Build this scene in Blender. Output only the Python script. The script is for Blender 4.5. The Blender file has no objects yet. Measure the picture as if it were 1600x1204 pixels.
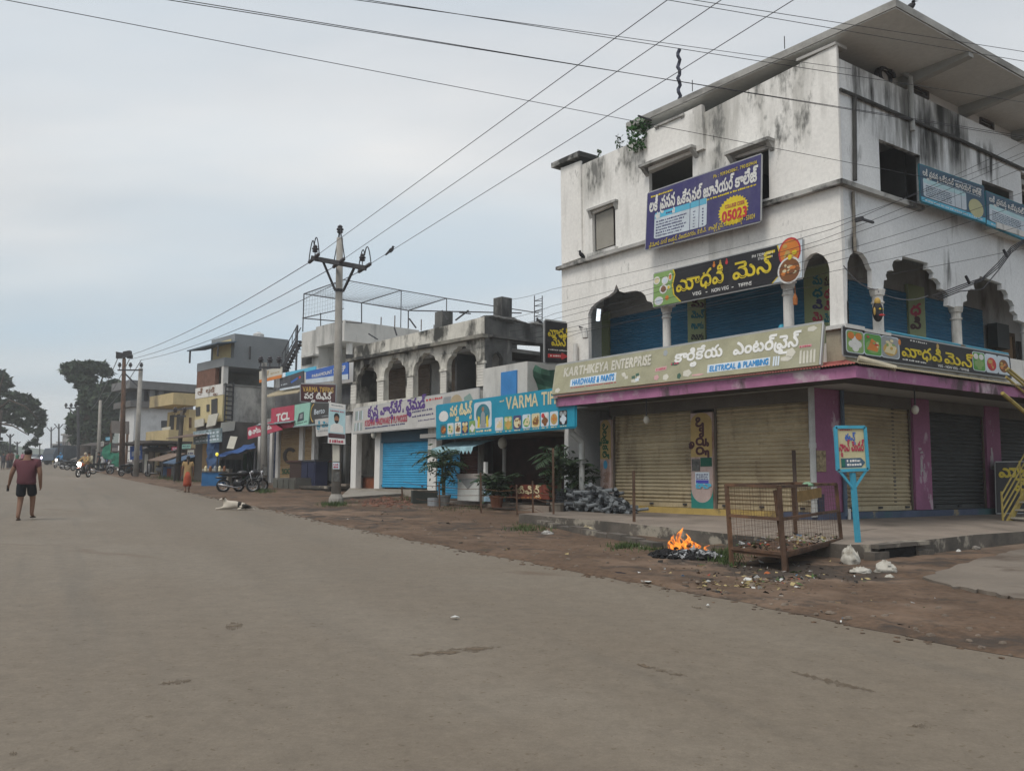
import bpy,math,random
from mathutils import Vector,Matrix
from mathutils.geometry import tessellate_polygon,interpolate_bezier
R=math.radians
V=Vector
rnd=random.Random(7)
SC=bpy.context.scene
COL=SC.collection
# ------------------------------------------------------------------ camera
FPX,CX,CY=1398.9,800.0,602.0
PITCH,ROLL,EYE=R(5.9925),R(0.3865),V((0,0,1.6))
cam_data=bpy.data.cameras.new('camera')
cam_data.sensor_width=36.0
cam_data.lens=FPX/1600.0*36.0
cam_data.clip_start,cam_data.clip_end=0.1,6000
camera=bpy.data.objects.new('camera',cam_data)
COL.objects.link(camera)
CAM_ROT=Matrix.Rotation(R(90)+PITCH,3,'X')@Matrix.Rotation(ROLL,3,'Z')
camera.matrix_world=Matrix.Translation(EYE)@CAM_ROT.to_4x4()
SC.camera=camera
# ------------------------------------------------------------------ sky and sun (overcast morning)
SUN_EL,SUN_AZ=R(58),R(-140)
world=bpy.data.worlds.new('World'); SC.world=world; world.use_nodes=True
wn,wl=world.node_tree.nodes,world.node_tree.links
bg=wn['Background']; bg.inputs['Strength'].default_value=0.125
sky=wn.new('ShaderNodeTexSky'); sky.sky_type='NISHITA'; sky.sun_disc=False
sky.sun_elevation=SUN_EL; sky.sun_rotation=SUN_AZ; sky.dust_density=3.0; sky.air_density=1.2
tc=wn.new('ShaderNodeTexCoord')
sep=wn.new('ShaderNodeSeparateXYZ'); wl.new(tc.outputs['Generated'],sep.inputs[0])
def wmath(op,a,b=None,clamp=False):
 n=wn.new('ShaderNodeMath'); n.operation=op; n.use_clamp=clamp
 for i,x in enumerate((a,b)):
  if x is None:continue
  if isinstance(x,(int,float)):n.inputs[i].default_value=x
  else:wl.new(x,n.inputs[i])
 return n.outputs[0]
zz=wmath('ADD',wmath('MAXIMUM',sep.outputs[2],0.0),0.16)
cmb=wn.new('ShaderNodeCombineXYZ')
wl.new(wmath('DIVIDE',sep.outputs[0],zz),cmb.inputs[0]); wl.new(wmath('DIVIDE',sep.outputs[1],zz),cmb.inputs[1])
def wnoise(scale,detail,off,stretch=(1,1,1)):
 mp=wn.new('ShaderNodeMapping'); wl.new(cmb.outputs[0],mp.inputs[0])
 mp.inputs['Location'].default_value=off; mp.inputs['Scale'].default_value=stretch
 n=wn.new('ShaderNodeTexNoise'); n.inputs['Scale'].default_value=scale
 n.inputs['Detail'].default_value=detail; n.inputs['Roughness'].default_value=0.5
 wl.new(mp.outputs[0],n.inputs['Vector']); return n.outputs['Fac']
def wramp(fac,stops):
 r=wn.new('ShaderNodeValToRGB'); wl.new(fac,r.inputs[0])
 while len(r.color_ramp.elements)<len(stops):r.color_ramp.elements.new(0.5)
 for e,(p,c)in zip(r.color_ramp.elements,stops):e.position=p; e.color=(*c,1)
 return r.outputs[0]
def wmix(f,A,B):
 n=wn.new('ShaderNodeMix'); n.data_type='RGBA'
 for k,x in(('Factor',f),('A',A),('B',B)):
  if isinstance(x,tuple):n.inputs[k].default_value=(*x,1)
  else:wl.new(x,n.inputs[k])
 return n.outputs['Result']
def wr(f,a,b):return wramp(f,[(a,(0,0,0)),(b,(1,1,1))])
cover=wr(wmath('ADD',wmath('MULTIPLY',wnoise(0.55,5.0,(3.1,7.7,0),(0.75,1.35,1)),0.6),wmath('MULTIPLY',wnoise(0.28,2.0,(11.0,1.0,0)),0.4)),0.38,0.54)
shade=wr(wmath('ADD',wmath('MULTIPLY',wnoise(0.9,6.0,(8.3,2.2,0),(0.6,1.5,1)),0.55),wmath('MULTIPLY',wnoise(0.35,2.0,(1.0,5.0,0),(0.7,1.4,1)),0.45)),0.40,0.60)
ccol=wmix(cover,(4.2,4.95,5.5),wmix(shade,(4.25,4.5,4.68),(6.5,6.4,6.2)))
mixw=wn.new('ShaderNodeMix'); mixw.data_type='RGBA'
mixw.inputs['Factor'].default_value=0.86
wl.new(sky.outputs[0],mixw.inputs['A']); wl.new(ccol,mixw.inputs['B'])
# towards the horizon the cloud deck greys out
hz=wramp(sep.outputs[2],[(0.0,(0.74,0.79,0.84)),(0.10,(0.86,0.90,0.93)),(0.30,(0.99,0.99,0.985)),(0.6,(0.97,0.98,1.0))])
mul=wn.new('ShaderNodeMix'); mul.data_type='RGBA'; mul.blend_type='MULTIPLY'; mul.inputs['Factor'].default_value=1.0
wl.new(mixw.outputs['Result'],mul.inputs['A']); wl.new(hz,mul.inputs['B'])
wl.new(mul.outputs['Result'],bg.inputs['Color'])
sun_data=bpy.data.lights.new('sun','SUN'); sun_data.energy=1.7; sun_data.angle=R(24); sun_data.color=(1.0,0.95,0.87)
sun=bpy.data.objects.new('sun',sun_data); COL.objects.link(sun)
sun_dir=V((math.sin(SUN_AZ)*math.cos(SUN_EL),math.cos(SUN_AZ)*math.cos(SUN_EL),math.sin(SUN_EL)))
sun.rotation_euler=sun_dir.to_track_quat('Z','Y').to_euler(); sun.location=(0,0,40)
SC.view_settings.view_transform='Standard'; SC.view_settings.look='None'
SC.view_settings.exposure=0.26; SC.view_settings.gamma=1.0; SC.view_settings.use_curve_mapping=False
SC.cycles.max_bounces=6; SC.cycles.diffuse_bounces=4; SC.cycles.glossy_bounces=2
SC.cycles.transparent_max_bounces=12; SC.cycles.volume_bounces=2
SC.cycles.use_denoising=True
# ------------------------------------------------------------------ places
def ray(px,py):
 return CAM_ROT@V(((px-CX)/FPX,-(py-CY)/FPX,-1.0))
UPHILL=V((math.sin(R(-27)),math.cos(R(-27)),0))
GRADE=0.0225
def gz(x,y):
 return GRADE*(x*UPHILL.x+y*UPHILL.y)
def ground(px,py,up=0.0):
 """the point of the sloping ground (raised by up) seen at a photo pixel"""
 d=ray(px,py)
 t=(GRADE*0+up-EYE.z)/(d.z-GRADE*(d.x*UPHILL.x+d.y*UPHILL.y))
 return EYE+d*t
def at_depth(px,py,depth):
 d=ray(px,py); return EYE+d*(depth/d.y)
def flat(v):
 w=V((v.x,v.y,0)); w.normalize(); return w
class Frame:
 """a (usually upright) plane: origin, direction s along it, outward normal n"""
 def __init__(self,o,s,n,up=V((0,0,1))):
  self.o,self.s,self.n,self.up=V(o),V(s),V(n).normalized(),V(up)
 def p(self,px,py,off=0.0):
  d=ray(px,py); t=(self.o+self.n*off-EYE).dot(self.n)/d.dot(self.n)
  return EYE+d*t
 def sz(self,px,py,off=0.0):
  q=self.p(px,py,off)-self.o
  return q.dot(self.s),q.dot(self.up)+self.o.z
 def w(self,s,z,off=0.0):
  return self.o+self.s*s+self.n*off+V((0,0,z-self.o.z))
 def shift(self,off):
  return Frame(self.o+self.n*off,self.s,self.n,self.up)
  # ------------------------------------------------------------------ meshes
class MB:
 def __init__(self):
  self.v,self.f,self.m,self.cuts=[],[],[],[]
 def cut(self):
  self.cuts.append((len(self.v),len(self.f))); return self
 def add(self,vs,fs,mi=0):
  b=len(self.v); self.v+=[V(x)for x in vs]
  self.f+=[tuple(b+i for i in f)for f in fs]; self.m+=[mi]*len(fs); return self
 def quad(self,a,b,c,d,mi=0):return self.add([a,b,c,d],[(0,1,2,3)],mi)
 def box8(self,o,ex,ey,ez,mi=0):
  o,ex,ey,ez=V(o),V(ex),V(ey),V(ez)
  vs=[o,o+ex,o+ex+ey,o+ey,o+ez,o+ex+ez,o+ex+ey+ez,o+ey+ez]
  return self.add(vs,[(0,3,2,1),(4,5,6,7),(0,1,5,4),(1,2,6,5),(2,3,7,6),(3,0,4,7)],mi)
 def box(self,c,sx,sy,sz,mi=0,rz=0.0):
  ca,sa=math.cos(rz),math.sin(rz)
  ex,ey=V((ca*sx,sa*sx,0)),V((-sa*sy,ca*sy,0))
  return self.box8(V(c)-ex/2-ey/2-V((0,0,sz/2)),ex,ey,(0,0,sz),mi)
 def bar(self,a,b,w,h=None,mi=0):
  a,b=V(a),V(b); h=h or w; d=(b-a).normalized()
  x=d.cross(V((0,0,1)))
  x=V((1,0,0))if x.length<1e-4 else x.normalized()
  y=d.cross(x).normalized()
  return self.box8(a-x*w/2-y*h/2,x*w,y*h,b-a,mi)
 def plate(self,outer,holes,vec,mi=0,mi_side=None):
  """a polygon with holes, given thickness vec (outer face at the points, back face at points + vec)"""
  mi_side=mi if mi_side is None else mi_side
  loops=[[V(p)for p in outer]]+[[V(p)for p in h]for h in(holes or[])]
  flatv=[p for l in loops for p in l]
  tris=tessellate_polygon(loops)
  vec=V(vec); n=len(flatv)
  fs=[tuple(t)for t in tris]+[tuple(i+n for i in reversed(t))for t in tris]
  self.add(flatv+[p+vec for p in flatv],fs,mi)
  for l in loops:
   k=len(l)
   for i in range(k):
    a,b=l[i],l[(i+1)% k]
    self.quad(a,b,b+vec,a+vec,mi_side)
  return self
 def tube(self,pts,r,seg=6,mi=0,cap=True):
  pts=[V(p)for p in pts]; rs=r if isinstance(r,(list,tuple))else[r]*len(pts)
  b=len(self.v); px=None
  for i,p in enumerate(pts):
   d=(pts[min(i+1,len(pts)-1)]-pts[max(i-1,0)]).normalized()
   if px is None:
    x=d.cross(V((0,0,1)))
    if x.length<1e-3:x=V((1,0,0))
   else:
    x=px-d*px.dot(d)
   x.normalize(); px=x; y=d.cross(x)
   for k in range(seg):
    a=2*math.pi*k/seg
    self.v.append(p+(x*math.cos(a)+y*math.sin(a))*rs[i])
  for i in range(len(pts)-1):
   for k in range(seg):
    k2=(k+1)% seg
    self.f.append((b+i*seg+k,b+i*seg+k2,b+(i+1)*seg+k2,b+(i+1)*seg+k)); self.m.append(mi)
  if cap:
   self.f.append(tuple(b+k for k in reversed(range(seg)))); self.m.append(mi)
   e=b+(len(pts)-1)*seg
   self.f.append(tuple(e+k for k in range(seg))); self.m.append(mi)
  return self
 def lathe(self,c,prof,seg=12,mi=0,axis=V((0,0,1))):
  """prof: list of (radius, height along the axis)"""
  return self.tube([V(c)+V(axis)*h for r,h in prof],[max(r,1e-4)for r,h in prof],seg,mi)
 def blob(self,c,rx,ry,rz,seg=10,rings=6,mi=0,jit=0.0,rot=None):
  c=V(c); b=len(self.v); M=rot or Matrix.Identity(3)
  for i in range(rings+1):
   th=math.pi*i/rings
   for k in range(seg):
    a=2*math.pi*k/seg; j=1+(rnd.uniform(-jit,jit)if 0<i<rings else 0)
    self.v.append(c+M@V((rx*math.sin(th)*math.cos(a)*j,ry*math.sin(th)*math.sin(a)*j,rz*math.cos(th)*j)))
  for i in range(rings):
   for k in range(seg):
    k2=(k+1)% seg
    self.f.append((b+i*seg+k,b+(i+1)*seg+k,b+(i+1)*seg+k2,b+i*seg+k2)); self.m.append(mi)
  return self
 def build(self,name,mats,parent=None,smooth=False,label=None,cat=None,group=None,kind=None,origin=None):
  if self.cuts:
   ends=self.cuts+[(len(self.v),len(self.f))]; v0=f0=0; first=None
   for v1,f1 in ends:
    if f1>f0:
     p=MB(); p.v=self.v[v0:v1]; p.f=[tuple(i-v0 for i in f)for f in self.f[f0:f1]]; p.m=self.m[f0:f1]
     o=p.build(name,mats,parent,smooth,label,cat,group,kind,origin); first=first or o
    v0,f0=v1,f1
   return first
  mats=mats if isinstance(mats,(list,tuple))else[mats]
  me=bpy.data.meshes.new(name)
  root=V((0,0,0))
  if parent is not None:root=V(parent.get('_w',(0,0,0)))
  elif origin is not None:root=V(origin)
  elif self.v and kind is None:
   xs=[p.x for p in self.v]; ys=[p.y for p in self.v]; zs=[p.z for p in self.v]
   root=V(((min(xs)+max(xs))/2,(min(ys)+max(ys))/2,min(zs)))
  me.from_pydata([tuple(p-root)for p in self.v],[],self.f)
  for mt in mats:me.materials.append(mt)
  if len(mats)>1:me.polygons.foreach_set('material_index',self.m)
  if smooth:me.polygons.foreach_set('use_smooth',[True]*len(self.f))
  me.update()
  o=bpy.data.objects.new(name,me); COL.objects.link(o)
  if parent is not None:o.parent=parent
  else:o.location=root
  o['_w']=tuple(root)
  tag(o,label,cat,group,kind); return o
def tag(o,label=None,cat=None,group=None,kind=None):
 if label:o['label']=label
 if cat:o['category']=cat
 if group:o['group']=group
 if kind:o['kind']=kind
def thing(name,loc,label,cat,group=None):
 o=bpy.data.objects.new(name,None); COL.objects.link(o); o.location=V(loc)
 o.empty_display_size=0.2; o['_w']=tuple(V(loc)); tag(o,label,cat,group); return o
def dup(root,loc,rz=0.0,label=None,scale=1.0):
 kids={}
 for o in bpy.data.objects:
  if o.parent:kids.setdefault(o.parent.name,[]).append(o)
 def cp(o,par):
  c=o.copy(); COL.objects.link(c)
  if par is not None:c.parent=par
  for k in kids.get(o.name,[]):cp(k,c)
  return c
 r=cp(root,None); r.location=V(loc); r.rotation_euler=(0,0,rz); r.scale=(scale,)*3
 if label:r['label']=label
 return r
 # ------------------------------------------------------------------ materials
MATS={}
def mat(name,col,rough=0.85,var=0.12,scale=2.0,metal=0.0,spec=0.25,stain=None,stain2=None,bump=0.0,bscale=30.0,emit=None,fine=0.06,alpha=None,trans=0.0,zones=None,zsize=1.0):
 """stain = (colour, amount 0..1, (sx, sy, sz) noise scales, softness)"""
 if name in MATS:return MATS[name]
 m=bpy.data.materials.new(name); m.use_nodes=True; MATS[name]=m
 N,L=m.node_tree.nodes,m.node_tree.links; b=N['Principled BSDF']
 b.inputs['Roughness'].default_value=rough; b.inputs['Metallic'].default_value=metal
 b.inputs['Specular IOR Level'].default_value=spec
 m.diffuse_color=(*col,1)
 tcd=N.new('ShaderNodeTexCoord')
 def noise(sc,detail=4.0,vec=None,rough_=0.55):
  n=N.new('ShaderNodeTexNoise'); n.inputs['Scale'].default_value=sc
  n.inputs['Detail'].default_value=detail; n.inputs['Roughness'].default_value=rough_
  if vec:
   mp=N.new('ShaderNodeMapping'); mp.inputs['Scale'].default_value=vec
   mp.inputs['Location'].default_value=(rnd.uniform(0,9),rnd.uniform(0,9),rnd.uniform(0,9))
   L.new(tcd.outputs['Object'],mp.inputs[0]); L.new(mp.outputs[0],n.inputs['Vector'])
  else:L.new(tcd.outputs['Object'],n.inputs['Vector'])
  return n.outputs['Fac']
 def ramp(fac,a,c):
  r=N.new('ShaderNodeMapRange'); r.inputs['From Min'].default_value=a; r.inputs['From Max'].default_value=c
  L.new(fac,r.inputs['Value']); return r.outputs[0]
 def mix(fac,A,B,blend='MIX'):
  n=N.new('ShaderNodeMix'); n.data_type='RGBA'; n.blend_type=blend
  for k,x in(('Factor',fac),('A',A),('B',B)):
   if isinstance(x,tuple):n.inputs[k].default_value=(*x,1)
   elif isinstance(x,float):n.inputs[k].default_value=x
   else:L.new(x,n.inputs[k])
  return n.outputs['Result']
 lo=tuple(max(0,c*(1-var))for c in col); hi=tuple(min(1,c*(1+var))for c in col)
 c=mix(ramp(noise(scale),0.3,0.7),lo,hi)if var>0 else col
 if fine>0 and not isinstance(c,tuple):
  g=mix(ramp(noise(scale*14,3.0),0.3,0.7),(1-fine*2,)*3,(1.0,1.0,1.0))
  c=mix(1.0,c,g,'MULTIPLY')
 zmask=None
 if zones:
  geo=N.new('ShaderNodeNewGeometry')
  for cc,rad in zones:
   d=N.new('ShaderNodeVectorMath'); d.operation='DISTANCE'; d.inputs[1].default_value=tuple(cc)
   L.new(geo.outputs['Position'],d.inputs[0])
   k=N.new('ShaderNodeMapRange'); k.inputs['From Min'].default_value=rad; k.inputs['From Max'].default_value=rad*0.35; k.inputs['To Max'].default_value=0.27
   L.new(d.outputs['Value'],k.inputs['Value'])
   if zmask is None:zmask=k.outputs[0]
   else:
    mx=N.new('ShaderNodeMath'); mx.operation='MAXIMUM'; L.new(zmask,mx.inputs[0]); L.new(k.outputs[0],mx.inputs[1]); zmask=mx.outputs[0]
 for st in(stain,stain2):
  if st:
   sc,amt,vec,soft=st
   k=noise(1.0,6.0,vec,0.62); big=noise(1.0,2.0,tuple(x*0.22 for x in vec))
   mth=N.new('ShaderNodeMath'); mth.operation='MULTIPLY_ADD'
   L.new(big,mth.inputs[0]); mth.inputs[1].default_value=0.9; L.new(k,mth.inputs[2])
   t0=1.12-amt*0.34
   if zmask is not None:
    ad=N.new('ShaderNodeMath'); L.new(mth.outputs[0],ad.inputs[0]); L.new(zmask,ad.inputs[1]); mth=ad
   c=mix(ramp(mth.outputs[0],t0,t0+soft),c,sc)
 if isinstance(c,tuple):b.inputs['Base Color'].default_value=(*c,1)
 else:L.new(c,b.inputs['Base Color'])
 if bump>0:
  bp=N.new('ShaderNodeBump'); bp.inputs['Strength'].default_value=bump; bp.inputs['Distance'].default_value=0.02
  L.new(noise(bscale,5.0),bp.inputs['Height']); L.new(bp.outputs[0],b.inputs['Normal'])
 if emit:
  b.inputs['Emission Color'].default_value=(*emit[0],1); b.inputs['Emission Strength'].default_value=emit[1]
 if alpha is not None:b.inputs['Alpha'].default_value=alpha
 if trans:b.inputs['Transmission Weight'].default_value=trans
 return m
dA,dB=flat(ray(-215,742)),flat(ray(2750,762))
K=at_depth(1329,805,20.0)
FA,FB=Frame(K,dA,-dB),Frame(K,dB,-dA)
ZA=[(FA.p(x,y),r)for x,y,r in((1230,185,1.3),(1120,190,1.1),(990,235,1.2),(930,275,1.0),(1115,250,0.7),(1235,120,1.2),(1170,150,1.0))]
ZB=[(FB.p(x,y),r)for x,y,r in((1345,140,1.5),(1400,190,1.9),(1440,215,1.5),(1500,230,1.1),(1333,240,0.6),(1334,310,0.5),(1334,380,0.4),(1540,250,0.9),(1480,190,1.0))]
BLACKSTAIN=(0.045,0.045,0.043)
M_WHITE=mat('white_limewash',(0.80,0.785,0.75),var=0.05,scale=0.8,stain=((0.42,0.41,0.38),0.20,(2.4,2.4,0.4),0.34),stain2=((0.17,0.17,0.16),-0.10,(8.0,8.0,3.2),0.26),bump=0.2,bscale=9,zones=ZA)
M_MOLD=mat('moulded_limewash',(0.73,0.745,0.75),var=0.06,scale=1.0,stain=((0.22,0.22,0.21),0.16,(2.6,2.6,0.4),0.26),stain2=((0.04,0.04,0.038),-0.12,(3.0,3.0,0.45),0.22),bump=0.2,bscale=9,zones=ZB)
M_BLUEWHITE=mat('blue_white_wall',(0.55,0.575,0.59),var=0.06,scale=1.0,stain=((0.28,0.28,0.27),0.3,(2,2,0.6),0.2))
M_PLAINWHITE=mat('white_paint',(0.68,0.67,0.64),var=0.05,scale=3,stain=((0.35,0.34,0.31),0.35,(3,3,1),0.25))
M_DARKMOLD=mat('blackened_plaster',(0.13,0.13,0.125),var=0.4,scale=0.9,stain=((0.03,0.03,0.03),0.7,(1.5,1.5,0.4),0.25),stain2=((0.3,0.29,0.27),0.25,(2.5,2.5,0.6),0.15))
M_KRISHNA=mat('weathered_cream_plaster',(0.62,0.60,0.54),var=0.12,scale=0.9,stain=((0.18,0.17,0.15),0.62,(2.2,2.2,0.4),0.26),stain2=((0.05,0.05,0.045),0.46,(1.4,1.4,1.0),0.15),bump=0.2,bscale=10)
M_CONC=mat('grey_concrete',(0.30,0.29,0.275),var=0.16,scale=1.0,stain=((0.10,0.10,0.095),0.5,(1.5,1.5,0.6),0.25),bump=0.2,bscale=14)
M_ROOFCONC=mat('roof_slab_concrete',(0.36,0.355,0.335),var=0.14,scale=1.3,stain=((0.16,0.155,0.145),0.5,(1.2,1.2,2.5),0.25))
M_SOFFIT=mat('grey_soffit',(0.36,0.365,0.35),var=0.1,scale=0.7)
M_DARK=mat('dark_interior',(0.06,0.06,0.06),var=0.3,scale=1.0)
M_BLUESH=mat('deep_blue_shutter',(0.04,0.175,0.31),rough=0.5,var=0.12,scale=1.5)
M_TANSH=mat('tan_painted_shutter',(0.43,0.36,0.235),rough=0.6,var=0.14,scale=1.0,stain=((0.21,0.155,0.095),0.55,(0.6,0.6,1.1),0.45),stain2=((0.12,0.085,0.055),0.34,(3,3,0.7),0.25),bump=0.5,bscale=2.2)
M_DARKSH=mat('charcoal_shutter',(0.05,0.055,0.055),rough=0.6,var=0.1)
M_CYANSH=mat('bright_blue_shutter',(0.035,0.30,0.52),rough=0.55,var=0.12,scale=1.0,stain=((0.03,0.16,0.28),0.35,(1,1,2),0.4))
M_BROWNSH=mat('rusty_brown_shutter',(0.17,0.13,0.10),rough=0.75,var=0.25,scale=1.0)
M_PURPLE=mat('magenta_wall_paint',(0.275,0.112,0.198),var=0.14,scale=1.0,stain=((0.42,0.32,0.37),0.04,(2.2,2.2,1.4),0.06))
M_FASCIA=mat('mauve_fascia_paint',(0.36,0.15,0.27),var=0.15,scale=2.0,stain=((0.5,0.42,0.45),0.40,(2.0,2.0,2.0),0.2),stain2=((0.10,0.07,0.08),0.35,(2.5,2.5,1.2),0.15))
M_REDROOF=mat('faded_red_sheet',(0.37,0.115,0.10),var=0.2,scale=2.0)
M_TANROOF=mat('dull_olive_sheet',(0.27,0.235,0.155),var=0.15,scale=1.5,stain=((0.12,0.10,0.08),0.35,(2,2,2),0.3))
M_YPLINTH=mat('yellow_ochre_plinth',(0.42,0.30,0.10),var=0.15,scale=2,stain=((0.10,0.08,0.06),0.5,(2.5,2.5,2.0),0.15))
M_BPLINTH=mat('blue_plinth',(0.075,0.095,0.15),var=0.2,scale=2,stain=((0.05,0.11,0.12),0.25,(0.5,0.5,0.5),0.1),stain2=((0.25,0.21,0.14),0.25,(2,2,2),0.06))
M_PLAT=mat('dusty_platform_concrete',(0.24,0.20,0.165),var=0.16,scale=1.2,stain=((0.10,0.085,0.07),0.42,(0.8,0.8,0.8),0.3),bump=0.25,bscale=12)
M_PLATEDGE=mat('mossy_kerb_concrete',(0.115,0.10,0.085),var=0.3,scale=2.0,stain=((0.05,0.05,0.045),0.6,(1.2,1.2,2.0),0.3),stain2=((0.30,0.27,0.22),0.22,(3,3,3),0.1))
M_PIPE=mat('grey_plastic_pipe',(0.42,0.43,0.42),rough=0.5,var=0.12,scale=4)
M_RUST=mat('rusty_iron',(0.095,0.058,0.04),rough=0.9,var=0.35,scale=6,stain=((0.19,0.10,0.055),0.5,(5,5,3),0.3))
M_IRON=mat('dark_painted_iron',(0.055,0.055,0.06),rough=0.65,var=0.2,scale=5)
M_STEEL=mat('galvanised_steel',(0.33,0.35,0.37),rough=0.5,var=0.15,scale=4,metal=0.3)
M_POLE=mat('weathered_concrete_pole',(0.29,0.275,0.25),var=0.14,scale=2.5,stain=((0.42,0.39,0.33),0.25,(2,2,0.8),0.2))
M_WIRE=mat('black_wire',(0.035,0.035,0.04),rough=0.7,var=0)
M_GREYWIRE=mat('aluminium_wire',(0.13,0.13,0.145),rough=0.6,var=0)
M_SKYBLUE=mat('sky_blue_enamel',(0.06,0.33,0.47),rough=0.45,var=0.1,scale=5,stain=((0.16,0.12,0.08),0.2,(4,4,4),0.1))
def flatmat(name,col,rough=0.6,var=0.05):
 return mat(name,col,rough=rough,var=var+0.05,scale=1.4,fine=0.05,stain=(tuple(0.62*c+0.10 for c in col),0.42,(1.6,1.6,0.9),0.5),bump=0.35,bscale=1.8)
P_BLACK=flatmat('print_black',(0.022,0.022,0.026)); P_YELLOW=flatmat('print_yellow',(0.66,0.52,0.035))
P_WHITE=flatmat('print_white',(0.68,0.68,0.66)); P_NAVY=flatmat('print_indigo',(0.05,0.045,0.15))
P_CYAN=flatmat('print_cyan',(0.10,0.46,0.66)); P_RED=flatmat('print_red',(0.50,0.045,0.05))
P_PALE=flatmat('print_pale_blue',(0.56,0.63,0.69)); P_GREEN=flatmat('print_green',(0.10,0.30,0.06))
P_LEAF=flatmat('print_leaf',(0.22,0.36,0.12)); P_ORANGE=flatmat('print_orange',(0.60,0.20,0.04))
P_BROWN=flatmat('print_brown',(0.20,0.085,0.035)); P_CREAM=flatmat('print_cream',(0.66,0.58,0.36))
P_GOLD=flatmat('print_gold',(0.50,0.33,0.09)); P_BLUE=flatmat('print_blue',(0.03,0.23,0.52))
P_TURQ=flatmat('print_turquoise',(0.015,0.265,0.40)); P_PURPLE=flatmat('print_violet',(0.10,0.05,0.22))
P_CRIMSON=flatmat('print_crimson',(0.42,0.05,0.09)); P_TEAL=flatmat('print_teal',(0.02,0.17,0.22))
P_MAROON=flatmat('print_maroon',(0.07,0.025,0.03)); P_OLIVE=flatmat('print_faded_olive',(0.31,0.30,0.205),rough=0.8,var=0.12)
P_ROYAL=flatmat('print_royal_blue',(0.045,0.13,0.45)); P_SKIN=flatmat('print_skin',(0.30,0.16,0.10)); P_MINT=flatmat('print_mint',(0.30,0.55,0.45))
P_GREY=flatmat('print_grey',(0.28,0.30,0.31)); P_FADEDWHITE=flatmat('print_faded_white',(0.53,0.51,0.44)); P_PINK=flatmat('print_pink',(0.52,0.30,0.30))
# ------------------------------------------------------------------ lettering (Blender's own built-in fonts, outlines laid on the boards)
_GL={}
def glyph(ch):
 """(list of (outer contour, [holes]), advance) of one character in em units"""
 if ch in _GL:return _GL[ch]
 c=bpy.data.curves.new('glyph','FONT'); c.body=ch
 o=bpy.data.objects.new('glyph',c); COL.objects.link(o)
 dg=bpy.context.evaluated_depsgraph_get(); cu=o.to_curve(dg); cs=[]
 for sp in cu.splines:
  bp=sp.bezier_points; n=len(bp); pts=[]
  for i in range(n):
   a,b=bp[i],bp[(i+1)% n]
   if a.handle_right_type=='VECTOR' and b.handle_left_type=='VECTOR':pts.append(a.co.copy())
   else:pts+=interpolate_bezier(a.co,a.handle_right,b.handle_left,b.co,5)[:-1]
  P=[(p.x,p.y)for p in pts]
  A=sum(P[i][0]*P[(i+1)% len(P)][1]-P[(i+1)% len(P)][0]*P[i][1]for i in range(len(P)))/2
  cs.append((A,P))
 o.to_curve_clear(); bpy.data.objects.remove(o); bpy.data.curves.remove(c)
 if not cs:
  _GL[ch]=([],0.3); return _GL[ch]
 big=max(cs,key=lambda t:abs(t[0])); sg=1 if big[0]>0 else-1
 outs=[[P,[]]for A,P in cs if A*sg>0]
 def bb(P):return min(p[0]for p in P),max(p[0]for p in P),min(p[1]for p in P),max(p[1]for p in P)
 for A,P in cs:
  if A*sg<0:
   h=bb(P)
   for o2 in outs:
    k=bb(o2[0])
    if k[0]<=h[0]and k[1]>=h[1]and k[2]<=h[2]and k[3]>=h[3]:o2[1].append(P); break
 adv=max(bb(P)[1]for A,P in cs)+0.05
 _GL[ch]=(outs,adv); return _GL[ch]
T_CONS=set('కఖగఘచఛజఝటఠడఢణతథదధనపఫబభమయరలవశషసహళ')
T_SIGN=set('ాిీుూృెేైొోౌ్')
T_TALA=set('కగధవసరయనషహడపఫతదమఘచఖఠథభశళ')
T_WIDE={'మ':0.42,'య':0.42,'హ':0.34}
def _tala(P):
 ys=[p[1]for p in P]; return min(ys)>0.40 and max(ys)<0.76 and max(ys)>0.70
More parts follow.
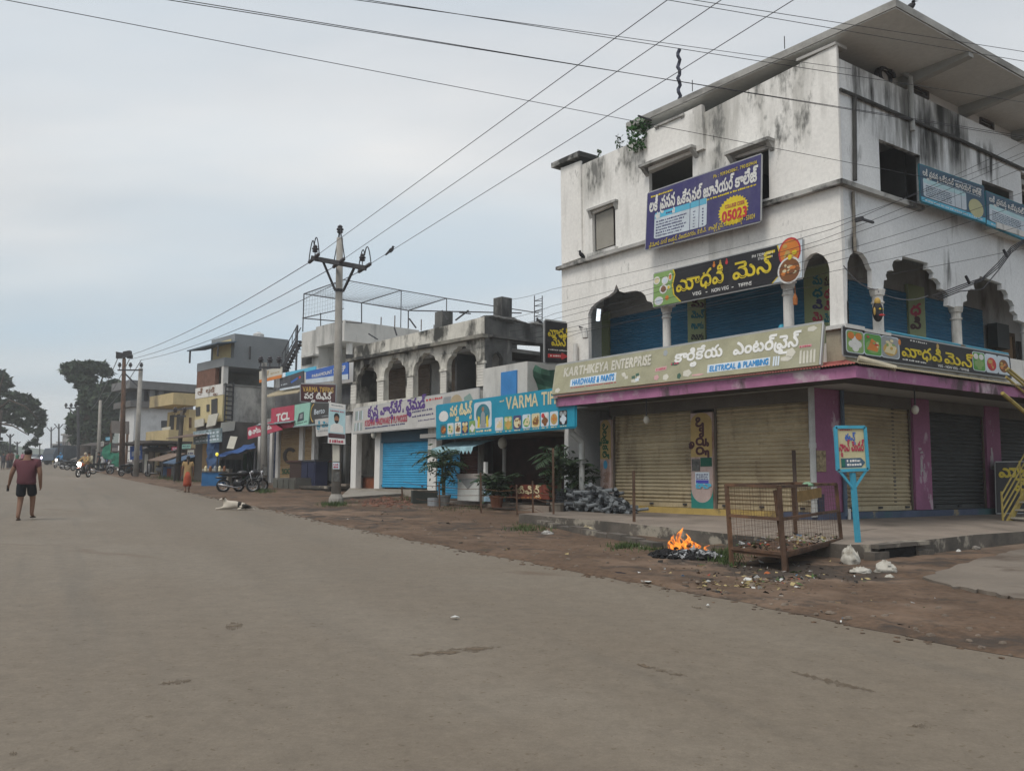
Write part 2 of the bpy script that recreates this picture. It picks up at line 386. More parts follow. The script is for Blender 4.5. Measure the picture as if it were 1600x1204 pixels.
def layout(s):
 """-> list of (outer, holes) in em, width. Composes Telugu syllables: signs on top, second consonants below."""
 out,x,i=[],0.0,0
 def put(ch,dx,dy,k=1.0,skip=False,kx=None):
  kx=kx or k
  for P,H in glyph(ch)[0]:
   if skip and _tala(P):continue
   out.append(([(dx+p[0]*kx,dy+p[1]*k)for p in P],[[(dx+p[0]*kx,dy+p[1]*k)for p in h]for h in H]))
 while i<len(s):
  ch=s[i]
  if ch==' ':x+=0.34; i+=1; continue
  if ch not in T_CONS:
   if ch=='\u200c':i+=1; continue
   put(ch,x,0); x+=glyph(ch)[1]; i+=1; continue
  signs,subs,j=[],[],i+1
  while j<len(s):
   if s[j]=='్' and j+1<len(s)and s[j+1]in T_CONS:subs.append(s[j+1]); j+=2
   elif s[j]in T_SIGN:signs.append(s[j]); j+=1
   else:break
  tops=[g for g in signs if g not in 'ుూృ']
  x0=x
  if 'ర' in subs:
   hook=[(0.10+0.42,-0.20),(0.42,-0.21),(0.22,-0.19),(0.08,-0.10),(0.03,0.06),(0.05,0.26),(0.10,0.36)]
   w=0.036; L_,R_=[],[]
   for q in range(len(hook)):
    a,b=hook[max(q-1,0)],hook[min(q+1,len(hook)-1)]
    d=math.hypot(b[0]-a[0],b[1]-a[1]); nx,ny=-(b[1]-a[1])/d*w,(b[0]-a[0])/d*w
    L_.append((x+hook[q][0]+nx,hook[q][1]+ny)); R_.append((x+hook[q][0]-nx,hook[q][1]-ny))
   out.append((L_+R_[::-1],[])); x0=x+0.14
  put(ch,x0,0,skip=bool(tops)); adv=glyph(ch)[1]; body=min(adv,0.72)
  for g in tops:
   if g=='ా':
    put(g,x0+adv+(0.10 if ch in T_WIDE else 0.02),0); adv+=0.24 if ch not in T_WIDE else 0.34
   else:put(g,x0+(body if ch not in T_WIDE else 0.66),0)
  for g in signs:
   if g in 'ుూృ':put(g,x0+adv,0); adv+={'ు':0.3,'ూ':0.62,'ృ':0.36}[g]
  for n,c2 in enumerate(q for q in subs if q != 'ర'):
   put(c2,x0+body*0.45+n*0.1,-0.42-n*0.05,0.56,skip=True)
  x=x0+adv; i=j
 return out,max(x-0.05,0.05)
class Board:
 """a flat board: photo corners TL, TR, BR, BL on a plane (frame, offset of its face)"""
 def __init__(self,fr,off,tl,tr,br,bl):
  self.fr,self.off,self.c=fr,off,(tl,tr,br,bl)
 def px(self,u,v):
  tl,tr,br,bl=self.c
  return tuple((tl[k]*(1-u)+tr[k]*u)*(1-v)+(bl[k]*(1-u)+br[k]*u)*v for k in(0,1))
 def w(self,u,v,lift=0.0):
  x,y=self.px(u,v); return self.fr.p(x,y,self.off+lift)
 def rect(self,u0,v0,u1,v1,lift=0.0):
  return[self.w(u0,v0,lift),self.w(u1,v0,lift),self.w(u1,v1,lift),self.w(u0,v1,lift)]
 def panel(self,mb,thick,mi=0,u0=0,v0=0,u1=1,v1=1,lift=0.0):
  r=self.rect(u0,v0,u1,v1,lift); return mb.plate(r,None,-self.fr.n*thick,mi)
 def shape(self,mb,uvs,lift=0.004,thick=0.003,mi=0):
  return mb.plate([self.w(u,v,lift)for u,v in uvs],None,-self.fr.n*thick,mi)
 def disc(self,mb,u,v,ru,rv,lift=0.005,mi=0,n=14,jag=0.0):
  return self.shape(mb,[(u+ru*math.cos(2*math.pi*k/n)*(1-jag*(k % 2)),v+rv*math.sin(2*math.pi*k/n)*(1-jag*(k % 2)))for k in range(n)],lift,0.002,mi)
 def rrect(self,mb,u0,v0,u1,v1,r=0.2,lift=0.004,mi=0):
  pts=[]
  du,dv=(u1-u0)*r,(v1-v0)*r
  for cu,cv,a0 in((u1-du,v0+dv,-90),(u1-du,v1-dv,0),(u0+du,v1-dv,90),(u0+du,v0+dv,180)):
   for k in range(4):
    a=R(a0+30*k); pts.append((cu+du*math.cos(a),cv+dv*math.sin(a)))
  return self.shape(mb,pts,lift,0.003,mi)
 def text(self,parent,s,u0,v0,u1,v1,h,m,bold=0.03,lift=0.006,name='lettering',label=None,shear=0.0,vert=False,outline=None):
  """baseline from (u0, v0) to (u1, v1); h = letter body height in v (Telugu body 0.5 em, capitals 0.7 em)"""
  if isinstance(s,str):lo,W=layout(s)
  tel=any('\u0c00'<=q<='\u0c7f' for q in s)
  em=h/(0.5 if tel else 0.7)
  def place(x,y,lf):
   t=x/W; return self.w(u0+(u1-u0)*t+shear*y*em,v0+(v1-v0)*t-y*em,lf)
  def lay(mb,width,lf,mi):
   for P,H in lo:
    lf+=0.0004
    loops=[[V((p[0],p[1],0))for p in P]]+[[V((p[0],p[1],0))for p in q]for q in H]
    fl=[p for l in loops for p in l]
    mb.add([place(p.x,p.y,lf)for p in fl],[tuple(t)for t in tessellate_polygon(loops)],mi)
    if width>0:
     for l in loops:
      k=len(l); nn=[]
      for i in range(k):
       d=l[(i+1)% k]-l[i-1]; d=d.normalized()if d.length>1e-9 else V((1,0,0)); nn.append(V((-d.y,d.x,0))*width)
      vs=[place((l[i]+nn[i]).x,(l[i]+nn[i]).y,lf+0.0002+0.0016*i/k)for i in range(k)]+[place((l[i]-nn[i]).x,(l[i]-nn[i]).y,lf+0.0003+0.0016*i/k)for i in range(k)]
      mb.add(vs,[(i,(i+1)% k,k+(i+1)% k,k+i)for i in range(k)],mi)
  mb=MB()
  if outline:lay(mb,bold+0.05,lift,1)
  lay(mb,bold,lift+(0.006 if outline else 0),0)
  return mb.build(name,[m,outline]if outline else m,parent,label=label)
 def scribble(self,mb,u0,v0,u1,v1,h,n=14,lift=0.006,mi=0,seed=1):
  """a line of print too small to read in the photograph"""
  q=random.Random(seed); u=u0
  while u<u1:
   w=min((u1-u0)/n*q.uniform(0.45,1.1),u1-u); t=(u-u0)/(u1-u0)
   hh=h*q.uniform(0.7,1.0); vb=v0+(v1-v0)*t
   mb.add([self.w(u,vb-hh,lift),self.w(u+w,vb-hh,lift),self.w(u+w,vb,lift),self.w(u,vb,lift)],[(0,3,2,1)],mi)
   u+=w+(u1-u0)/n*(0.22 if q.random()<0.75 else 0.6)
  return mb
 def food(self,parent,u0,v0,u1,v1,cols,bgm,r=0.15,seed=1,kind=0,name='food_picture',frame=None):
  q=random.Random(seed); mb=MB(); mats=[bgm]+cols+([frame]if frame else[])
  du,dv=u1-u0,v1-v0
  if frame:self.rrect(mb,u0-du*0.05,v0-dv*0.04,u1+du*0.05,v1+dv*0.04,r,0.003,len(cols)+1)
  self.rrect(mb,u0,v0,u1,v1,r,0.006,0)
  cu,cv=(u0+u1)/2,(v0+v1)/2; n=len(cols)
  if kind==0:
   self.disc(mb,cu,cv+dv*0.04,du*0.42,dv*0.38,0.009,1,18)
   for k in range(9):self.disc(mb,cu+du*q.uniform(-0.22,0.22),cv+dv*q.uniform(-0.2,0.24),du*q.uniform(0.07,0.16),dv*q.uniform(0.05,0.13),0.012+0.001*k,1+(1+k)% n,9)
  elif kind==1:
   for k,(a,b)in enumerate(((-0.2,0.12),(0.2,0.1),(0,-0.1),(0.02,0.3),(-0.24,-0.28),(0.22,-0.28))):
    self.disc(mb,cu+du*a,cv+dv*b,du*0.2,dv*0.17,0.009+0.001*k,1+(0 if k<4 else 1+k % max(n-1,1))% n,12)
  else:
   self.disc(mb,cu,cv+dv*0.1,du*0.42,dv*0.32,0.008,1,14)
   self.shape(mb,[(cu-du*0.36,cv+dv*0.26),(cu-du*0.05,cv-dv*0.28),(cu+du*0.38,cv-dv*0.02),(cu+du*0.25,cv+dv*0.32)],0.010,0.002,1+1 % n)
   for k in range(6):self.disc(mb,cu+du*q.uniform(-0.3,0.3),cv+dv*q.uniform(-0.36,0.1),du*q.uniform(0.05,0.12),dv*q.uniform(0.04,0.1),0.012+0.001*k,1+(2+k)% n,9)
  return mb.build(name,mats,parent)
  # ------------------------------------------------------------------ the corner building
UPZ=V((0,0,1))
KG=V((K.x,K.y,gz(K.x,K.y)))
def on(fr,pts,off=0.0):return[fr.p(x,y,off)for x,y in pts]
def on0(fr,pts,off=0.0,lim=0.0,edge=None):
 """pixels to the plane; points on the corner edge are pulled exactly onto it"""
 out=[]
 for x,y in pts:
  s,z=fr.sz(x,y,off)
  if edge and edge(x,y):s=lim
  out.append(fr.w(s,z,off))
 return out
def corrug(mb,fr,s0,s1,z0,z1,off,pitch=0.085,depth=0.03,mi=0,sub=4):
 """a roller shutter: rounded slats stacked from z0 to z1"""
 n=max(4,int((z1-z0)/pitch)); p=(z1-z0)/n; prof=[]
 rq=random.Random(int(abs(s0*97+z1*31))+n); dents=[rq.uniform(0.72,1.12)*(0.55 if rq.random()<0.06 else 1)for _ in range(n)]
 for k in range(n):
  for q in range(sub):
   t=q/sub; prof.append((z0+(k+t)*p,dents[k]*depth*(0.15+0.85*math.sin(math.pi*min(1,t*1.18)))if t*1.18<1 else 0.0))
 prof.append((z1,0.0)); b=len(mb.v)
 for z,d in prof:mb.v+=[fr.w(s0,z,off+d),fr.w(s1,z,off+d)]
 for k in range(len(prof)-1):
  mb.f.append((b+2*k,b+2*k+1,b+2*k+3,b+2*k+2)); mb.m.append(mi)
 return mb
def shutter(fr,tl,br,off,m,parent,name='roller_shutter',pitch=0.085,depth=0.03,base=True,label=None,lock=True):
 s0,z1=fr.sz(*tl,off); s1,z0=fr.sz(*br,off)
 if s0>s1:s0,s1=s1,s0
 mb=corrug(MB(),fr,s0,s1,z0+(0.12 if base else 0),z1,off,pitch,depth)
 o=mb.build(name,m,parent,label=label)
 if base:
  b=MB().box8(fr.w(s0,z0,off),fr.s*(s1-s0),fr.n*0.05,UPZ*0.12); b.build('bottom_rail',m,o)
  if lock:
   l=MB()
   for t in(0.08,0.93):l.box(fr.w(s0+(s1-s0)*t,z0+0.07,off+0.06),0.09,0.09,0.05).cut()
   l.build('lock',M_IRON,o)
 return o
bld=thing('corner_building',KG,'white three storey corner building with arched balconies and an overhanging grey roof slab','building')
TH=0.12
edgeR=lambda x,y:x>=1305
# upper floors, street side
arcade=[(876,262),(905,257),(908,258),(1011,213),(1012,204),(1096,163),(1098,177),(1249,100),(1250,98),(1308,66),(1319,508),
(1297,512),(1296,420),(1293,408),(1286,399),(1276,394.5),(1267,397),(1259,405),(1254,420),(1250,432),(1240,434),(1240,441),(1222,445),
(1222,437),(1214,428),(1190,414),(1165,412),(1140,410),(1110,420),(1085,432),(1062,452),(1052,466),(1051,478),(1033,483),
(1032,477),(1021,478),(1018,472),(1011,470),(1008,461),(1002,456),(994,454),(985,455),(975,457),(968,455),(963,444),(959,455),(951,462),(940,467),(930,474),(923,481),(919,491),(920,566),(879,573)]
W1=[(925,334),(961,318),(962,386),(926,398)]
W2=[(1014,270),(1082,240),(1083,352),(1015,376)]
W3=[(1146,248),(1201,232),(1202,309),(1147,324)]
mb=MB().plate(on0(FA,arcade,0,0,edgeR),[on(FA,w)for w in(W1,W2,W3)],-FA.n*TH)
mb.build('street_wall',M_WHITE,bld)
zc=FA.sz(1307,284)[1]
zpar=FB.sz(1312,92)[1]
LB=13.0
def eB(x,y):return x<=1320
sideb=[(1310,92),(1321,470)]
low=[(1324,470),(1324,411),(1328,399),(1337,392),(1347,395),(1354,404),(1360,419),(1362,421),(1363,450),(1380,455),(1381,438),(1386,437),(1384,430),(1386,424),(1391,422),(1396,423),(1394,414),(1396,408),(1402,405),(1409,407),(1410,400),(1450,411),(1449,420),(1454,421),(1459,427),(1458,434),(1464,436),(1470,443),(1470,451),(1477,454),(1482,461),(1481,477),(1504,484),(1505,472),(1511,470),(1510,462),(1513,454),(1518,451),(1523,452),(1521,444),(1524,437),(1530,435),(1531,431),(1565,443),(1565,452),(1571,453),(1575,460),(1575,467),(1581,470),(1585,478),(1584,486),(1590,492),(1590,500),(1612,508)]
pB=[FB.w(TH,zpar),FB.w(TH,FB.sz(1321,470)[1])]+on(FB,low)
s_,z_=FB.sz(1612,508)
pB+=[FB.w(s_+0.15,z_)]
for k in range(9):
 a=math.pi*(1-k/8.0); pB.append(FB.w(s_+1.5+1.2*math.cos(a),z_+0.1+1.05*math.sin(a)))
pB+=[FB.w(s_+2.9,z_),FB.w(LB,z_),FB.w(LB,zpar)]
W4=[(1373,217),(1438,243),(1440,318),(1376,300)]
W5=[(1534,281),(1583,299),(1585,352),(1536,340)]
W6=[FB.w(8.9,zc+0.7),FB.w(10.3,zc+0.7),FB.w(10.3,zc+2.1),FB.w(8.9,zc+2.1)]
mb=MB().plate(pB,[on(FB,W4),on(FB,W5),W6],-FB.n*TH)
mb.build('side_wall',M_MOLD,bld)
sL=FA.sz(877,420)[0]
zroofA=12.17
sE=FA.sz(1400,3,0.05)[0]; eOver=-sE
sR0=FA.sz(978,206,0.05)[0]
print('SIZES sL %.2f zc %.2f zpar %.2f roof %.2f/%.2f over %.2f sR0 %.2f KG %.2f K %.2f' %(sL,zc,zpar,FA.sz(1300,44,0.35)[1],FA.sz(978,206,0.35)[1],eOver,sR0,KG.z,K.z))
# roof slab
def AB(a,b,z):
 q=K+dA*a+dB*b; return V((q.x,q.y,z))
rf=MB().plate([AB(sE,-0.05,zroofA),AB(sR0,-0.05,zroofA),AB(sR0,LB,zroofA),AB(sE,LB,zroofA)],None,V((0,0,-0.17)))
roof=rf.build('roof',M_ROOFCONC,bld)
MB().plate([AB(sE+0.03,-0.02,zroofA-0.175),AB(sR0-0.03,-0.02,zroofA-0.175),AB(sR0-0.03,LB-0.03,zroofA-0.175),AB(sE+0.03,LB-0.03,zroofA-0.2)],None,V((0,0,-0.02))).build('ceiling',mat('bounce_lightened_ceiling',(0.66,0.67,0.65),var=0.08,scale=0.6),roof)  # paler than the slab: colour stands in for light bounced off the terrace
bm_=MB()
for s in(3.2,6.2,9.2,12.2):
 bm_.plate([AB(sE+0.08,s,zroofA-0.19),AB(0.35,s,zroofA-0.17),AB(0.35,s,zroofA-0.5),AB(sE+0.08,s,zroofA-0.32)],None,dB*0.22).cut()
bm_.build('roof_beam',M_SOFFIT,roof)
# terrace wall under the roof, set back from the side wall
tw=MB().plate([AB(0.35,2.4,zpar-1.2),AB(0.35,LB,zpar-1.2),AB(0.35,LB,zroofA-0.175),AB(0.35,2.4,zroofA-0.2)],
[[FB.p(x,y,-0.35)for x,y in((1424,132),(1449,144),(1449,155),(1424,146))],[FB.p(x,y,-0.35)for x,y in((1531,184),(1551,194),(1551,203),(1531,196))]],dA*0.15)
tw.build('terrace_wall',M_PLAINWHITE,bld)
tv=MB()
for q in(((1424,132),(1449,144),(1449,155),(1424,146)),((1531,184),(1551,194),(1551,203),(1531,196))):
 P=[FB.p(x,y,-0.35)for x,y in q]
 for i in range(4):tv.bar(P[i],P[(i+1)% 4],0.07)
 tv.quad(*[p+dA*0.12 for p in P]).cut()
tv.build('ventilator',mat('dark_ventilator',(0.11,0.10,0.095)),bld)
# inner faces, floors and the far walls
inn=MB()
zb0=FA.sz(1319,508)[1]-1.05
zcl=zc-0.35
inn.plate([AB(0.1,0.125,zcl),AB(sL-0.1,0.125,zcl),AB(sL-0.1,LB-0.1,zcl),AB(0.125,LB-0.1,zcl)],None,V((0,0,0.3))).cut()
inn.plate([AB(0.13,0.13,zb0),AB(sL-0.05,0.13,zb0),AB(sL-0.05,LB-0.1,zb0),AB(0.13,LB-0.1,zb0)],None,V((0,0,-0.25))).cut()
inn.plate([AB(1.7,0.13,zpar-0.6),AB(sL-0.05,0.13,zpar-0.6),AB(sL-0.05,LB-0.1,zpar-0.6),AB(1.7,LB-0.1,zpar-0.6)],None,V((0,0,-0.15))).cut()
inn.plate([AB(0.13,0.13,zpar-1.0),AB(1.7,0.13,zpar-1.0),AB(1.7,LB-0.1,zpar-1.0),AB(0.13,LB-0.1,zpar-1.0)],None,V((0,0,-0.15))).cut()
inn.build('floor_slab',M_SOFFIT,bld)
iw=MB()
iw.plate([AB(sL,LB,KG.z),AB(sL,0.13,KG.z),AB(sL,0.13,FA.sz(877,264)[1]),AB(sL,LB,FA.sz(877,264)[1])],None,dA*-0.2).cut()
iw.plate([AB(sL-0.2,LB,KG.z),AB(1.7,LB,KG.z),AB(1.7,LB,zpar),AB(sL-0.2,LB,zpar)],None,dB*-0.2).cut()
iw.plate([AB(1.69,LB,zb0),AB(0.13,LB,zb0),AB(0.13,LB,zpar),AB(1.69,LB,zpar)],None,dB*-0.2).cut()
iw.build('far_wall',M_MOLD,bld)
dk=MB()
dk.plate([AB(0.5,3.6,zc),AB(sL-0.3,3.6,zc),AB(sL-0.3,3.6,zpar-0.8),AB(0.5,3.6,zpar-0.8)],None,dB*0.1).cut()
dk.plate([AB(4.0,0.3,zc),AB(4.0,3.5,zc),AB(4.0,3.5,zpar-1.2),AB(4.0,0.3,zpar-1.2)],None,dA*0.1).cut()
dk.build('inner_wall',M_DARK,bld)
# trims: piers, panel, caps, cornices, hoods, sills
tr=MB()
tr.plate(on(FA,[(876,263),(907,251),(909,402),(877.5,413)],0.07),None,-FA.n*0.068).cut()
tr.plate(on(FA,[(1011,205),(1096,164),(1099,232),(1013,267)],0.10),None,-FA.n*0.098).cut()
tr.plate(on0(FA,[(1250,99),(1308,68),(1315,287),(1254,306)],0.06,-0.06,edgeR),None,-FA.n*0.058)
tr.build('pier',M_WHITE,bld)
def ledge(fr,a,b,off0,proj,h,m,name,parent,s_over=0.0):
 s0,z0=fr.sz(*a); s1,z1=fr.sz(*b); z=(z0+z1)/2
 return MB().box8(fr.w(min(s0,s1)-s_over,z-h,off0),fr.s*(abs(s1-s0)+2*s_over),fr.n*proj,UPZ*h).build(name,m,parent)
M_LEDGE=mat('stained_ledge',(0.40,0.395,0.375),var=0.15,scale=2,stain=(BLACKSTAIN,0.55,(2,2,2),0.2))
cap=MB()
s0,z0=FA.sz(876,262); s1,_=FA.sz(906,254)
cap.plate([FA.w(s0+0.25,z0+0.02,0.2),FA.w(s1-0.2,z0+0.02,0.2),FA.w(s1-0.2,z0+0.02,-0.6),FA.w(s0+0.25,z0+0.02,-0.6)],None,UPZ*0.16).cut()
s0,z0=FA.sz(1251,98); cap.box8(FA.w(-0.07,z0+0.02,-0.35),FA.s*(s0+0.12),FA.n*0.45,UPZ*0.07)
cap.build('pier_cap',M_LEDGE,bld)
ledge(FA,(874,418),(1040,369),0.0,0.16,0.10,M_LEDGE,'cornice',bld)
c2=MB(); sC=FA.sz(1040,369)[0]
c2.box8(FA.w(-0.16,zc-0.12,0.0),FA.s*(sC+0.16-0.01),FA.n*0.16,UPZ*0.11).cut()
c2.box8(FB.w(0,zc-0.12,0.0),FB.s*FB.sz(1436,326)[0],FB.n*0.16,UPZ*0.11)
c2.build('cornice',M_LEDGE,bld)
M_TRIMW=mat('white_trim',(0.62,0.615,0.59),var=0.1,scale=2,stain=((0.2,0.2,0.19),0.4,(3,3,1),0.2))
def hood(fr,a,b,proj,h,m,name='window_hood'):
 s0,z0=fr.sz(*a); s1,z1=fr.sz(*b); z=(z0+z1)/2
 t=MB().box8(fr.w(min(s0,s1),z,0.002),fr.s*abs(s1-s0),fr.n*proj,UPZ*h)
 for s in(min(s0,s1)+0.02,max(s0,s1)-0.14):
  t.plate([fr.w(s,z-0.002,0.002),fr.w(s,z-0.002,proj*0.85),fr.w(s,z-0.22,0.002)],None,fr.s*0.12)
 return t.build(name,m,bld)
hood(FA,(1009,268),(1092,231),0.30,0.08,M_LEDGE); hood(FA,(1142,246),(1211,222),0.28,0.08,M_LEDGE); hood(FA,(1028,202),(1074,182),0.16,0.06,M_LEDGE)
hood(FA,(921,333),(966,314),0.12,0.07,M_LEDGE)
sl=MB()
for fr,a,b,pr,hh in((FB,(1534,353),(1588,369),0.4,0.16),(FA,(922,398),(966,385),0.14,0.10),(FA,(1010,378),(1088,352),0.14,0.08)):
 s0,z0=fr.sz(*a); s1,z1=fr.sz(*b)
 sl.box8(fr.w(min(s0,s1),(z0+z1)/2-hh,0.002),fr.s*abs(s1-s0),fr.n*pr,UPZ*hh).cut()
sl.build('window_sill',M_TRIMW,bld)
MB().plate(on(FA,[(931,336),(958,325),(959,382),(932,391)],-0.10),None,-FA.n*0.03).build('window_board',mat('grey_board',(0.30,0.285,0.25),var=0.1),bld)
# arcade columns
col=MB()
def column(fr,px,ytop,ybot,r,off):
 t=fr.p(px,ytop,off); b=fr.p(px,ybot,off); b=V((t.x,t.y,b.z)); h=t.z-b.z
 col.lathe(b,[(r*1.35,0),(r*1.35,0.06),(r,0.07),(r*0.98,h-0.34),(r*1.2,h-0.33),(r*1.2,h-0.29),(r,h-0.28),(r,h-0.16),(r*1.25,h-0.14),(r*1.45,h-0.02),(r*1.45,h)],14).cut()
column(FA,1041.5,479,560,0.115,-0.06); column(FA,1231,441,530,0.125,-0.06)
column(FB,1370.5,453,545,0.125,-0.06); column(FB,1493,480,565,0.125,-0.06); column(FB,1602,502,590,0.125,-0.06)
col.build('column',M_PLAINWHITE,bld,smooth=False)
# balcony: parapets, back walls with blue shutters, painted piers
zp=FA.sz(1319,508)[1]
pb=MB()
pb.box8(FA.w(0.45,zb0,-TH),FA.s*(sL-0.45),FA.n*TH,UPZ*(zp-zb0-0.35)).cut()
pb.box8(FB.w(0.45,zb0,-TH),FB.s*(LB-0.45),FB.n*TH,UPZ*(zp-zb0-0.1))
pb.build('balcony_parapet',M_PLAINWHITE,bld)
M_PEDEST=mat('yellowed_pedestal',(0.42,0.38,0.29),var=0.15,scale=2,stain=((0.12,0.11,0.09),0.4,(3,3,0.8),0.2))
pd=MB()
pd.box8(AB(-0.05,-0.05,zb0-0.1),dA*0.5,dB*0.5,UPZ*(zp-zb0+0.02))
pd.build('corner_pedestal',M_PEDEST,bld)
pc=MB().box8(AB(-0.14,-0.14,zp-0.08),dA*0.72,dB*0.72,UPZ*0.09)
pc.box8(FB.w(0.58,zp-0.10,0.0),FB.s*(FB.sz(1384,520)[0]-0.58),FB.n*0.14,UPZ*0.07)
pc.build('pedestal_cap',M_TRIMW,bld)
OB=-1.6
bw=MB()
bw.plate([FA.w(1.6,zb0,OB-0.05),FA.w(sL-0.2,zb0,OB-0.05),FA.w(sL-0.2,zcl,OB-0.05),FA.w(1.6,zcl,OB-0.05)],None,dB*0.1).cut()
bw.plate([FB.w(1.65,zb0,OB-0.05),FB.w(LB-0.2,zb0,OB-0.05),FB.w(LB-0.2,zcl,OB-0.05),FB.w(1.65,zcl,OB-0.05)],None,dA*0.1).cut()
bw.build('balcony_back_wall',mat('balcony_wall_paint',(0.42,0.42,0.41),var=0.08,scale=1.5,stain=((0.14,0.13,0.12),0.4,(2,2,0.8),0.3)),bld)
M_GREENPIER=mat('pale_green_pier_paint',(0.34,0.39,0.22),var=0.08,scale=2)
def plain(fr,pts,off,thick,m,name,parent,label=None):
 return MB().plate(on(fr,pts,off),None,-fr.n*thick).build(name,m,parent,label=label)
def zset(fr,x0,x1,ytop,ybot,off):
 s0=fr.sz(x0,500,off)[0]; s1=fr.sz(x1,500,off)[0]; return s0,s1
def back_shutter(fr,x0,x1,m=M_BLUESH):
 s0,s1=zset(fr,x0,x1,0,0,OB)
 corrug(MB(),fr,min(s0,s1),max(s0,s1),zb0,zb0+2.75,OB,0.08,0.025).build('roller_shutter',m,bld)
def back_pier(fr,x0,x1,m=M_GREENPIER):
 s0,s1=zset(fr,x0,x1,0,0,OB); a,b=min(s0,s1),max(s0,s1)
 o=MB().box8(fr.w(a,zb0,OB-0.04),fr.s*(b-a),fr.n*0.10,UPZ*3.0).build('painted_pier',m,bld); return o
back_shutter(FA,954,1075); back_shutter(FA,1104,1258)
p1=back_pier(FA,1076.5,1103); p0=back_pier(FA,1259.5,1296); p2=back_pier(FA,935,952.5)
back_shutter(FB,1326,1416.5); back_shutter(FB,1444,1535)
p3=back_pier(FB,1417.5,1443)
fx=FA.shift(OB+0.06); bx=FB.shift(OB+0.06)
def vwrite(parent,fr,s,x0,y0,x1,dy,h,m,seed=0,bold=0.04):
 """syllables painted one below another"""
 for i,g in enumerate(s):
  bd=Board(fr,0,(x0,y0+dy*i-h),(x1,y0+dy*i-h),(x1,y0+dy*i),(x0,y0+dy*i))
  mm=m[i % len(m)]if isinstance(m,list)else m
  bd.text(parent,g,0.08,0.85,0.92,0.85,0.62,mm,bold)
vwrite(p0,fx,['మ','ధ','వి','మె'],1268,446,1286,19,15,[P_TEAL,P_TEAL,P_NAVY,P_CRIMSON])
vwrite(p0,fx,['మ','ధ','వి','మె'],1287,448,1297,19,15,[P_MAROON,P_CRIMSON,P_CRIMSON,P_TEAL])
vwrite(p1,fx,['మ','మెస్','శాఖహారం','మాంసాహారం'],1078,481,1101,17,12,[P_MAROON,P_TEAL,P_TEAL,P_BLACK])
vwrite(p3,bx,['ధ','వి'],1421,494,1440,22,19,[P_CRIMSON,P_MAROON])
# end of the side balcony: door, grille window, meter box
s0=FB.sz(1553,540,OB)[0]; s1=FB.sz(1580,540,OB)[0]
dr=MB().box8(FB.w(s0,zb0,OB-0.02),FB.s*(s1-s0),FB.n*0.06,UPZ*2.1).build('door',mat('brown_door',(0.22,0.14,0.08),var=0.15,scale=3),bld)
f=MB()
for a in(s0-0.1,s1):f.box8(FB.w(a,zb0,OB-0.02),FB.s*0.1,FB.n*0.10,UPZ*2.1)
f.box8(FB.w(s0-0.1,zb0+2.1,OB-0.02),FB.s*(s1-s0+0.2),FB.n*0.10,UPZ*0.1)
f.build('door_frame',mat('dark_wood',(0.09,0.06,0.04)),dr)
g=MB(); s2=FB.sz(1588,540,OB)[0]
g.box8(FB.w(s2,zb0+0.7,OB),FB.s*0.9,FB.n*0.02,UPZ*1.3)
for k in range(8):g.box8(FB.w(s2+0.05+k*0.11,zb0+0.7,OB+0.03),FB.s*0.02,FB.n*0.02,UPZ*1.3)
g.build('window',mat('dark_grille',(0.08,0.075,0.07)),bld)
mbx=MB(); s3=FB.sz(1541,500,OB)[0]; mbx.box8(FB.w(s3,zb0+1.6,OB+0.01),FB.s*0.75,FB.n*0.3,UPZ*0.75)
mbx.build('meter_box',M_DARKSH,bld)
# pipe rail above the side balcony, drain line and cable along the side wall
rl=MB(); a=FB.p(1386,518,0.06); b=FB.w(LB-1,a.z,0.06)
zr_=a.z; rl.tube([a,FB.p(1574,553,0.06),FB.w(FB.sz(1577,560,0.06)[0],zr_-0.3,0.06)],0.035,8)
for t in range(12):q=a.lerp(FB.p(1574,553,0.06),t/11); rl.tube([q,q-UPZ*0.25],0.018,6)
rl.build('balcony_rail',M_SKYBLUE,bld)
dp=MB(); pts=on(FB,[(1313,140),(1330,147),(1430,190),(1500,219),(1600,265)],0.06)
dp.tube(pts,0.045,8).cut(); dp.tube(on(FB,[(1335,150),(1336,282)],0.05),0.05,8)
dp.build('drain_pipe',mat('blackened_pipe',(0.06,0.06,0.058),var=0.3),bld)
dp=MB(); q=FB.p(1333,300,0.04); dp.tube([q,V((q.x,q.y,FB.p(1333,392,0.04).z))],0.04,8); dp.build('drain_pipe',mat('stained_pipe',(0.22,0.20,0.17),var=0.3,scale=4),bld)
tp=MB(); q=FB.p(1406,80,-0.2); tp.tube([q,q-UPZ*0.55,q-UPZ*0.8+dA*-0.25,q-UPZ*2.2+dA*-0.25],0.07,8)
tp.build('drain_pipe',M_PIPE,roof)
br_=MB(); q=FB.p(1333,345,0.0); br_.bar(q,q+FB.n*0.25,0.09); br_.bar(q+FB.n*0.2,q+FB.n*0.2+dB*0.5,0.05); br_.build('wire_bracket',M_IRON,bld)
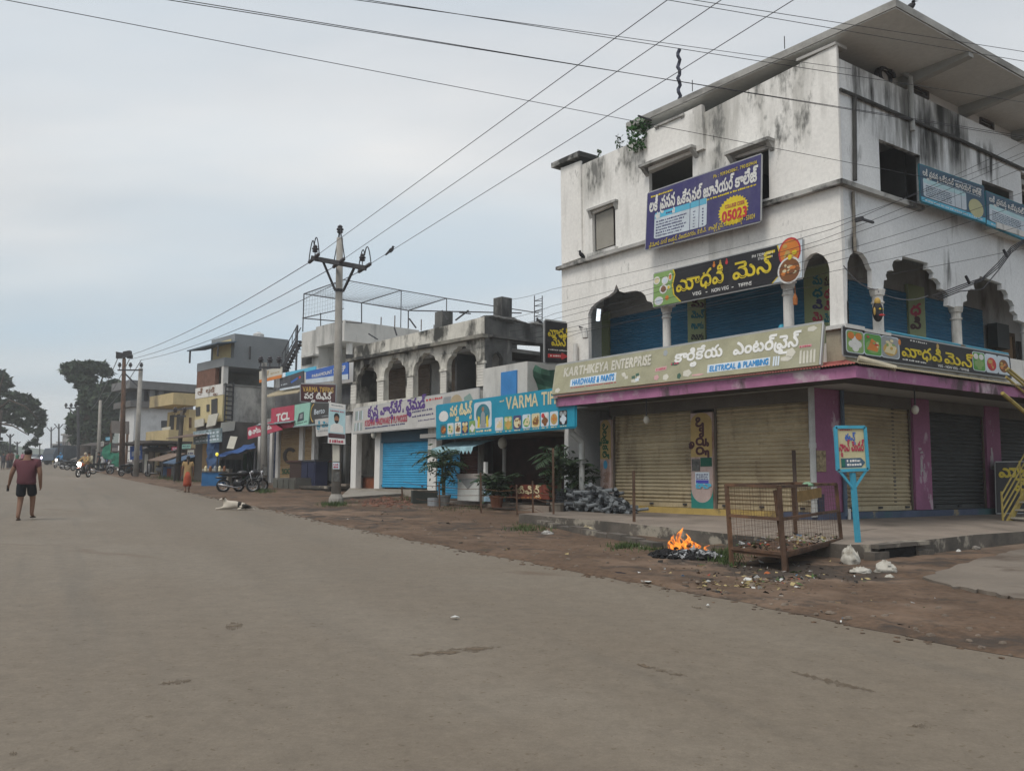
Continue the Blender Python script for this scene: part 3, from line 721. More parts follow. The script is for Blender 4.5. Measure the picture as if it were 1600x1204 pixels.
# ground floor: walls, shutters, plinth
GA,GB=FA.shift(-0.32),FB.shift(-1.1)
GK=K+dB*0.32+dA*1.1
zpl=GB.sz(1330,799)[1]
ztop=zb0-0.26
def gab(a,b,z):q=GK+dA*a+dB*b; return V((q.x,q.y,z))
def sA(x,y=740):return GA.sz(x,y)[0]-1.1
def sB(x,y=740):return GB.sz(x,y)[0]-0.32
print('GROUND zpl %.2f zb0 %.2f ztop %.2f sA955 %.2f' %(zpl,zb0,ztop,sA(955)))
gw=MB()
for a0,a1 in((-0.0,sA(1266)),):
 gw.box8(gab(a0,0,zpl),dA*(a1-a0),dB*0.3,UPZ*(ztop-zpl))
gw.build('corner_pillar',M_PURPLE,bld)
gp=MB()
gp.box8(gab(0,0.301,zpl),dA*0.35,dB*(sB(1322)-0.301),UPZ*(ztop-zpl)).cut()
gp.box8(gab(0,sB(1430),zpl),dA*0.35,dB*(sB(1456)-sB(1430)),UPZ*(ztop-zpl)).cut()
gp.box8(gab(0,sB(1544),zpl),dA*0.35,dB*(sB(1566)-sB(1544)),UPZ*(ztop-zpl)).cut()
gp.box8(gab(0,sB(1566)+2.6,zpl),dA*0.35,dB*4.5,UPZ*(ztop-zpl)).cut()
gp.build('side_pillar',M_PURPLE,bld)
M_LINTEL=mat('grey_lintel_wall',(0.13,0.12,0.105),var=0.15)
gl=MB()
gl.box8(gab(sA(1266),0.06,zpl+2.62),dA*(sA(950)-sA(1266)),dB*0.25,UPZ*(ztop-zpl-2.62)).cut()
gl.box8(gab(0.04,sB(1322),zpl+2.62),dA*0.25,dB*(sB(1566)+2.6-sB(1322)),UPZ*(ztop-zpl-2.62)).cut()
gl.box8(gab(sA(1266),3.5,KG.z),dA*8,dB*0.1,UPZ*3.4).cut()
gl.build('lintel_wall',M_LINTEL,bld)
def g_sh(fr,a,b,m,isA):
 f2=Frame(GK,dA,-dB)if isA else Frame(GK,dB,-dA)
 o=corrug(MB(),f2,min(a,b),max(a,b),zpl+0.12,zpl+2.72,-0.17,0.102,0.06,sub=6).build('roller_shutter',m,bld)
 MB().box8(f2.w(min(a,b),zpl,-0.16),f2.s*abs(a-b),f2.n*0.06,UPZ*0.12).build('bottom_rail',m,o)
 l=MB()
 for t in(0.1,0.5,0.9):l.box(f2.w(min(a,b)+abs(a-b)*t,zpl+0.08,-0.08),0.1,0.1,0.05).cut()
 l.build('lock',M_IRON,o)
 gd=MB()
 for q in(min(a,b),max(a,b)-0.06):gd.box8(f2.w(q,zpl,-0.11),f2.s*0.06,f2.n*0.04,UPZ*2.7).cut()
 gd.build('guide_rail',mat('shutter_guide',(0.13,0.11,0.09)),o); return o
g_sh(GA,sA(1080),sA(955),M_TANSH,True); g_sh(GA,sA(1266),sA(1114),M_TANSH,True)
g_sh(GB,sB(1322),sB(1430),M_TANSH,False); g_sh(GB,sB(1456),sB(1544),M_DARKSH,False); g_sh(GB,sB(1566),sB(1566)+2.6,M_DARKSH,False)
# painted pillars between the shutters, with their writing
M_PINKPIER=mat('faded_pink_pillar',(0.46,0.36,0.33),var=0.08,scale=2,stain=((0.30,0.19,0.15),0.35,(4,4,2),0.15))
M_OCHREP=mat('ochre_pillar_paint',(0.40,0.29,0.12),var=0.1,scale=3)
fa2=Frame(GK,dA,-dB)
def gpx(u,z):return fa2.w(u,z,0.0)
for(xa,xb,word,wide)in((938,955,'ఎలక్ట్రికల్',False),(1080,1114,'హార్డ్వేర్',True)):
 a0,a1=sA(xb),sA(xa); H=ztop-zpl
 o=MB().box8(gab(a0,0.0,zpl-0.02),dA*(a1-a0),dB*0.3,UPZ*(2.55)).build('painted_pillar',M_PINKPIER,bld)
 top=MB()
 pts=[fa2.w(a0+0.01,zpl+1.35,0.012),fa2.w(a1-0.01,zpl+1.35,0.012),fa2.w(a1-0.01,zpl+2.25,0.012)]+[fa2.w((a0+a1)/2+(a1-a0)/2*0.98*math.cos(R(18*k)),zpl+2.25+0.28*math.sin(R(18*k)),0.012)for k in range(11)]+[fa2.w(a0+0.01,zpl+2.25,0.012)]
 top.plate(pts,None,dB*0.01); top.build('painted_panel',M_OCHREP,o)
 ft=MB(); c_=(a0+a1)/2; hw=(a1-a0)/2
 ft.plate([fa2.w(a0,zpl-0.02,0.012),fa2.w(a1,zpl-0.02,0.012),fa2.w(a1,zpl+0.5,0.012)]+[fa2.w(c_+hw*math.cos(R(15*k)),zpl+0.5-0.36*math.sin(R(15*k)),0.012)for k in range(13)]+[fa2.w(a0,zpl+0.5,0.012)],None,dB*0.01)
 if wide:ft.build('painted_foot',mat('sea_green_paint',(0.03,0.22,0.19)),o)
 # writing runs down the pillar (turned a quarter)
 lo,W=layout(word); m2=MB(); zt=zpl+2.42; ln=1.02; k=ln/W; lf=0.015
 for P,Hh in lo:
  lf+=0.0004; loops=[[V((p[0],p[1],0))for p in P]]+[[V((p[0],p[1],0))for p in q]for q in Hh]
  fl=[p for l in loops for p in l]; kk=(a1-a0)*0.62/0.9
  m2.add([fa2.w(c_+hw*0.45-(p.y)*kk,zt-p.x*k,lf)for p in fl],[tuple(t)for t in tessellate_polygon(loops)])
  for l in loops:
   n=len(l); ww=0.035
   nn=[]
   for i in range(n):
    d=l[(i+1)% n]-l[i-1]; d=d.normalized()if d.length>1e-9 else V((1,0,0)); nn.append(V((-d.y,d.x,0))*ww)
   g1=[l[i]+nn[i]for i in range(n)]+[l[i]-nn[i]for i in range(n)]
   m2.add([fa2.w(c_+hw*0.45-p.y*kk,zt-p.x*k,lf+0.0002)for p in g1],[(i,(i+1)% n,n+(i+1)% n,n+i)for i in range(n)])
 m2.build('lettering',P_MAROON if wide else mat('dark_green_paint',(0.02,0.09,0.05)),o)
 def dec(name,u0,u1,z0,z1,m,lf=0.014):
  MB().plate([fa2.w(a1-(a1-a0)*u0,z1,lf),fa2.w(a1-(a1-a0)*u1,z1,lf),fa2.w(a1-(a1-a0)*u1,z0,lf),fa2.w(a1-(a1-a0)*u0,z0,lf)],None,dB*0.004).build(name,m,o)
 bb=Board(fa2,0.0,(0,0),(0,0),(0,0),(0,0)); bb.w=lambda u,v,lift=0.0,a0=a0,a1=a1:fa2.w(a1-(a1-a0)*u,zpl+2.5-2.5*v,lift+0.012)
 if wide:
  dec('paper_bill',0.05,0.42,zpl+0.98,zpl+1.30,mat('old_poster',(0.10,0.10,0.095),var=0.6,scale=9)); dec('green_paint_patch',0.45,0.97,zpl+1.10,zpl+1.33,mat('bottle_green_paint',(0.02,0.10,0.07)))
  dec('bill',0.2,0.85,zpl+0.62,zpl+0.95,P_PALE); dec('bill_print',0.24,0.82,zpl+0.65,zpl+0.74,mat('bill_blue',(0.08,0.08,0.42)),0.018)
  m3=MB()
  for k in range(3):bb.scribble(m3,0.25,0.652+0.022*k,0.8,0.652+0.022*k,0.012,5,0.006,0,k)
  m3.build('bill_text',P_NAVY,o)
  bb.text(o,'టాపా',0.22,0.79,0.9,0.79,0.045,P_CYAN,0.04)
 else:
  m3=MB(); m3.plate([fa2.w(c_+0.09*math.cos(R(20*k)),zpl+1.18+0.13*math.sin(R(20*k)),0.015)for k in range(18)],None,dB*0.004); m3.build('painted_disc',mat('disc_blue',(0.06,0.28,0.45)),o)
  vw=MB()
  for k in range(4):bb.text(o,'వమటప'[k],0.3,0.66+0.075*k,0.75,0.66+0.075*k,0.035,mat('faded_brown_paint',(0.26,0.16,0.12)),0.01)
plh=MB()
plh.box8(gab(0.9,-0.10,zpl-0.42),dA*(sA(937)-0.9),dB*0.4,UPZ*0.41)
plh.build('plinth',M_YPLINTH,bld)
plh=MB()
plh.box8(gab(-0.08,-0.07,zpl-0.45),dA*0.96,dB*0.4,UPZ*0.44).cut()
plh.box8(gab(-0.08,0.332,zpl-0.45),dA*0.4,dB*(LB-1.0),UPZ*0.44)
plh.build('plinth',M_BPLINTH,bld)
dpw=MB(); dpw.box8(gab(-0.012,-0.012,zpl+0.005),dA*(sA(1266)+0.01),dB*0.31,UPZ*0.42); dpw.build('painted_dado',mat('dark_blue_dado',(0.04,0.05,0.085),var=0.2),bld)
# drain pipes on the corner
for(a,b,r,m)in((sA(1275),-0.10,0.075,M_PIPE),(-0.06,sB(1316),0.05,mat('blue_drain',(0.10,0.14,0.19)))):
 q=gab(a,b,zpl-0.1); t=MB().tube([q,V((q.x,q.y,ztop))],r,10)
 for z in(0.3,1.5):t.lathe(V((q.x,q.y,zpl+z)),[(r*1.2,0),(r*1.2,0.12)],10)
 t.build('drain_pipe',m,bld,smooth=False)
wp=MB(); q=gab(-0.12,sB(1318),zpl-0.32); wp.tube([q,q+UPZ*0.4],0.04,8); wp.build('waste_pipe',M_PLAINWHITE,bld)
nb=Board(fa2,0,(0,0),(0,0),(0,0),(0,0)); fb2=Frame(GK,dB,-dA)
nb2=MB(); s0=0.03
nb2.plate([fb2.w(s0,zpl+1.45,0.03),fb2.w(s0+0.35,zpl+1.45,0.03),fb2.w(s0+0.35,zpl+0.95,0.03),fb2.w(s0,zpl+0.95,0.03)],None,-fb2.n*0.02)
nb2.build('notice',mat('tan_notice',(0.30,0.24,0.15),var=0.5,scale=12),bld)
# bare patches and torn bills on the side pillars
tp=MB(); q=random.Random(3)
for a,z,w,h in((sB(1437),1.55,0.22,0.04),(sB(1437),0.95,0.07,0.45),(sB(1442),0.98,0.05,0.2),(sB(1549),1.35,0.14,0.5),(sB(1549),1.2,0.3,0.18),(-0.25,1.0,0.1,0.03)):
 for k in range(4):
  a_,z_,w_,h_=a+q.uniform(-.05,.1),zpl+z+q.uniform(-.1,.1),w*q.uniform(.4,1),h*q.uniform(.4,1)
  if a<0:continue
  tp.plate([fb2.w(a_,z_,0.004+k*.002),fb2.w(a_+w_,z_+q.uniform(-.03,.03),0.004+k*.002),fb2.w(a_+w_*q.uniform(.5,1),z_+h_,0.004+k*.002),fb2.w(a_+w_*0.1,z_+h_*q.uniform(.6,1),0.004+k*.002)],None,-fb2.n*0.002)
tp.build('torn_bill',mat('torn_paper',(0.42,0.38,0.40),var=0.2,scale=8),bld)
# awning: sloping corrugated sheets with a mauve fascia
zf=FA.sz(1290,577,1.15)[1]; zf0=FA.sz(1290,594,1.15)[1]
EA,EB2=1.15,1.0
def awn(fr,s0,s1,proj,ztopw,zedge,off0,m,corner0,parent,name):
 """corrugated sheet from the wall down to the eave; corner0 mitres its start"""
 t=MB(); n=int((s1-s0)/0.019); b=0
 rows=[]
 for i in range(n+1):
  s=s0+(s1-s0)*i/n; d=0.012*math.sin(i*math.pi/2+0.4)
  top_in=max(0.0,0.0)
  # mitre at the corner: near s=0 the sheet runs out to -proj at the eave
  p0=fr.w(max(s,corner0),ztopw+d,off0); p1=fr.w(s,zedge+d,proj)
  rows.append((p0,p1))
 for i in range(n):t.quad(rows[i][0],rows[i+1][0],rows[i+1][1],rows[i][1])
 return t.build(name,m,parent)
aw=MB()
ztw=zb0+0.25
sAl=FA.sz(869,620,EA)[0]
awn(FA,-EB2-0.08,sAl,EA+0.1,ztw,zf+0.05,0.02,M_REDROOF,0.0,bld,'awning_sheet')
awn(FB,-EA-0.08,LB,EB2+0.1,ztw+0.002,zf+0.05,0.02,M_TANROOF,0.0,bld,'awning_sheet')
fc=MB()
fc.box8(AB(-EB2,-EA,zf0),dA*(sAl+EB2),dB*0.05,UPZ*(zf-zf0+0.01)).cut()
fc.box8(AB(-EB2,-EA+0.052,zf0),dA*0.05,dB*(LB+EA-0.06),UPZ*(zf-zf0+0.01))
fc.build('awning_fascia',M_FASCIA,bld)
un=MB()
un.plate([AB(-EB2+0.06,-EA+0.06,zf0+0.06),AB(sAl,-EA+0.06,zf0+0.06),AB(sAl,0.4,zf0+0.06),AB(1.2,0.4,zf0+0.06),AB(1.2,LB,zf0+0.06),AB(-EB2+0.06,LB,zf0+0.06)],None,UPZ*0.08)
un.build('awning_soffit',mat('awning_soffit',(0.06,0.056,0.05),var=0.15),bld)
# lamps under the awning
for(fr,x,y,off,lab)in((FA,1010,656,0.6,'a'),(FB,1430,640,0.3,'b')):
 q=fr.p(x,y,off); t=MB().blob(q,0.085,0.085,0.11,10,6); o=t.build('bulb_holder',P_FADEDWHITE,bld,smooth=True)
 MB().tube([q+UPZ*0.12,V((q.x,q.y,zf0+0.06))],0.02,6).build('cord',M_IRON,o)
 # twisted bar, aerial rods and brackets on the roof
zt_=zroofA
tb=MB(); q=AB(FA.sz(1069,150,-0.2)[0],0.0,zt_)
hgt=FA.sz(1069,76,-0.1)[1]-zt_
tb.tube([q+UPZ*(hgt*k/14)+V((0.035*math.sin(k*1.9),0.035*math.cos(k*1.9),0))for k in range(15)],0.05,8)
tb.build('wrapped_rod',mat('cloth_wrapped_rod',(0.055,0.06,0.085),var=0.5,scale=6),roof)
ar=MB()
for x in(1086,1232):q=AB(FA.sz(x,150,0)[0],-0.1,zt_); ar.tube([q,q+UPZ*0.32],0.012,5).cut()
ar.build('rod',M_IRON,roof)
sp_=MB(); a=FA.p(1018,188,0.05); b=FA.p(997,181,0.5); sp_.tube([a,b],0.03,6); sp_.build('spout',M_IRON,bld)
# rolled cable hanging under the roof on the side terrace
cr=MB(); c=FB.p(1388,117,-0.2)
cr.tube([c+dB*0.28*math.cos(R(20*k))+UPZ*0.2*math.sin(R(20*k))+dA*0.006*k for k in range(37)],0.05,6)
cr.build('cable_coil',M_IRON,bld)
# ------------------------------------------------------------------ signs on and around the corner building
P_STEEL=mat('sign_edge_steel',(0.38,0.39,0.39),rough=0.5)
def sign(name,bd,thick,m,label,cat='sign',edge=None,group=None,frame=0.0):
 c=bd.w(0.5,1.0)-bd.fr.n*thick
 t=thing(name,c,label,cat,group)
 mb=MB(); bd.panel(mb,thick,0); mb.build('board',[m],t)
 if frame:
  fm=MB(); cs=[bd.w(0,0),bd.w(1,0),bd.w(1,1),bd.w(0,1)]
  for i in range(4):fm.bar(cs[i]-bd.fr.n*thick/2,cs[(i+1)% 4]-bd.fr.n*thick/2,frame,thick+0.02)
  fm.build('frame',edge or P_STEEL,t)
 return t
 # the big faded hardware board, leaning on the awning
zt1=FA.sz(1284,504.5,0.80)[1]; zt0=FA.sz(1279,570,1.2)[1]
upv=(UPZ*(zt1-zt0)-FA.n*0.40).normalized()
FE=Frame(FA.w(0,zt0,1.2),FA.s,(FA.n*(zt1-zt0)+UPZ*0.40),upv)
bd=Board(FE,0.0,(868,571.5),(1284,504.5),(1279,570),(862,616))
t=sign('shop_signboard',bd,0.16,P_OLIVE,'long faded olive hardware signboard leaning over the awning, lettered KARTHIKEYA ENTERPRISE',edge=P_STEEL,frame=0.03)
bd.text(t,'KARTHIKEYA ENTERPRISE',0.035,0.43,0.362,0.42,0.30,P_FADEDWHITE,0.045,shear=0.0)
bd.text(t,'కార్తికేయ',0.452,0.46,0.63,0.455,0.22,P_WHITE,0.035)
bd.text(t,'ఎంటర్‌ప్రైస్',0.672,0.47,0.915,0.47,0.22,P_WHITE,0.035)
mb=MB(); bd.shape(mb,[(0.065,0.56),(0.236,0.52),(0.236,0.80),(0.065,0.80)]); bd.shape(mb,[(0.58,0.66),(0.815,0.66),(0.815,0.87),(0.58,0.88)]); mb.build('label_strip',P_PALE,t)
bd.text(t,'HARDWARE & PAINTS',0.072,0.765,0.228,0.745,0.19,P_BLUE,0.05,0.010)
bd.text(t,'ELETRICAL & PLAMBING',0.588,0.845,0.808,0.83,0.145,P_BLUE,0.05,0.010)
mb=MB(); q=random.Random(11)
for u,v,ru,rv,m in((0.455,0.50,0.018,0.06,3),(0.425,0.86,0.012,0.10,0),(0.39,0.84,0.01,0.09,1),(0.415,0.14,0.009,0.10,2),(0.505,0.82,0.018,0.11,0),(0.475,0.87,0.008,0.09,3),(0.02,0.88,0.010,0.09,0),(0.89,0.62,0.02,0.13,0),(0.875,0.75,0.025,0.07,0),(0.965,0.10,0.02,0.07,0),(0.545,0.90,0.025,0.03,1)):
 bd.disc(mb,u,v,ru,rv,0.005,m,10,0.18)
for k in range(5):bd.shape(mb,[(0.925+0.013*k,0.60+0.03*(k % 2)),(0.932+0.013*k,0.58+0.03*(k % 3)),(0.934+0.013*k,0.92),(0.926+0.013*k,0.92)],0.006,0.002,0)
for k in range(3):bd.shape(mb,[(0.826+0.009*k,0.66),(0.832+0.009*k,0.66),(0.832+0.009*k,0.9),(0.826+0.009*k,0.9)],0.006,0.002,4)
for k in range(10):
 u=q.uniform(0.25,0.35); v=q.uniform(0.5,0.88); bd.shape(mb,[(u,v),(u+0.012,v-0.02),(u+0.014,v+0.07),(u+0.002,v+0.08)],0.005+0.0005*k,0.002,q.choice((0,0,4,3)))
bd.shape(mb,[(0.383,0.56),(0.425,0.53),(0.425,0.64),(0.383,0.67)],0.005,0.002,1); bd.shape(mb,[(0.922,0.47),(0.968,0.47),(0.968,0.53),(0.922,0.53)],0.005,0.002,1)
mb.build('product_picture',[P_FADEDWHITE,P_PINK,P_GREY,mat('print_dark_green',(0.06,0.12,0.09)),P_PALE],t)
mb=MB(); bd.scribble(mb,0.387,0.635,0.422,0.615,0.06,5,0.008); bd.scribble(mb,0.44,0.52,0.47,0.51,0.05,3,0.009); bd.scribble(mb,0.924,0.52,0.966,0.52,0.035,5,0.009); bd.scribble(mb,0.07,0.86,0.24,0.85,0.03,20,0.008); mb.build('small_print',P_CRIMSON,t)
# black and yellow mess board over the street side arcade
bd=Board(FA,0.32,(1021.7,428),(1253.7,374),(1253,433.4),(1021,479.5))
t=sign('restaurant_signboard',bd,0.05,P_BLACK,'black mess signboard with yellow Telugu lettering and a curry bowl, hung on the street arcade',frame=0.02)
mb=MB()
bd.shape(mb,[(0,0),(0.125,0),(0.135,0.15),(0.12,0.45),(0.13,0.75),(0.18,1.0),(0,1.0)],0.004,0.003,0)
bd.shape(mb,[(0.83,0),(1.0,0),(1.0,1.0),(0.80,1.0),(0.85,0.78),(0.86,0.5),(0.845,0.25)],0.004,0.003,3)
for P,w in(([(0.125,0),(0.137,0.15),(0.122,0.45),(0.132,0.75),(0.18,1.0)],0.008),([(0.828,0),(0.845,0.25),(0.86,0.5),(0.85,0.78),(0.795,1.0)],0.008)):
 for i in range(len(P)-1):bd.shape(mb,[P[i],(P[i][0]+w,P[i][1]),(P[i+1][0]+w,P[i+1][1]),P[i+1]],0.008,0.003,1)
mb.build('picture_ground',[P_LEAF,P_YELLOW,P_GREEN,P_PALE],t)
for i,(u,v,ru,rv,c)in enumerate(((0.02,0.22,0.022,0.12,P_CREAM),(0.075,0.27,0.022,0.12,P_PALE),(0.065,0.52,0.026,0.14,P_BROWN),(0.1,0.5,0.012,0.07,P_YELLOW),(0.035,0.85,0.03,0.13,P_PALE),(0.09,0.8,0.012,0.07,P_ORANGE),(0.11,0.2,0.012,0.12,P_ORANGE))):
 mb=MB(); bd.disc(mb,u,v,ru,rv,0.009,0,14); bd.disc(mb,u,v,ru*0.7,rv*0.7,0.012,1,12); mb.build('dish_picture',[P_WHITE if i != 5 else P_ORANGE,c],t)
for(u,v,ru,rv,c1,c2,c3)in((0.915,0.25,0.075,0.38,P_RED,P_ORANGE,P_GOLD),(0.915,0.74,0.08,0.36,P_WHITE,P_BROWN,P_ORANGE)):
 mb=MB(); bd.disc(mb,u,v,ru,rv,0.009 if v<0.5 else 0.013,0,22); bd.disc(mb,u,v,ru*0.87,rv*0.87,0.011 if v<0.5 else 0.016,1,20); q=random.Random(5+int(v*9))
 for k in range(16):a=q.uniform(0,6.3); rr=q.uniform(0,0.65); bd.disc(mb,u+ru*rr*math.cos(a),v+rv*rr*math.sin(a),ru*q.uniform(0.08,0.28),rv*q.uniform(0.08,0.22),0.017+0.0006*k,1+k % 3,9)
 mb.build('bowl_picture',[c1,c2,c3,P_YELLOW if v<0.5 else P_CREAM],t)
bd.text(t,'మాధవి',0.15,0.695,0.47,0.68,0.33,P_YELLOW,0.018,0.008)
bd.text(t,'మెస్',0.53,0.68,0.79,0.67,0.33,P_YELLOW,0.018,0.008)
bd.text(t,'VEG',0.262,0.90,0.32,0.905,0.10,P_WHITE,0.03); bd.text(t,'-',0.35,0.905,0.362,0.905,0.10,P_WHITE,0.04)
bd.text(t,'NON VEG',0.39,0.915,0.505,0.915,0.10,P_WHITE,0.03); bd.text(t,'-',0.525,0.915,0.538,0.915,0.10,P_WHITE,0.04); bd.text(t,'TIFFINS',0.57,0.925,0.66,0.925,0.10,P_WHITE,0.03)
bd.text(t,'PH 7329045671',0.66,0.19,0.80,0.19,0.075,P_WHITE,0.02); bd.text(t,'9705390874',0.70,0.29,0.80,0.29,0.07,P_WHITE,0.02)
for u,m in((0.405,P_ORANGE),(0.447,P_GOLD),(0.49,P_RED)):
 mb=MB(); bd.disc(mb,u,0.15,0.009,0.06,0.008,0,8); bd.disc(mb,u,0.08,0.006,0.04,0.010,0,8); mb.build('emblem',m,t)
 # indigo college board
bd=Board(FA,0.34,(1012,302.4),(1188.7,241.3),(1187.4,345),(1008.6,389.5))
t=sign('college_signboard',bd,0.05,P_NAVY,'large indigo college signboard with a course table and a yellow starburst',frame=0.025)
bd.text(t,'లక్ష్మీ ప్రసన్న',0.02,0.345,0.245,0.355,0.15,P_WHITE,0.035,0.006)
bd.text(t,'ఒకేషనల్',0.265,0.37,0.475,0.37,0.135,P_WHITE,0.035,0.006)
bd.text(t,'జూనియర్',0.495,0.385,0.755,0.375,0.135,P_WHITE,0.035,0.006)
bd.text(t,'కాలేజ్',0.775,0.38,0.965,0.375,0.135,P_WHITE,0.035,0.006)
bd.text(t,'Ph : 9393431067, 7901559414',0.58,0.125,0.965,0.12,0.055,P_YELLOW,0.012)
mb=MB(); bd.scribble(mb,0.03,0.10,0.22,0.10,0.03,14,0.006,0,2); bd.scribble(mb,0.42,0.455,0.965,0.445,0.03,34,0.006,0,3); mb.build('small_print',P_YELLOW,t)
bd.text(t,'శ్రీనివాస నగర్ జంక్షన్, విజయనగరం, కె.టి.వి.',0.03,0.985,0.53,0.955,0.05,P_YELLOW,0.01)
bd.text(t,'కాంప్లెక్స్ పైన, మండలం, జిల్లా - 531024',0.55,0.95,0.955,0.935,0.05,P_YELLOW,0.01)
mb=MB(); bd.rrect(mb,0.07,0.40,0.53,0.86,0.07,0.005,0); bd.shape(mb,[(0.075,0.40),(0.525,0.40),(0.525,0.50),(0.072,0.50)],0.008,0.003,1)
for u in(0.38,0.46):bd.shape(mb,[(u,0.40),(u+0.004,0.40),(u+0.004,0.86),(u,0.86)],0.010,0.002,2)
for k in range(6):bd.scribble(mb,0.085,0.575+0.05*k,0.35-0.02*(k % 3),0.575+0.05*k,0.026,18,0.010,2,k+20); bd.disc(mb,0.495,0.565+0.05*k,0.007,0.014,0.010,2,6); bd.scribble(mb,0.41,0.575+0.05*k,0.43,0.575+0.05*k,0.012,1,0.010,2,k)
bd.scribble(mb,0.17,0.47,0.24,0.47,0.035,4,0.011,2,9)
mb.build('course_table',[P_PALE,P_CYAN,P_NAVY],t)
mb=MB(); n=56
bd.shape(mb,[(0.765+0.135*(1-0.12*(k % 2))*math.cos(2*math.pi*k/n),0.73+0.235*(1-0.12*(k % 2))*math.sin(2*math.pi*k/n))for k in range(n)if True],0.005,0.003,0)
mb.build('starburst',P_YELLOW,t)
bd.text(t,'COLLEGE CODE',0.69,0.67,0.86,0.67,0.055,P_CRIMSON,0.03,0.010); bd.text(t,'05023',0.665,0.87,0.88,0.87,0.155,P_RED,0.045,0.010)
# side street mess board on the balcony parapet
bd=Board(FB,0.12,(1318,510),(1578,556),(1581,590.6),(1319,554))
t=sign('restaurant_signboard',bd,0.05,P_BLACK,'long black mess signboard with six food pictures along the side street balcony',frame=0.02)
for i,(u0,u1,k,cs,bgm)in enumerate(((0.018,0.118,1,[P_WHITE,P_ORANGE],P_LEAF),(0.125,0.225,2,[P_LEAF,P_ORANGE,P_CREAM,P_RED],P_GREEN),(0.228,0.328,2,[P_GOLD,P_CREAM,P_LEAF],P_GREY),(0.775,0.845,1,[P_LEAF,P_WHITE],P_GREEN),(0.852,0.918,0,[P_RED,P_ORANGE,P_GOLD],P_PALE),(0.925,0.99,0,[P_BROWN,P_ORANGE,P_GOLD],P_PALE))):
 bd.food(t,u0,0.1,u1,0.86,cs,bgm,0.14,i+1,k,frame=P_PALE)
bd.text(t,'మాధవి',0.345,0.72,0.585,0.74,0.32,P_YELLOW,0.02,0.008); bd.text(t,'మెస్',0.60,0.755,0.765,0.78,0.32,P_YELLOW,0.02,0.008)
mb=MB(); bd.scribble(mb,0.35,0.88,0.49,0.90,0.06,12,0.006,0,4); bd.scribble(mb,0.40,0.10,0.50,0.12,0.05,9,0.006,0,5); mb.build('small_print',P_WHITE,t)
bd.text(t,'VEG - NON VEG - TIFFINS',0.56,0.95,0.745,0.97,0.10,P_WHITE,0.035)
for u,v,m in((0.335,0.22,P_ORANGE),(0.565,0.14,P_GOLD),(0.765,0.30,P_RED)):
 mb=MB(); bd.disc(mb,u,v,0.008,0.12,0.008,0,8); mb.build('emblem',m,t)
 # two teal college boards high on the side wall
P_SLATE=flatmat('print_slate',(0.045,0.10,0.16)); P_PALEY=flatmat('print_pale_yellow',(0.47,0.46,0.24)); P_LCYAN=flatmat('print_light_cyan',(0.42,0.62,0.66))
for i,(c,off)in enumerate((((1437,257),(1537.5,292),(1540,348),(1440,314)),0.36)if False else c for c in((((1437,257),(1537.5,292),(1540,348),(1440,314)),0.40),(((1541,299),(1652,342),(1654,396),(1542,350)),0.37))):
 bd=Board(FB,off,*c)
 t=sign('college_signboard',bd,0.05,P_SLATE,'dark teal college board on the side wall, %s' %('whole, beside the first side window' if i==0 else 'cut by the picture edge'),frame=0.02,edge=P_TEAL)
 mb=MB(); bd.rrect(mb,0.04,0.34,0.71,0.84,0.08,0.005,0); bd.shape(mb,[(0.05,0.34),(0.70,0.34),(0.70,0.46),(0.05,0.46)],0.008,0.003,1)
 for k in range(6):bd.scribble(mb,0.08,0.54+0.052*k,0.48,0.54+0.052*k,0.028,20,0.010,2,k+3)
 for u in(0.53,0.63):bd.shape(mb,[(u,0.36),(u+0.004,0.36),(u+0.004,0.84),(u,0.84)],0.010,0.002,2)
 mb.build('course_table',[P_PALE,P_LCYAN,P_SLATE],t)
 mb=MB(); bd.disc(mb,0.86,0.68,0.115,0.25,0.006,0,24); mb.build('yellow_disc',P_PALEY,t)
 mb=MB(); bd.shape(mb,[(0,0.87),(1,0.87),(1,1),(0,1)],0.004,0.003,0); bd.scribble(mb,0.06,0.96,0.95,0.96,0.05,30,0.008,1,6); mb.build('foot_strip',[P_CYAN,P_PALE],t)
 bd.text(t,'లక్ష్మీ ప్రసన్న ఒకేషనల్',0.04,0.255,0.52,0.26,0.11,P_WHITE,0.03,0.006); bd.text(t,'జూనియర్ కాలేజ్',0.55,0.27,0.95,0.28,0.11,P_WHITE,0.03,0.006)
 mb=MB(); bd.scribble(mb,0.5,0.12,0.95,0.12,0.04,20,0.006,0,8); bd.scribble(mb,0.3,0.32,0.95,0.33,0.02,30,0.006,0,9); mb.build('small_print',P_PALE,t)
 # projecting blade board on the far left pier
FBL=Frame(FA.w(sL-0.25,5.0,0.2),dB,-dA)
bd=Board(FBL,0.05,(853,500.5),(892,506),(892.5,567),(853,566))
t=sign('blade_signboard',bd,0.10,P_BLACK,'small black mess board with a red arrow, jutting from the left pier',frame=0.02)
bd.text(t,'మాధవి',0.08,0.36,0.92,0.36,0.15,P_YELLOW,0.03); bd.text(t,'మెస్',0.22,0.58,0.78,0.58,0.15,P_YELLOW,0.03)
mb=MB(); bd.scribble(mb,0.1,0.70,0.9,0.71,0.03,12,0.006); mb.build('small_print',P_WHITE,t)
mb=MB(); bd.shape(mb,[(0.08,0.79),(0.62,0.79),(0.62,0.745),(0.9,0.835),(0.62,0.925),(0.62,0.88),(0.08,0.88)],0.006); mb.build('arrow',P_RED,t)
mb=MB(); bd.scribble(mb,0.17,0.85,0.58,0.85,0.035,4,0.011); mb.build('small_print',P_WHITE,t)
mb=MB(); q=bd.w(1.0,0.15); mb.bar(q-bd.fr.n*0.03,q-bd.fr.n*0.03+dB*0.35,0.04); q=bd.w(1.0,0.8); mb.bar(q-bd.fr.n*0.03,q-bd.fr.n*0.03+dB*0.35,0.04); mb.build('bracket',M_IRON,t)
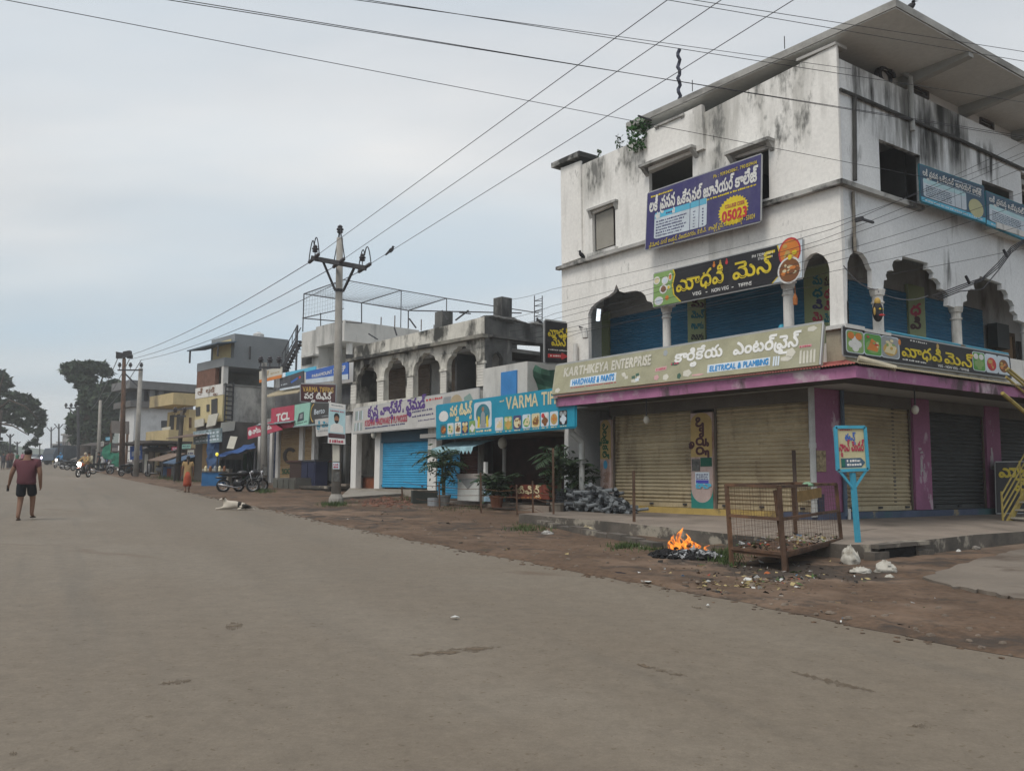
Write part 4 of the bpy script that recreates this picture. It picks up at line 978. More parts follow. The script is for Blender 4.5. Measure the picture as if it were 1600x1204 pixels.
# street lamp tubes at the left pier
q=FA.p(899,520,0.12); b=FA.p(899,622,0.12); b=V((q.x,q.y,zf+0.05))
po=thing('white_post',b,'thin white post standing on the awning beside the black blade board','post')
MB().tube([b,b+UPZ*1.75],0.07,10).build('post',M_PLAINWHITE,po)
q=FA.p(936,483,0.25)
lp=thing('lamp_fitting',q,'white tube lamp fitting hanging at the first arch by the left pier','lamp')
MB().tube([q,q-UPZ*0.35+dA*0.05],0.06,8).build('tube',mat('lit_tube',(0.8,0.85,0.88),emit=((0.8,0.9,1.0),0.9)),lp); MB().bar(q+UPZ*0.02,FA.p(925,480,0.01),0.03).build('bracket',M_IRON,lp)
q=FA.p(913,513,0.35)
lp=thing('lamp_fitting',q,'white lamp bracket fixed low on the left pier near the white post','lamp')
MB().tube([q,q-UPZ*0.3+dA*-0.05],0.09,8).build('shade',M_PLAINWHITE,lp); MB().bar(q,FA.p(905,510,0.0),0.03).build('bracket',M_IRON,lp)
# painted mask on the second arcade column, orange tassel, blue can
q=FB.p(1371.5,487,0.12)
mk=MB().blob(q,0.13,0.10,0.24,10,8,0); mk.blob(q+UPZ*0.24,0.08,0.07,0.10,8,5,1)
for sx in(-1,1):mk.blob(q+FB.s*0.05*sx+FB.n*0.09+UPZ*0.05,0.03,0.02,0.025,6,4,2); mk.blob(q+FB.s*0.13*sx+UPZ*0.0,0.03,0.03,0.10,6,4,1)
mk.blob(q+FB.n*0.10-UPZ*0.09,0.08,0.03,0.025,8,4,3)
o=mk.build('face_mask',[P_BLACK,P_GOLD,P_YELLOW,P_RED],smooth=True,label='dark painted face mask with gold trim hung on a side balcony column',cat='mask')
q=FA.p(1242,447,0.15); ts=MB().lathe(q-UPZ*0.45,[(0.05,0),(0.06,0.15),(0.03,0.24),(0.012,0.28),(0.01,0.45)],8)
ts.build('tassel',mat('orange_tassel',(0.40,0.15,0.05)),label='orange tassel hanging beside the white column under the mess signboard',cat='tassel')
q=FA.p(1222,513,-0.15); MB().lathe(q,[(0.09,-0.3),(0.10,0),(0.07,0.08),(0.03,0.1)],10).build('water_can',mat('blue_can',(0.05,0.35,0.50),rough=0.4),label='small light blue can on the balcony beside the white column',cat='can')
# yellow mess board on the ground by the stairs
bd=Board(Frame(GB.w(GB.sz(1557,760)[0],1,0.25),dB,-dA),0.0,(1556,722),(1640,721),(1640,800),(1558,801))
t=sign('standing_signboard',bd,0.04,P_BLACK,'black board with yellow Telugu letters standing behind the yellow stair rail',frame=0.02)
bd.text(t,'మాధవి',0.05,0.29,0.92,0.29,0.17,P_YELLOW,0.035); bd.text(t,'మెస్',0.34,0.56,0.92,0.56,0.17,P_YELLOW,0.035)
# yellow steel stairs at the frame's edge
M_YELLOWST=mat('yellow_stair_paint',(0.40,0.32,0.10),var=0.12,scale=4,stain=((0.2,0.14,0.07),0.25,(4,4,4),0.2))
ss0=FB.sz(1566,805,0.40)[0]; zst=gab(0,ss0,zpl).z-0.4
st=thing('outdoor_staircase',FB.w(ss0,zst,0.3),'yellow painted steel staircase rising to the right at the end of the platform','staircase')
rise=0.2; run=0.26; N_=14
for k in range(N_):MB().box8(FB.w(ss0+0.3+run*k,zst+rise*(k+1),0.42),FB.s*0.26,FB.n*0.8,UPZ*0.04).build('tread',mat('pale_tread',(0.42,0.40,0.34)),st)
stg=MB()
for off in(0.43,1.19):stg.bar(FB.w(ss0+0.1,zst,off),FB.w(ss0+0.1+run*N_,zst+rise*N_,off),0.06,0.16).cut()
stg.build('stringer',M_YELLOWST,st)
rr=MB()
for off in(0.4,1.25):
 for h in(0.9,0.68,0.46,0.24):rr.tube([FB.w(ss0+0.02,zst+h*0.9,off),FB.w(ss0+0.02+run*N_,zst+rise*N_+h,off)],0.022,6)
 for k in range(0,N_+1,4):rr.tube([FB.w(ss0+0.02+run*k,zst+rise*k-(0.0 if k else 0.3),off),FB.w(ss0+0.02+run*k,zst+rise*k+0.9,off)],0.028,6)
 rr.cut()
rr.build('handrail',M_YELLOWST,st)
up=MB()
for h in(0.0,0.28,0.56):up.tube([FB.p(1575,575,1.05)+UPZ*h*0,FB.p(1605,600,1.05)]if h==0 else[FB.p(1572,600-h*40,1.05),FB.p(1612,634-h*40,1.05)],0.03,6)
up.tube([FB.p(1566,614,1.12),FB.p(1620,660,1.12)],0.05,6); up.build('upper_rail',M_YELLOWST,st)
MB().box8(FB.w(ss0-0.35,zst-0.55,0.3),FB.s*1.6,FB.n*1.3,UPZ*0.5).build('step_block',M_PLATEDGE,st)
# loose pale pipe lying on the side awning
a,b=FB.p(1341,560,0.5),FB.p(1399,576,1.0)
MB().tube([a,b],0.075,10).build('loose_pipe',mat('cream_pipe',(0.42,0.38,0.29),var=0.15,scale=4),label='pale pipe lying slantwise on the side awning below the black board',cat='pipe')
# ------------------------------------------------------------------ ground, road, verge, platform
def gp3(x,y,up=0.0):return V((x,y,gz(x,y)+up))
M_DIRT=mat('red_brown_dirt',(0.135,0.095,0.068),rough=0.95,var=0.25,scale=0.5,stain=((0.21,0.155,0.115),0.55,(1.1,1.1,1.1),0.35),stain2=((0.06,0.043,0.033),0.42,(2.6,2.6,2.6),0.2),bump=0.5,bscale=8,fine=0.15)
gm=MB(); n=40
xs=[-700+1400*i/n for i in range(n+1)]; ys=[-120+1020*i/n for i in range(n+1)]
for i in range(n):
 for j in range(n):gm.quad(gp3(xs[i],ys[j]),gp3(xs[i+1],ys[j]),gp3(xs[i+1],ys[j+1]),gp3(xs[i],ys[j+1]))
gm.build('ground',M_DIRT,kind='structure')
def roadmat():
 m=bpy.data.materials.new('dusty_asphalt'); m.use_nodes=True; N,L=m.node_tree.nodes,m.node_tree.links
 b=N['Principled BSDF']; b.inputs['Roughness'].default_value=0.72; b.inputs['Specular IOR Level'].default_value=0.3
 tcn=N.new('ShaderNodeTexCoord')
 def noise(sc,det,rot=None,scl=(1,1,1),rg=0.55):
  mp=N.new('ShaderNodeMapping'); mp.vector_type='TEXTURE'; mp.inputs['Scale'].default_value=tuple(1/k for k in scl); mp.inputs['Rotation'].default_value=(0,0,-(rot or 0))
  L.new(tcn.outputs['Object'],mp.inputs[0]); n=N.new('ShaderNodeTexNoise'); n.inputs['Scale'].default_value=sc; n.inputs['Detail'].default_value=det; n.inputs['Roughness'].default_value=rg
  L.new(mp.outputs[0],n.inputs['Vector']); return n.outputs['Fac']
 def mr(f,a,c,lo=0,hi=1):
  r=N.new('ShaderNodeMapRange'); r.inputs['From Min'].default_value=a; r.inputs['From Max'].default_value=c; r.inputs['To Min'].default_value=lo; r.inputs['To Max'].default_value=hi; L.new(f,r.inputs['Value']); return r.outputs[0]
 def mix(f,A,B,bl='MIX'):
  n=N.new('ShaderNodeMix'); n.data_type='RGBA'; n.blend_type=bl
  for k,x in(('Factor',f),('A',A),('B',B)):
   if isinstance(x,tuple):n.inputs[k].default_value=(*x,1)
   elif isinstance(x,float):n.inputs[k].default_value=x
   else:L.new(x,n.inputs[k])
  return n.outputs['Result']
 tr=R(27)*-1
 c=mix(mr(noise(1.0,3,R(-27),(0.55,0.05,1)),0.35,0.65),(0.174,0.143,0.107),(0.208,0.175,0.135))
 c=mix(mr(noise(0.35,5),0.42,0.68),c,(0.180,0.146,0.108))
 c=mix(mr(noise(1.0,4,R(-60),(0.9,0.25,1)),0.66,0.74),c,(0.15,0.108,0.075))
 c=mix(mr(noise(1.0,5,R(-27),(1.3,0.09,1)),0.55,0.75),c,(0.152,0.129,0.101))
 g2=mix(mr(noise(6,6),0.30,0.70),(0.87,0.865,0.86),(1.06,1.06,1.06)); g3=mix(mr(noise(26,5),0.34,0.66),(0.90,0.90,0.90),(1.05,1.05,1.05)); c=mix(1.0,c,g3,'MULTIPLY'); c=mix(1.0,c,g2,'MULTIPLY')
 g=mix(mr(noise(90,3),0.3,0.7),(0.80,0.80,0.80),(1.0,1.0,1.0)); c=mix(1.0,c,g,'MULTIPLY')
 sp=mix(mr(noise(17,2),0.66,0.70),(1.0,1.0,1.0),(0.72,0.68,0.62)); c=mix(1.0,c,sp,'MULTIPLY')
 L.new(c,b.inputs['Base Color'])
 bp=N.new('ShaderNodeBump'); bp.inputs['Strength'].default_value=0.25; bp.inputs['Distance'].default_value=0.01
 L.new(noise(60,4),bp.inputs['Height']); L.new(bp.outputs[0],b.inputs['Normal']); return m
M_ROAD=roadmat()
# right edge of the road, read off the photograph and carried on towards and past the camera
redge=[ground(x,y)for x,y in((1600,1031),(1509,1015),(1398,992),(1287,969),(1204,951),(1066,924),(983,908),(900,893),(822,878),(759,866),(636,842),(563,827),(500,814),(440,800),(342,779),(280,765),(207,751),(174,743),(149,737),(117,728))]
d_=(redge[0]-redge[1]).normalized(); pre=[redge[0]+d_*k for k in(60,25,8,2)]
far_dir=V((math.sin(R(-26.6)),math.cos(R(-26.6)),0))
post=[redge[-1]+far_dir*k for k in(80,200,420)]
RE=pre+redge+post
q=random.Random(2)
fine=[]
for i in range(len(RE)-1):
 L_=(RE[i+1]-RE[i]).length; k=max(1,min(40,int(L_/0.3)))if L_<60 else 2
 for j in range(k):fine.append(RE[i].lerp(RE[i+1],j/k))
fine.append(RE[-1])
jr=[p+V((q.gauss(0,0.045),q.gauss(0,0.03),0))if 3<i<len(fine)-4 else p for i,p in enumerate(fine)]
left=[p+V((-math.cos(R(-26.6)),math.sin(R(-26.6)),0))*13.5 for p in fine]
rm=MB()
for i in range(len(jr)-1):
 a,b,c,d=jr[i],jr[i+1],left[i+1],left[i]
 for k in range(4):
  rm.quad(*[gp3(p.x,p.y,0.004)for p in(a.lerp(d,k/4),b.lerp(c,k/4),b.lerp(c,(k+1)/4),a.lerp(d,(k+1)/4))])
rm.build('road',M_ROAD,kind='structure')
# rough verge between road and shops
M_VERGE=mat('trodden_verge',(0.128,0.083,0.055),rough=0.95,var=0.22,scale=0.8,stain=((0.185,0.128,0.090),0.5,(0.9,0.9,0.9),0.3),stain2=((0.055,0.042,0.033),0.40,(2.2,2.2,2.2),0.16),bump=0.7,bscale=14,fine=0.2,zones=[(ground(1230,893),1.9),(ground(1110,880),1.3),(ground(1330,905),1.0)])
vm=MB(); NX=26
acr=V((math.cos(R(-26.6)),-math.sin(R(-26.6)),0)); q=random.Random(9)
rows=[]
for i in range(4,len(jr)-3):
 if(jr[i]-EYE).length>140:break
 row=[]
 wdt=9.0
 for k in range(NX+1):
  p=jr[i]+acr*(0.02+wdt*(k/NX)**1.3)
  row.append(gp3(p.x,p.y,0.004+(0 if k==0 else q.uniform(0.0,0.05))))
 rows.append(row)
for i in range(len(rows)-1):
 for k in range(NX):vm.quad(rows[i][k],rows[i+1][k],rows[i+1][k+1],rows[i][k+1])
vm.build('verge',M_VERGE,kind='structure',smooth=True)
# left verge (a strip of dirt enters at the frame's left edge)
# smears of mud on the road, flat stains with their own outline
sm=MB(); q=random.Random(4)
for(x0,y0,x1,y1,w)in((640,1024,785,1011,5),(1235,1050,1370,1083,5),(246,1070,300,1063,4),(352,980,380,977,7),(995,1038,1075,1058,4),(1425,1135,1465,1136,4),(14,1179,27,1178,4),(1080,868+80,1100,952,2)):
 n=26; w=w*1.8; up_,dn=[],[]
 for k in range(n+1):
  t=k/n; x=x0+(x1-x0)*t; y=y0+(y1-y0)*t; ww=w*(math.sin(math.pi*t)**0.5)*q.uniform(0.15,1)+0.1; y+=q.uniform(-0.8,0.8)
  up_.append(ground(x,y-ww*0.6)); dn.append(ground(x,y+ww*0.6))
 for k in range(n):sm.quad(*[p+UPZ*0.008 for p in(up_[k],up_[k+1],dn[k+1],dn[k])])
mm_=mat('mud_smear',(0.128,0.096,0.066),var=0.25,scale=9); N_,L_n=mm_.node_tree.nodes,mm_.node_tree.links
nz_=N_.new('ShaderNodeTexNoise'); nz_.inputs['Scale'].default_value=9; nz_.inputs['Detail'].default_value=6; tcd_=N_.new('ShaderNodeTexCoord'); L_n.new(tcd_.outputs['Object'],nz_.inputs['Vector'])
mr_=N_.new('ShaderNodeMapRange'); mr_.inputs['From Min'].default_value=0.36; mr_.inputs['From Max'].default_value=0.66; mr_.inputs['To Max'].default_value=0.85; L_n.new(nz_.outputs['Fac'],mr_.inputs['Value']); L_n.new(mr_.outputs[0],N_['Principled BSDF'].inputs['Alpha'])
sm.build('mud_smears',mm_,kind='stuff')
# concrete apron of the side road
M_APRON=mat('pale_worn_concrete',(0.178,0.150,0.122),var=0.16,scale=0.9,stain=((0.095,0.072,0.055),0.62,(1.2,1.2,1.2),0.2),bump=0.3,bscale=10)
ap=MB(); q=random.Random(6)
base=[(1440,902),(1475,889),(1530,872),(1590,858),(1700,835),(2300,850),(2200,960),(1660,945),(1600,934),(1560,928),(1530,921),(1490,915)]
bs_=[]
for i in range(len(base)):
 a,b=base[i],base[(i+1)% len(base)]; k_=max(1,min(14,int(math.hypot(b[0]-a[0],b[1]-a[1])/9)))
 for k in range(k_):bs_.append((a[0]+(b[0]-a[0])*k/k_+q.gauss(0,3),a[1]+(b[1]-a[1])*k/k_+q.gauss(0,0.9)))
ap.plate([ground(x,y,0.062)for x,y in bs_],None,V((0,0,-0.08)))
ap.build('side_road',M_APRON,kind='structure')
# raised platform in front of the corner building, its edge a kerb with a drain mouth
c0=ground(1348,878); eA=dA; bEnd=ground(1600,848); eBd=flat(bEnd-c0)
def ptop(p,h=0.27):return V((p.x,p.y,gz(p.x,p.y)+h))
a_end=c0+dA*9.8; b_end=c0+eBd*14
cA,cB=c0+dA*0.9,c0+eBd*0.35
wallA=gab(sA(937),-0.05,zpl-0.17); wall0=gab(-0.05,-0.05,zpl-0.17); wallB=gab(-0.05,LB,zpl-0.17)
pt=MB()
edge=[ptop(a_end)]+[ptop(c0+dA*k)for k in(8,6.2,4.4,2.6)]+[ptop(cA)]+[ptop(c0+dA*0.25+eBd*0.06)]+[ptop(cB)]+[ptop(c0+eBd*k)for k in(1.4,2.6,4.5,7,10)]+[ptop(b_end)]
q=random.Random(8); edge=[e+V((q.uniform(-.05,.05),q.uniform(-.05,.05),q.uniform(-.015,.015)))for e in edge]
inner=[wallA.lerp(wall0,k/5)for k in range(5)]+[wall0]*4+[wall0.lerp(wallB,k/5)for k in range(1,6)]
inner=inner[:len(edge)]
for i in range(len(edge)-1):pt.quad(edge[i],edge[i+1],inner[i+1],inner[i])
platf=pt.build('platform',M_PLAT,kind='structure')
ke=MB()
gapa,gapb=7,8
for i in range(len(edge)-1):
 a,b=edge[i],edge[i+1]; la,lb=V((a.x,a.y,gz(a.x,a.y)-0.05)),V((b.x,b.y,gz(b.x,b.y)-0.05))
 nrm=(b-a).cross(UPZ).normalized()*-0.0
 ke.quad(a,b,lb,la)
ke.build('platform_kerb',M_PLATEDGE,kind='structure')
# drain mouth: slab over two stones, a black block painted as the inner shade
dm=thing('drain_mouth',ground(1395,885),'dark open drain mouth between stones under the platform kerb','drain')
def kerb_at(px):
 lo_,hi_=0.0,6.0
 for _ in range(40):
  m_=(lo_+hi_)/2; v_=CAM_ROT.transposed()@(c0+eBd*m_-EYE); x_=CX+FPX*v_.x/-v_.z
  if x_<px:lo_=m_
  else:hi_=m_
 return c0+eBd*lo_
A1,B1=kerb_at(1376),kerb_at(1424); ax=flat(B1-A1); n_=V((ax.y,-ax.x,0))
if n_.dot(EYE-A1)<0:n_=-n_
w_=(B1-A1).length; o_=gp3(A1.x,A1.y,-0.06)
MB().box8(o_+n_*0.09,ax*w_,-n_*0.2,UPZ*0.27).build('hollow_shade',mat('drain_shade_black',(0.006,0.006,0.006),var=0),dm)
MB().box8(o_-ax*0.5+n_*0.16,ax*0.5,-n_*0.2,UPZ*0.22).build('stone',M_PLATEDGE,dm)
MB().box8(o_+ax*(w_+0.01)+n_*0.14,ax*0.6,-n_*0.2,UPZ*0.17).build('stone',M_PLATEDGE,dm)
MB().box8(o_-ax*0.3+UPZ*0.272+n_*0.13,ax*(w_+0.8),-n_*0.3,UPZ*0.07).build('slab',M_PLATEDGE,dm)
# lower kerb of the street drain on the verge
lk=MB(); L0=ground(1020,858); L1=ground(838,822)
seg=9
for k in range(seg):
 a=L0.lerp(L1,k/seg); b=L0.lerp(L1,(k+0.97)/seg); dd=flat(b-a); nn=V((dd.y,-dd.x,0)); h=0.17+0.02*(k % 3)
 lk.box8(V((a.x,a.y,gz(a.x,a.y)-0.05)),b-a,nn*0.22,UPZ*h)
lk.build('drain_kerb',M_PLATEDGE,kind='structure')
# broken slabs and a mound on the platform
sb=MB(); a=AB(0.2,-2.0,0.62); sb.plate([a,a+dB*1.8,a+dB*2.2-dA*0.9,a+dB*0.6-dA*1.3],None,UPZ*-0.22)
sb.build('concrete_slab',M_PLAT,label='worn concrete ramp slab lying on the platform beside the blue sign post',cat='slab')
ls=MB(); q=random.Random(61)
for k in range(1500):
 i=q.randrange(6,min(len(jr)-6,260)); p=jr[i].lerp(jr[i+1],q.random())
 if(p-EYE).length>45:continue
 o=abs(q.gauss(0,0.16))*q.choice((-1,-1,1)); p=p+acr*o; r_=q.uniform(0.012,0.05)*(1.0 if o>0 else 0.7)
 ls.blob(gp3(p.x,p.y,0.006),r_*q.uniform(.8,1.8),r_*q.uniform(.8,1.8),r_*0.32,6,3,0,.3)
ls.build('loose_soil',M_VERGE,kind='stuff')
# ------------------------------------------------------------------ the weathered arcade building left of the corner building
kS=flat(ray(-420,743)); KF=Frame(at_depth(630,762,39.0),kS,V((kS.y,-kS.x,0))*-1)
if KF.n.dot(EYE-KF.o)<0:KF=Frame(KF.o,kS,-KF.n)
kB=-KF.n
sc0=KF.sz(757,600)[0]; KC=KF.w(sc0,KF.o.z)
KS=Frame(KC,kB,-kS)
def gfoot(p):return V((p.x,p.y,gz(p.x,p.y)))
kr=thing('arcade_building',gfoot(KC),'weathered cream building with four cusped arches upstairs and a bright blue shutter below','building')
def foil(xl,xr,yl,yr,xp,yp,lobes=3):
 """a cusped arch head between two springings with an ogee peak"""
 out=[]
 for side in(0,1):
  x0,y0,x1,y1=(xl,yl,xp,yp)if side==0 else(xp,yp,xr,yr)
  for k in range(lobes):
   for j in range(4):
    t=(k+j/4)/lobes; a=math.pi*j/4
    tt=t if side==0 else 1-t
    bx=x0+(x1-x0)*t; ease=math.sin(tt*math.pi/2)
    by=(yl if side==0 else yr)+(yp-(yl if side==0 else yr))*ease
    bulge=-1.8*math.sin(a)
    out.append((bx+(bulge if side==0 else-bulge)*0.6,by+bulge))
 out.append((xr,yr)); return out
ops=[(557,589,596,589,573.5,570),(600,634,586,580,617,560),(646,687,578,572,667,552),(698,744,570,561,721,541)]
wl_=[(550.5,640),(553,542),(656,518),(757,494.5),(757,602)]
poly=[wl_[2],wl_[1],wl_[0]]
bl=lambda x:640-(x-550.5)*(640-602)/(757-550.5)
for(xl,xr,yl,yr,xp,yp)in ops:
 poly+=[(xl,bl(xl))]+foil(xl,xr,yl,yr,xp,yp)+[(xr,bl(xr))]
poly+=[wl_[4],wl_[3]]
MB().plate(on(KF,poly),None,-KF.n*0.25).build('arcade_wall',M_KRISHNA,kr)
M_TILEP=mat('white_block_pillar',(0.62,0.60,0.55),var=0.1,scale=3)
for xa,xb in((548,556),(590,599),(636,645),(688,697),(745.5,756.5)):
 s1,s0=KF.sz(xa,620,0.05)[0],KF.sz(xb,620,0.05)[0]
 z0=KF.sz((xa+xb)/2,bl((xa+xb)/2),0.05)[1]; zt_=KF.sz((xa+xb)/2,{548:600,590:595,636:588,688:580,745.5:568}[xa],0.05)[1]
 m_=MB(); n=8
 for k in range(n):
  h=(zt_-z0)/n; m_.box8(KF.w(s0,z0+h*k,0.0),KF.s*(s1-s0),KF.n*0.06,UPZ*(h*0.86))
 m_.box8(KF.w(s0+0.02,z0,0.001),KF.s*(s1-s0-0.04),KF.n*0.035,UPZ*(zt_-z0))
 m_.build('block_pillar',M_TILEP,kr)
 MB().box8(KF.w(s0-0.06,zt_,0.0),KF.s*(s1-s0+0.12),KF.n*0.10,UPZ*0.10).build('capital',M_KRISHNA,kr)
lz=KF.sz(656,543)[1]; sk1=KF.sz(550,560)[0]
MB().box8(KF.w(sc0-0.2,lz-0.1,0.0),KF.s*(sk1-sc0+0.3),KF.n*0.28,UPZ*0.14).build('cornice',mat('mossy_ledge',(0.22,0.21,0.18),var=0.3,scale=2,stain=(BLACKSTAIN,0.7,(2,2,2),0.2)),kr)
bz=KF.sz(656,bl(656))[1]
MB().box8(KF.w(sc0-0.1,bz-0.35,0.001),KF.s*(sk1-sc0+0.2),KF.n*0.35,UPZ*0.33).build('balcony_slab',M_KRISHNA,kr)
ktop=KF.sz(656,518)[1]
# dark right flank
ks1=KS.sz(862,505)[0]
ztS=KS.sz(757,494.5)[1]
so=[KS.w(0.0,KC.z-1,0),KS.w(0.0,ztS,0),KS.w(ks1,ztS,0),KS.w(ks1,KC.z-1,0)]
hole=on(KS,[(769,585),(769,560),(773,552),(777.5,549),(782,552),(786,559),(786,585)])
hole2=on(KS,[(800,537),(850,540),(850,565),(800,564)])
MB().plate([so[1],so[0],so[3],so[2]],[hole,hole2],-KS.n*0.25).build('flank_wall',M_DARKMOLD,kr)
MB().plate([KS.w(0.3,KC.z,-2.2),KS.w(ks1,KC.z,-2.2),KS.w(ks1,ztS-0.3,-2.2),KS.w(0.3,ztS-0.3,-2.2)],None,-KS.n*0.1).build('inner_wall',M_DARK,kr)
z2=KS.sz(800,532,0)[1]
MB().box8(KS.w(0.2,z2,0.001),KS.s*(ks1-0.2),KS.n*0.22,UPZ*0.10).build('flank_ledge',M_DARKMOLD,kr)
# inside: balcony floor, back wall with brown shutters, ceiling
ib=MB()
ib.plate([KF.w(sc0+0.3,bz-0.3,-1.5),KF.w(sk1,bz-0.3,-1.5),KF.w(sk1,lz,-1.5),KF.w(sc0+0.3,lz,-1.5)],None,kB*0.1)
ib.build('back_wall',mat('balcony_grey',(0.36,0.36,0.35),var=0.12),kr)
fl=MB(); fl.plate([KF.w(sc0+0.3,bz,-0.26),KF.w(sk1,bz,-0.26),KF.w(sk1,bz,-7),KF.w(sc0+0.3,bz,-7)],None,UPZ*-0.2).cut()
fl.plate([KF.w(sc0+0.26,ktop-1.0,-0.26),KF.w(sk1,ktop-1.0,-0.26),KF.w(sk1,ktop-1.0,-9),KF.w(sc0+0.26,ktop-1.0,-9)],None,UPZ*-0.15)
fl.build('floor_slab',M_CONC,kr)
for xa,xb in((604,634),(646,672),(699,743)):
 s1,s0=KF.sz(xa,600,-1.45)[0],KF.sz(xb,600,-1.45)[0]
 corrug(MB(),KF,s0,s1,bz,bz+2.4,-1.45,0.1,0.03).build('roller_shutter',M_BROWNSH,kr)
eb=MB(); eb.plate([KF.w(sk1,KC.z-1,-0.26),KF.w(sk1,KC.z-1,-9),KF.w(sk1,ktop,-9),KF.w(sk1,ktop,-0.26)],None,KF.s*-0.2).build('party_wall',M_KRISHNA,kr)
bkw=MB().plate([KF.w(sc0,KC.z-1,-9),KF.w(sk1,KC.z-1,-9),KF.w(sk1,ktop,-9),KF.w(sc0,ktop,-9)],None,kB*0.2).build('far_wall',M_DARKMOLD,kr)
# chimneys and rooftop debris
for(x0,x1,yt,yb,back)in((771,784,466,500,3.2),(679.5,691,488,516,0.6)):
 fr=KF.shift(-back); s1,zt_=fr.sz(x0,yt); s0,zb_=fr.sz(x1,yb)
 c_=MB().box8(fr.w(s0,ktop-0.9,0),fr.s*(s1-s0),-fr.n*(s1-s0),UPZ*(zt_-ktop+0.9)); c_.build('chimney',M_DARKMOLD,kr)
db=MB(); q=random.Random(5)
for x,y in((620,524),(650,512),(700,500),(712,500),(590,530),(735,490)):
 p=KF.p(x,y,-0.3); db.bar(p,p+KF.s*q.uniform(-0.9,0.9)+UPZ*q.uniform(0.1,0.5),0.05).cut()
db.build('scrap_bar',M_IRON,kr)
mo=MB()
for k in range(26):t=q.uniform(0.25,ks1-0.3); mo.blob(KS.w(t,ztS+0.02,-0.15),0.5*q.uniform(.4,1),0.2,0.14*q.uniform(.3,1.2),6,4,0,0.3)
mo.build('parapet_crust',M_DARKMOLD,kr)
# ground floor
zg=KF.sz(630,762)[1]; zlin=bz-0.36
gpl=MB()
for xa,xb in((585,593),(668,681),(548,556)):
 s1,s0=KF.sz(xa,730)[0],KF.sz(xb,730)[0]; gpl.box8(KF.w(s0,zg-0.6,-0.3),KF.s*(s1-s0),KF.n*0.3,UPZ*(zlin-zg+0.6)).cut()
gpl.build('ground_pillar',M_PLAINWHITE,kr)
shutter(KF,(593.5,692),(668,762),-0.18,M_CYANSH,kr,pitch=0.1)
s1,s0=KF.sz(593.5,700)[0],KF.sz(668,700)[0]; zsh=KF.sz(593.5,692,-0.18)[1]
MB().box8(KF.w(s0,zsh,-0.25),KF.s*(s1-s0),KF.n*0.2,UPZ*(zlin-zsh)).build('shutter_box',mat('dark_blue_box',(0.035,0.075,0.11)),kr)
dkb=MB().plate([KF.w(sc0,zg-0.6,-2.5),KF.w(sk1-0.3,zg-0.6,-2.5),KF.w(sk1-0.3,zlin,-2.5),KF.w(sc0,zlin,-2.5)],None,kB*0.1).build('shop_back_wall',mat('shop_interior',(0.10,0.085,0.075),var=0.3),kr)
lamp=KF.p(584,679,0.25); lo=MB().blob(lamp,0.13,0.13,0.17,8,6).build('bulb_holder',P_FADEDWHITE,kr,smooth=True); MB().bar(lamp+UPZ*0.15,KF.p(584,672,0.0),0.03).build('bracket',M_IRON,lo)
st=MB(); st.plate([ground(530,777,0.12),ground(668,768,0.16),KF.w(KF.sz(670,765)[0],zg-0.05,0.05),KF.w(KF.sz(548,765)[0],zg-0.05,0.05)],None,UPZ*-0.4)
st.build('forecourt',mat('forecourt_concrete',(0.27,0.245,0.21),var=0.15,stain=((0.12,0.10,0.08),0.4,(0.8,0.8,0.8),0.3)),kind='structure')
# furniture in the open shop beside the blue shutter
it=thing('shop_counter',KF.w(KF.sz(568,750)[0],zg-0.3,-0.5),'orange brown shop counter in the dark open shop left of the blue shutter','counter')
s1,s0=KF.sz(549,750)[0],KF.sz(581,750)[0]
MB().box8(KF.w(s0,zg-0.5,-0.6),KF.s*(s1-s0),-KF.n*0.5,UPZ*0.95).build('body',mat('rust_orange_board',(0.20,0.065,0.03),var=0.3,scale=2),it)
MB().box8(KF.w(s0-0.05,zg+0.46,-0.55),KF.s*(s1-s0+0.1),-KF.n*0.6,UPZ*0.06).build('top',mat('dark_counter_top',(0.06,0.045,0.035)),it)
it=thing('shop_cupboard',KF.w(KF.sz(568,740)[0],zg-0.3,-1.6),'tall orange cupboard at the back of the dark open shop','cupboard')
MB().box8(KF.w(s0+0.8,zg-0.5,-1.6),KF.s*(s1-s0-1.0),-KF.n*0.5,UPZ*2.3).build('body',mat('rust_orange_board',(0.2,0.07,0.03)),it)
for k in(0.2,0.95):MB().box8(KF.w(s0+0.85+k,zg-0.4,-1.59),KF.s*0.65,KF.n*0.02,UPZ*2.05).build('door',mat('dark_orange_door',(0.15,0.05,0.025)),it)
# white hardware signboard
bd=Board(KF,0.42,(552.5,639),(748,606.5),(748,660),(550.5,677))
t=sign('shop_signboard',bd,0.06,flatmat('print_dusty_white',(0.50,0.49,0.47)),'long dirty white hardware signboard with violet Telugu letters above the blue shutter',frame=0.03)
bd.text(t,'కృష్ణ',0.115,0.40,0.20,0.39,0.27,P_PURPLE,0.04); bd.text(t,'హార్డ్‌వేర్',0.215,0.385,0.38,0.37,0.25,P_PURPLE,0.04); bd.text(t,'&',0.39,0.40,0.405,0.40,0.13,P_PURPLE,0.02); bd.text(t,'ప్లైవుడ్',0.42,0.36,0.57,0.34,0.26,P_PURPLE,0.04)
bd.text(t,'KRISHNA HARDWARE & PLYWOODS',0.095,0.76,0.43,0.73,0.24,P_CRIMSON,0.04)
mb=MB(); bd.scribble(mb,0.1,0.87,0.42,0.83,0.055,26,0.006,0,2); bd.scribble(mb,0.47,0.47,0.63,0.44,0.06,12,0.006,0,3); bd.scribble(mb,0.47,0.63,0.64,0.60,0.06,14,0.006,0,4); bd.scribble(mb,0.52,0.78,0.65,0.76,0.04,12,0.006,0,5); mb.build('small_print',P_NAVY,t)
mb=MB(); bd.scribble(mb,0.58,0.14,0.71,0.13,0.07,8,0.006,0,5); mb.build('small_print',P_RED,t)
mb=MB(); q=random.Random(4)
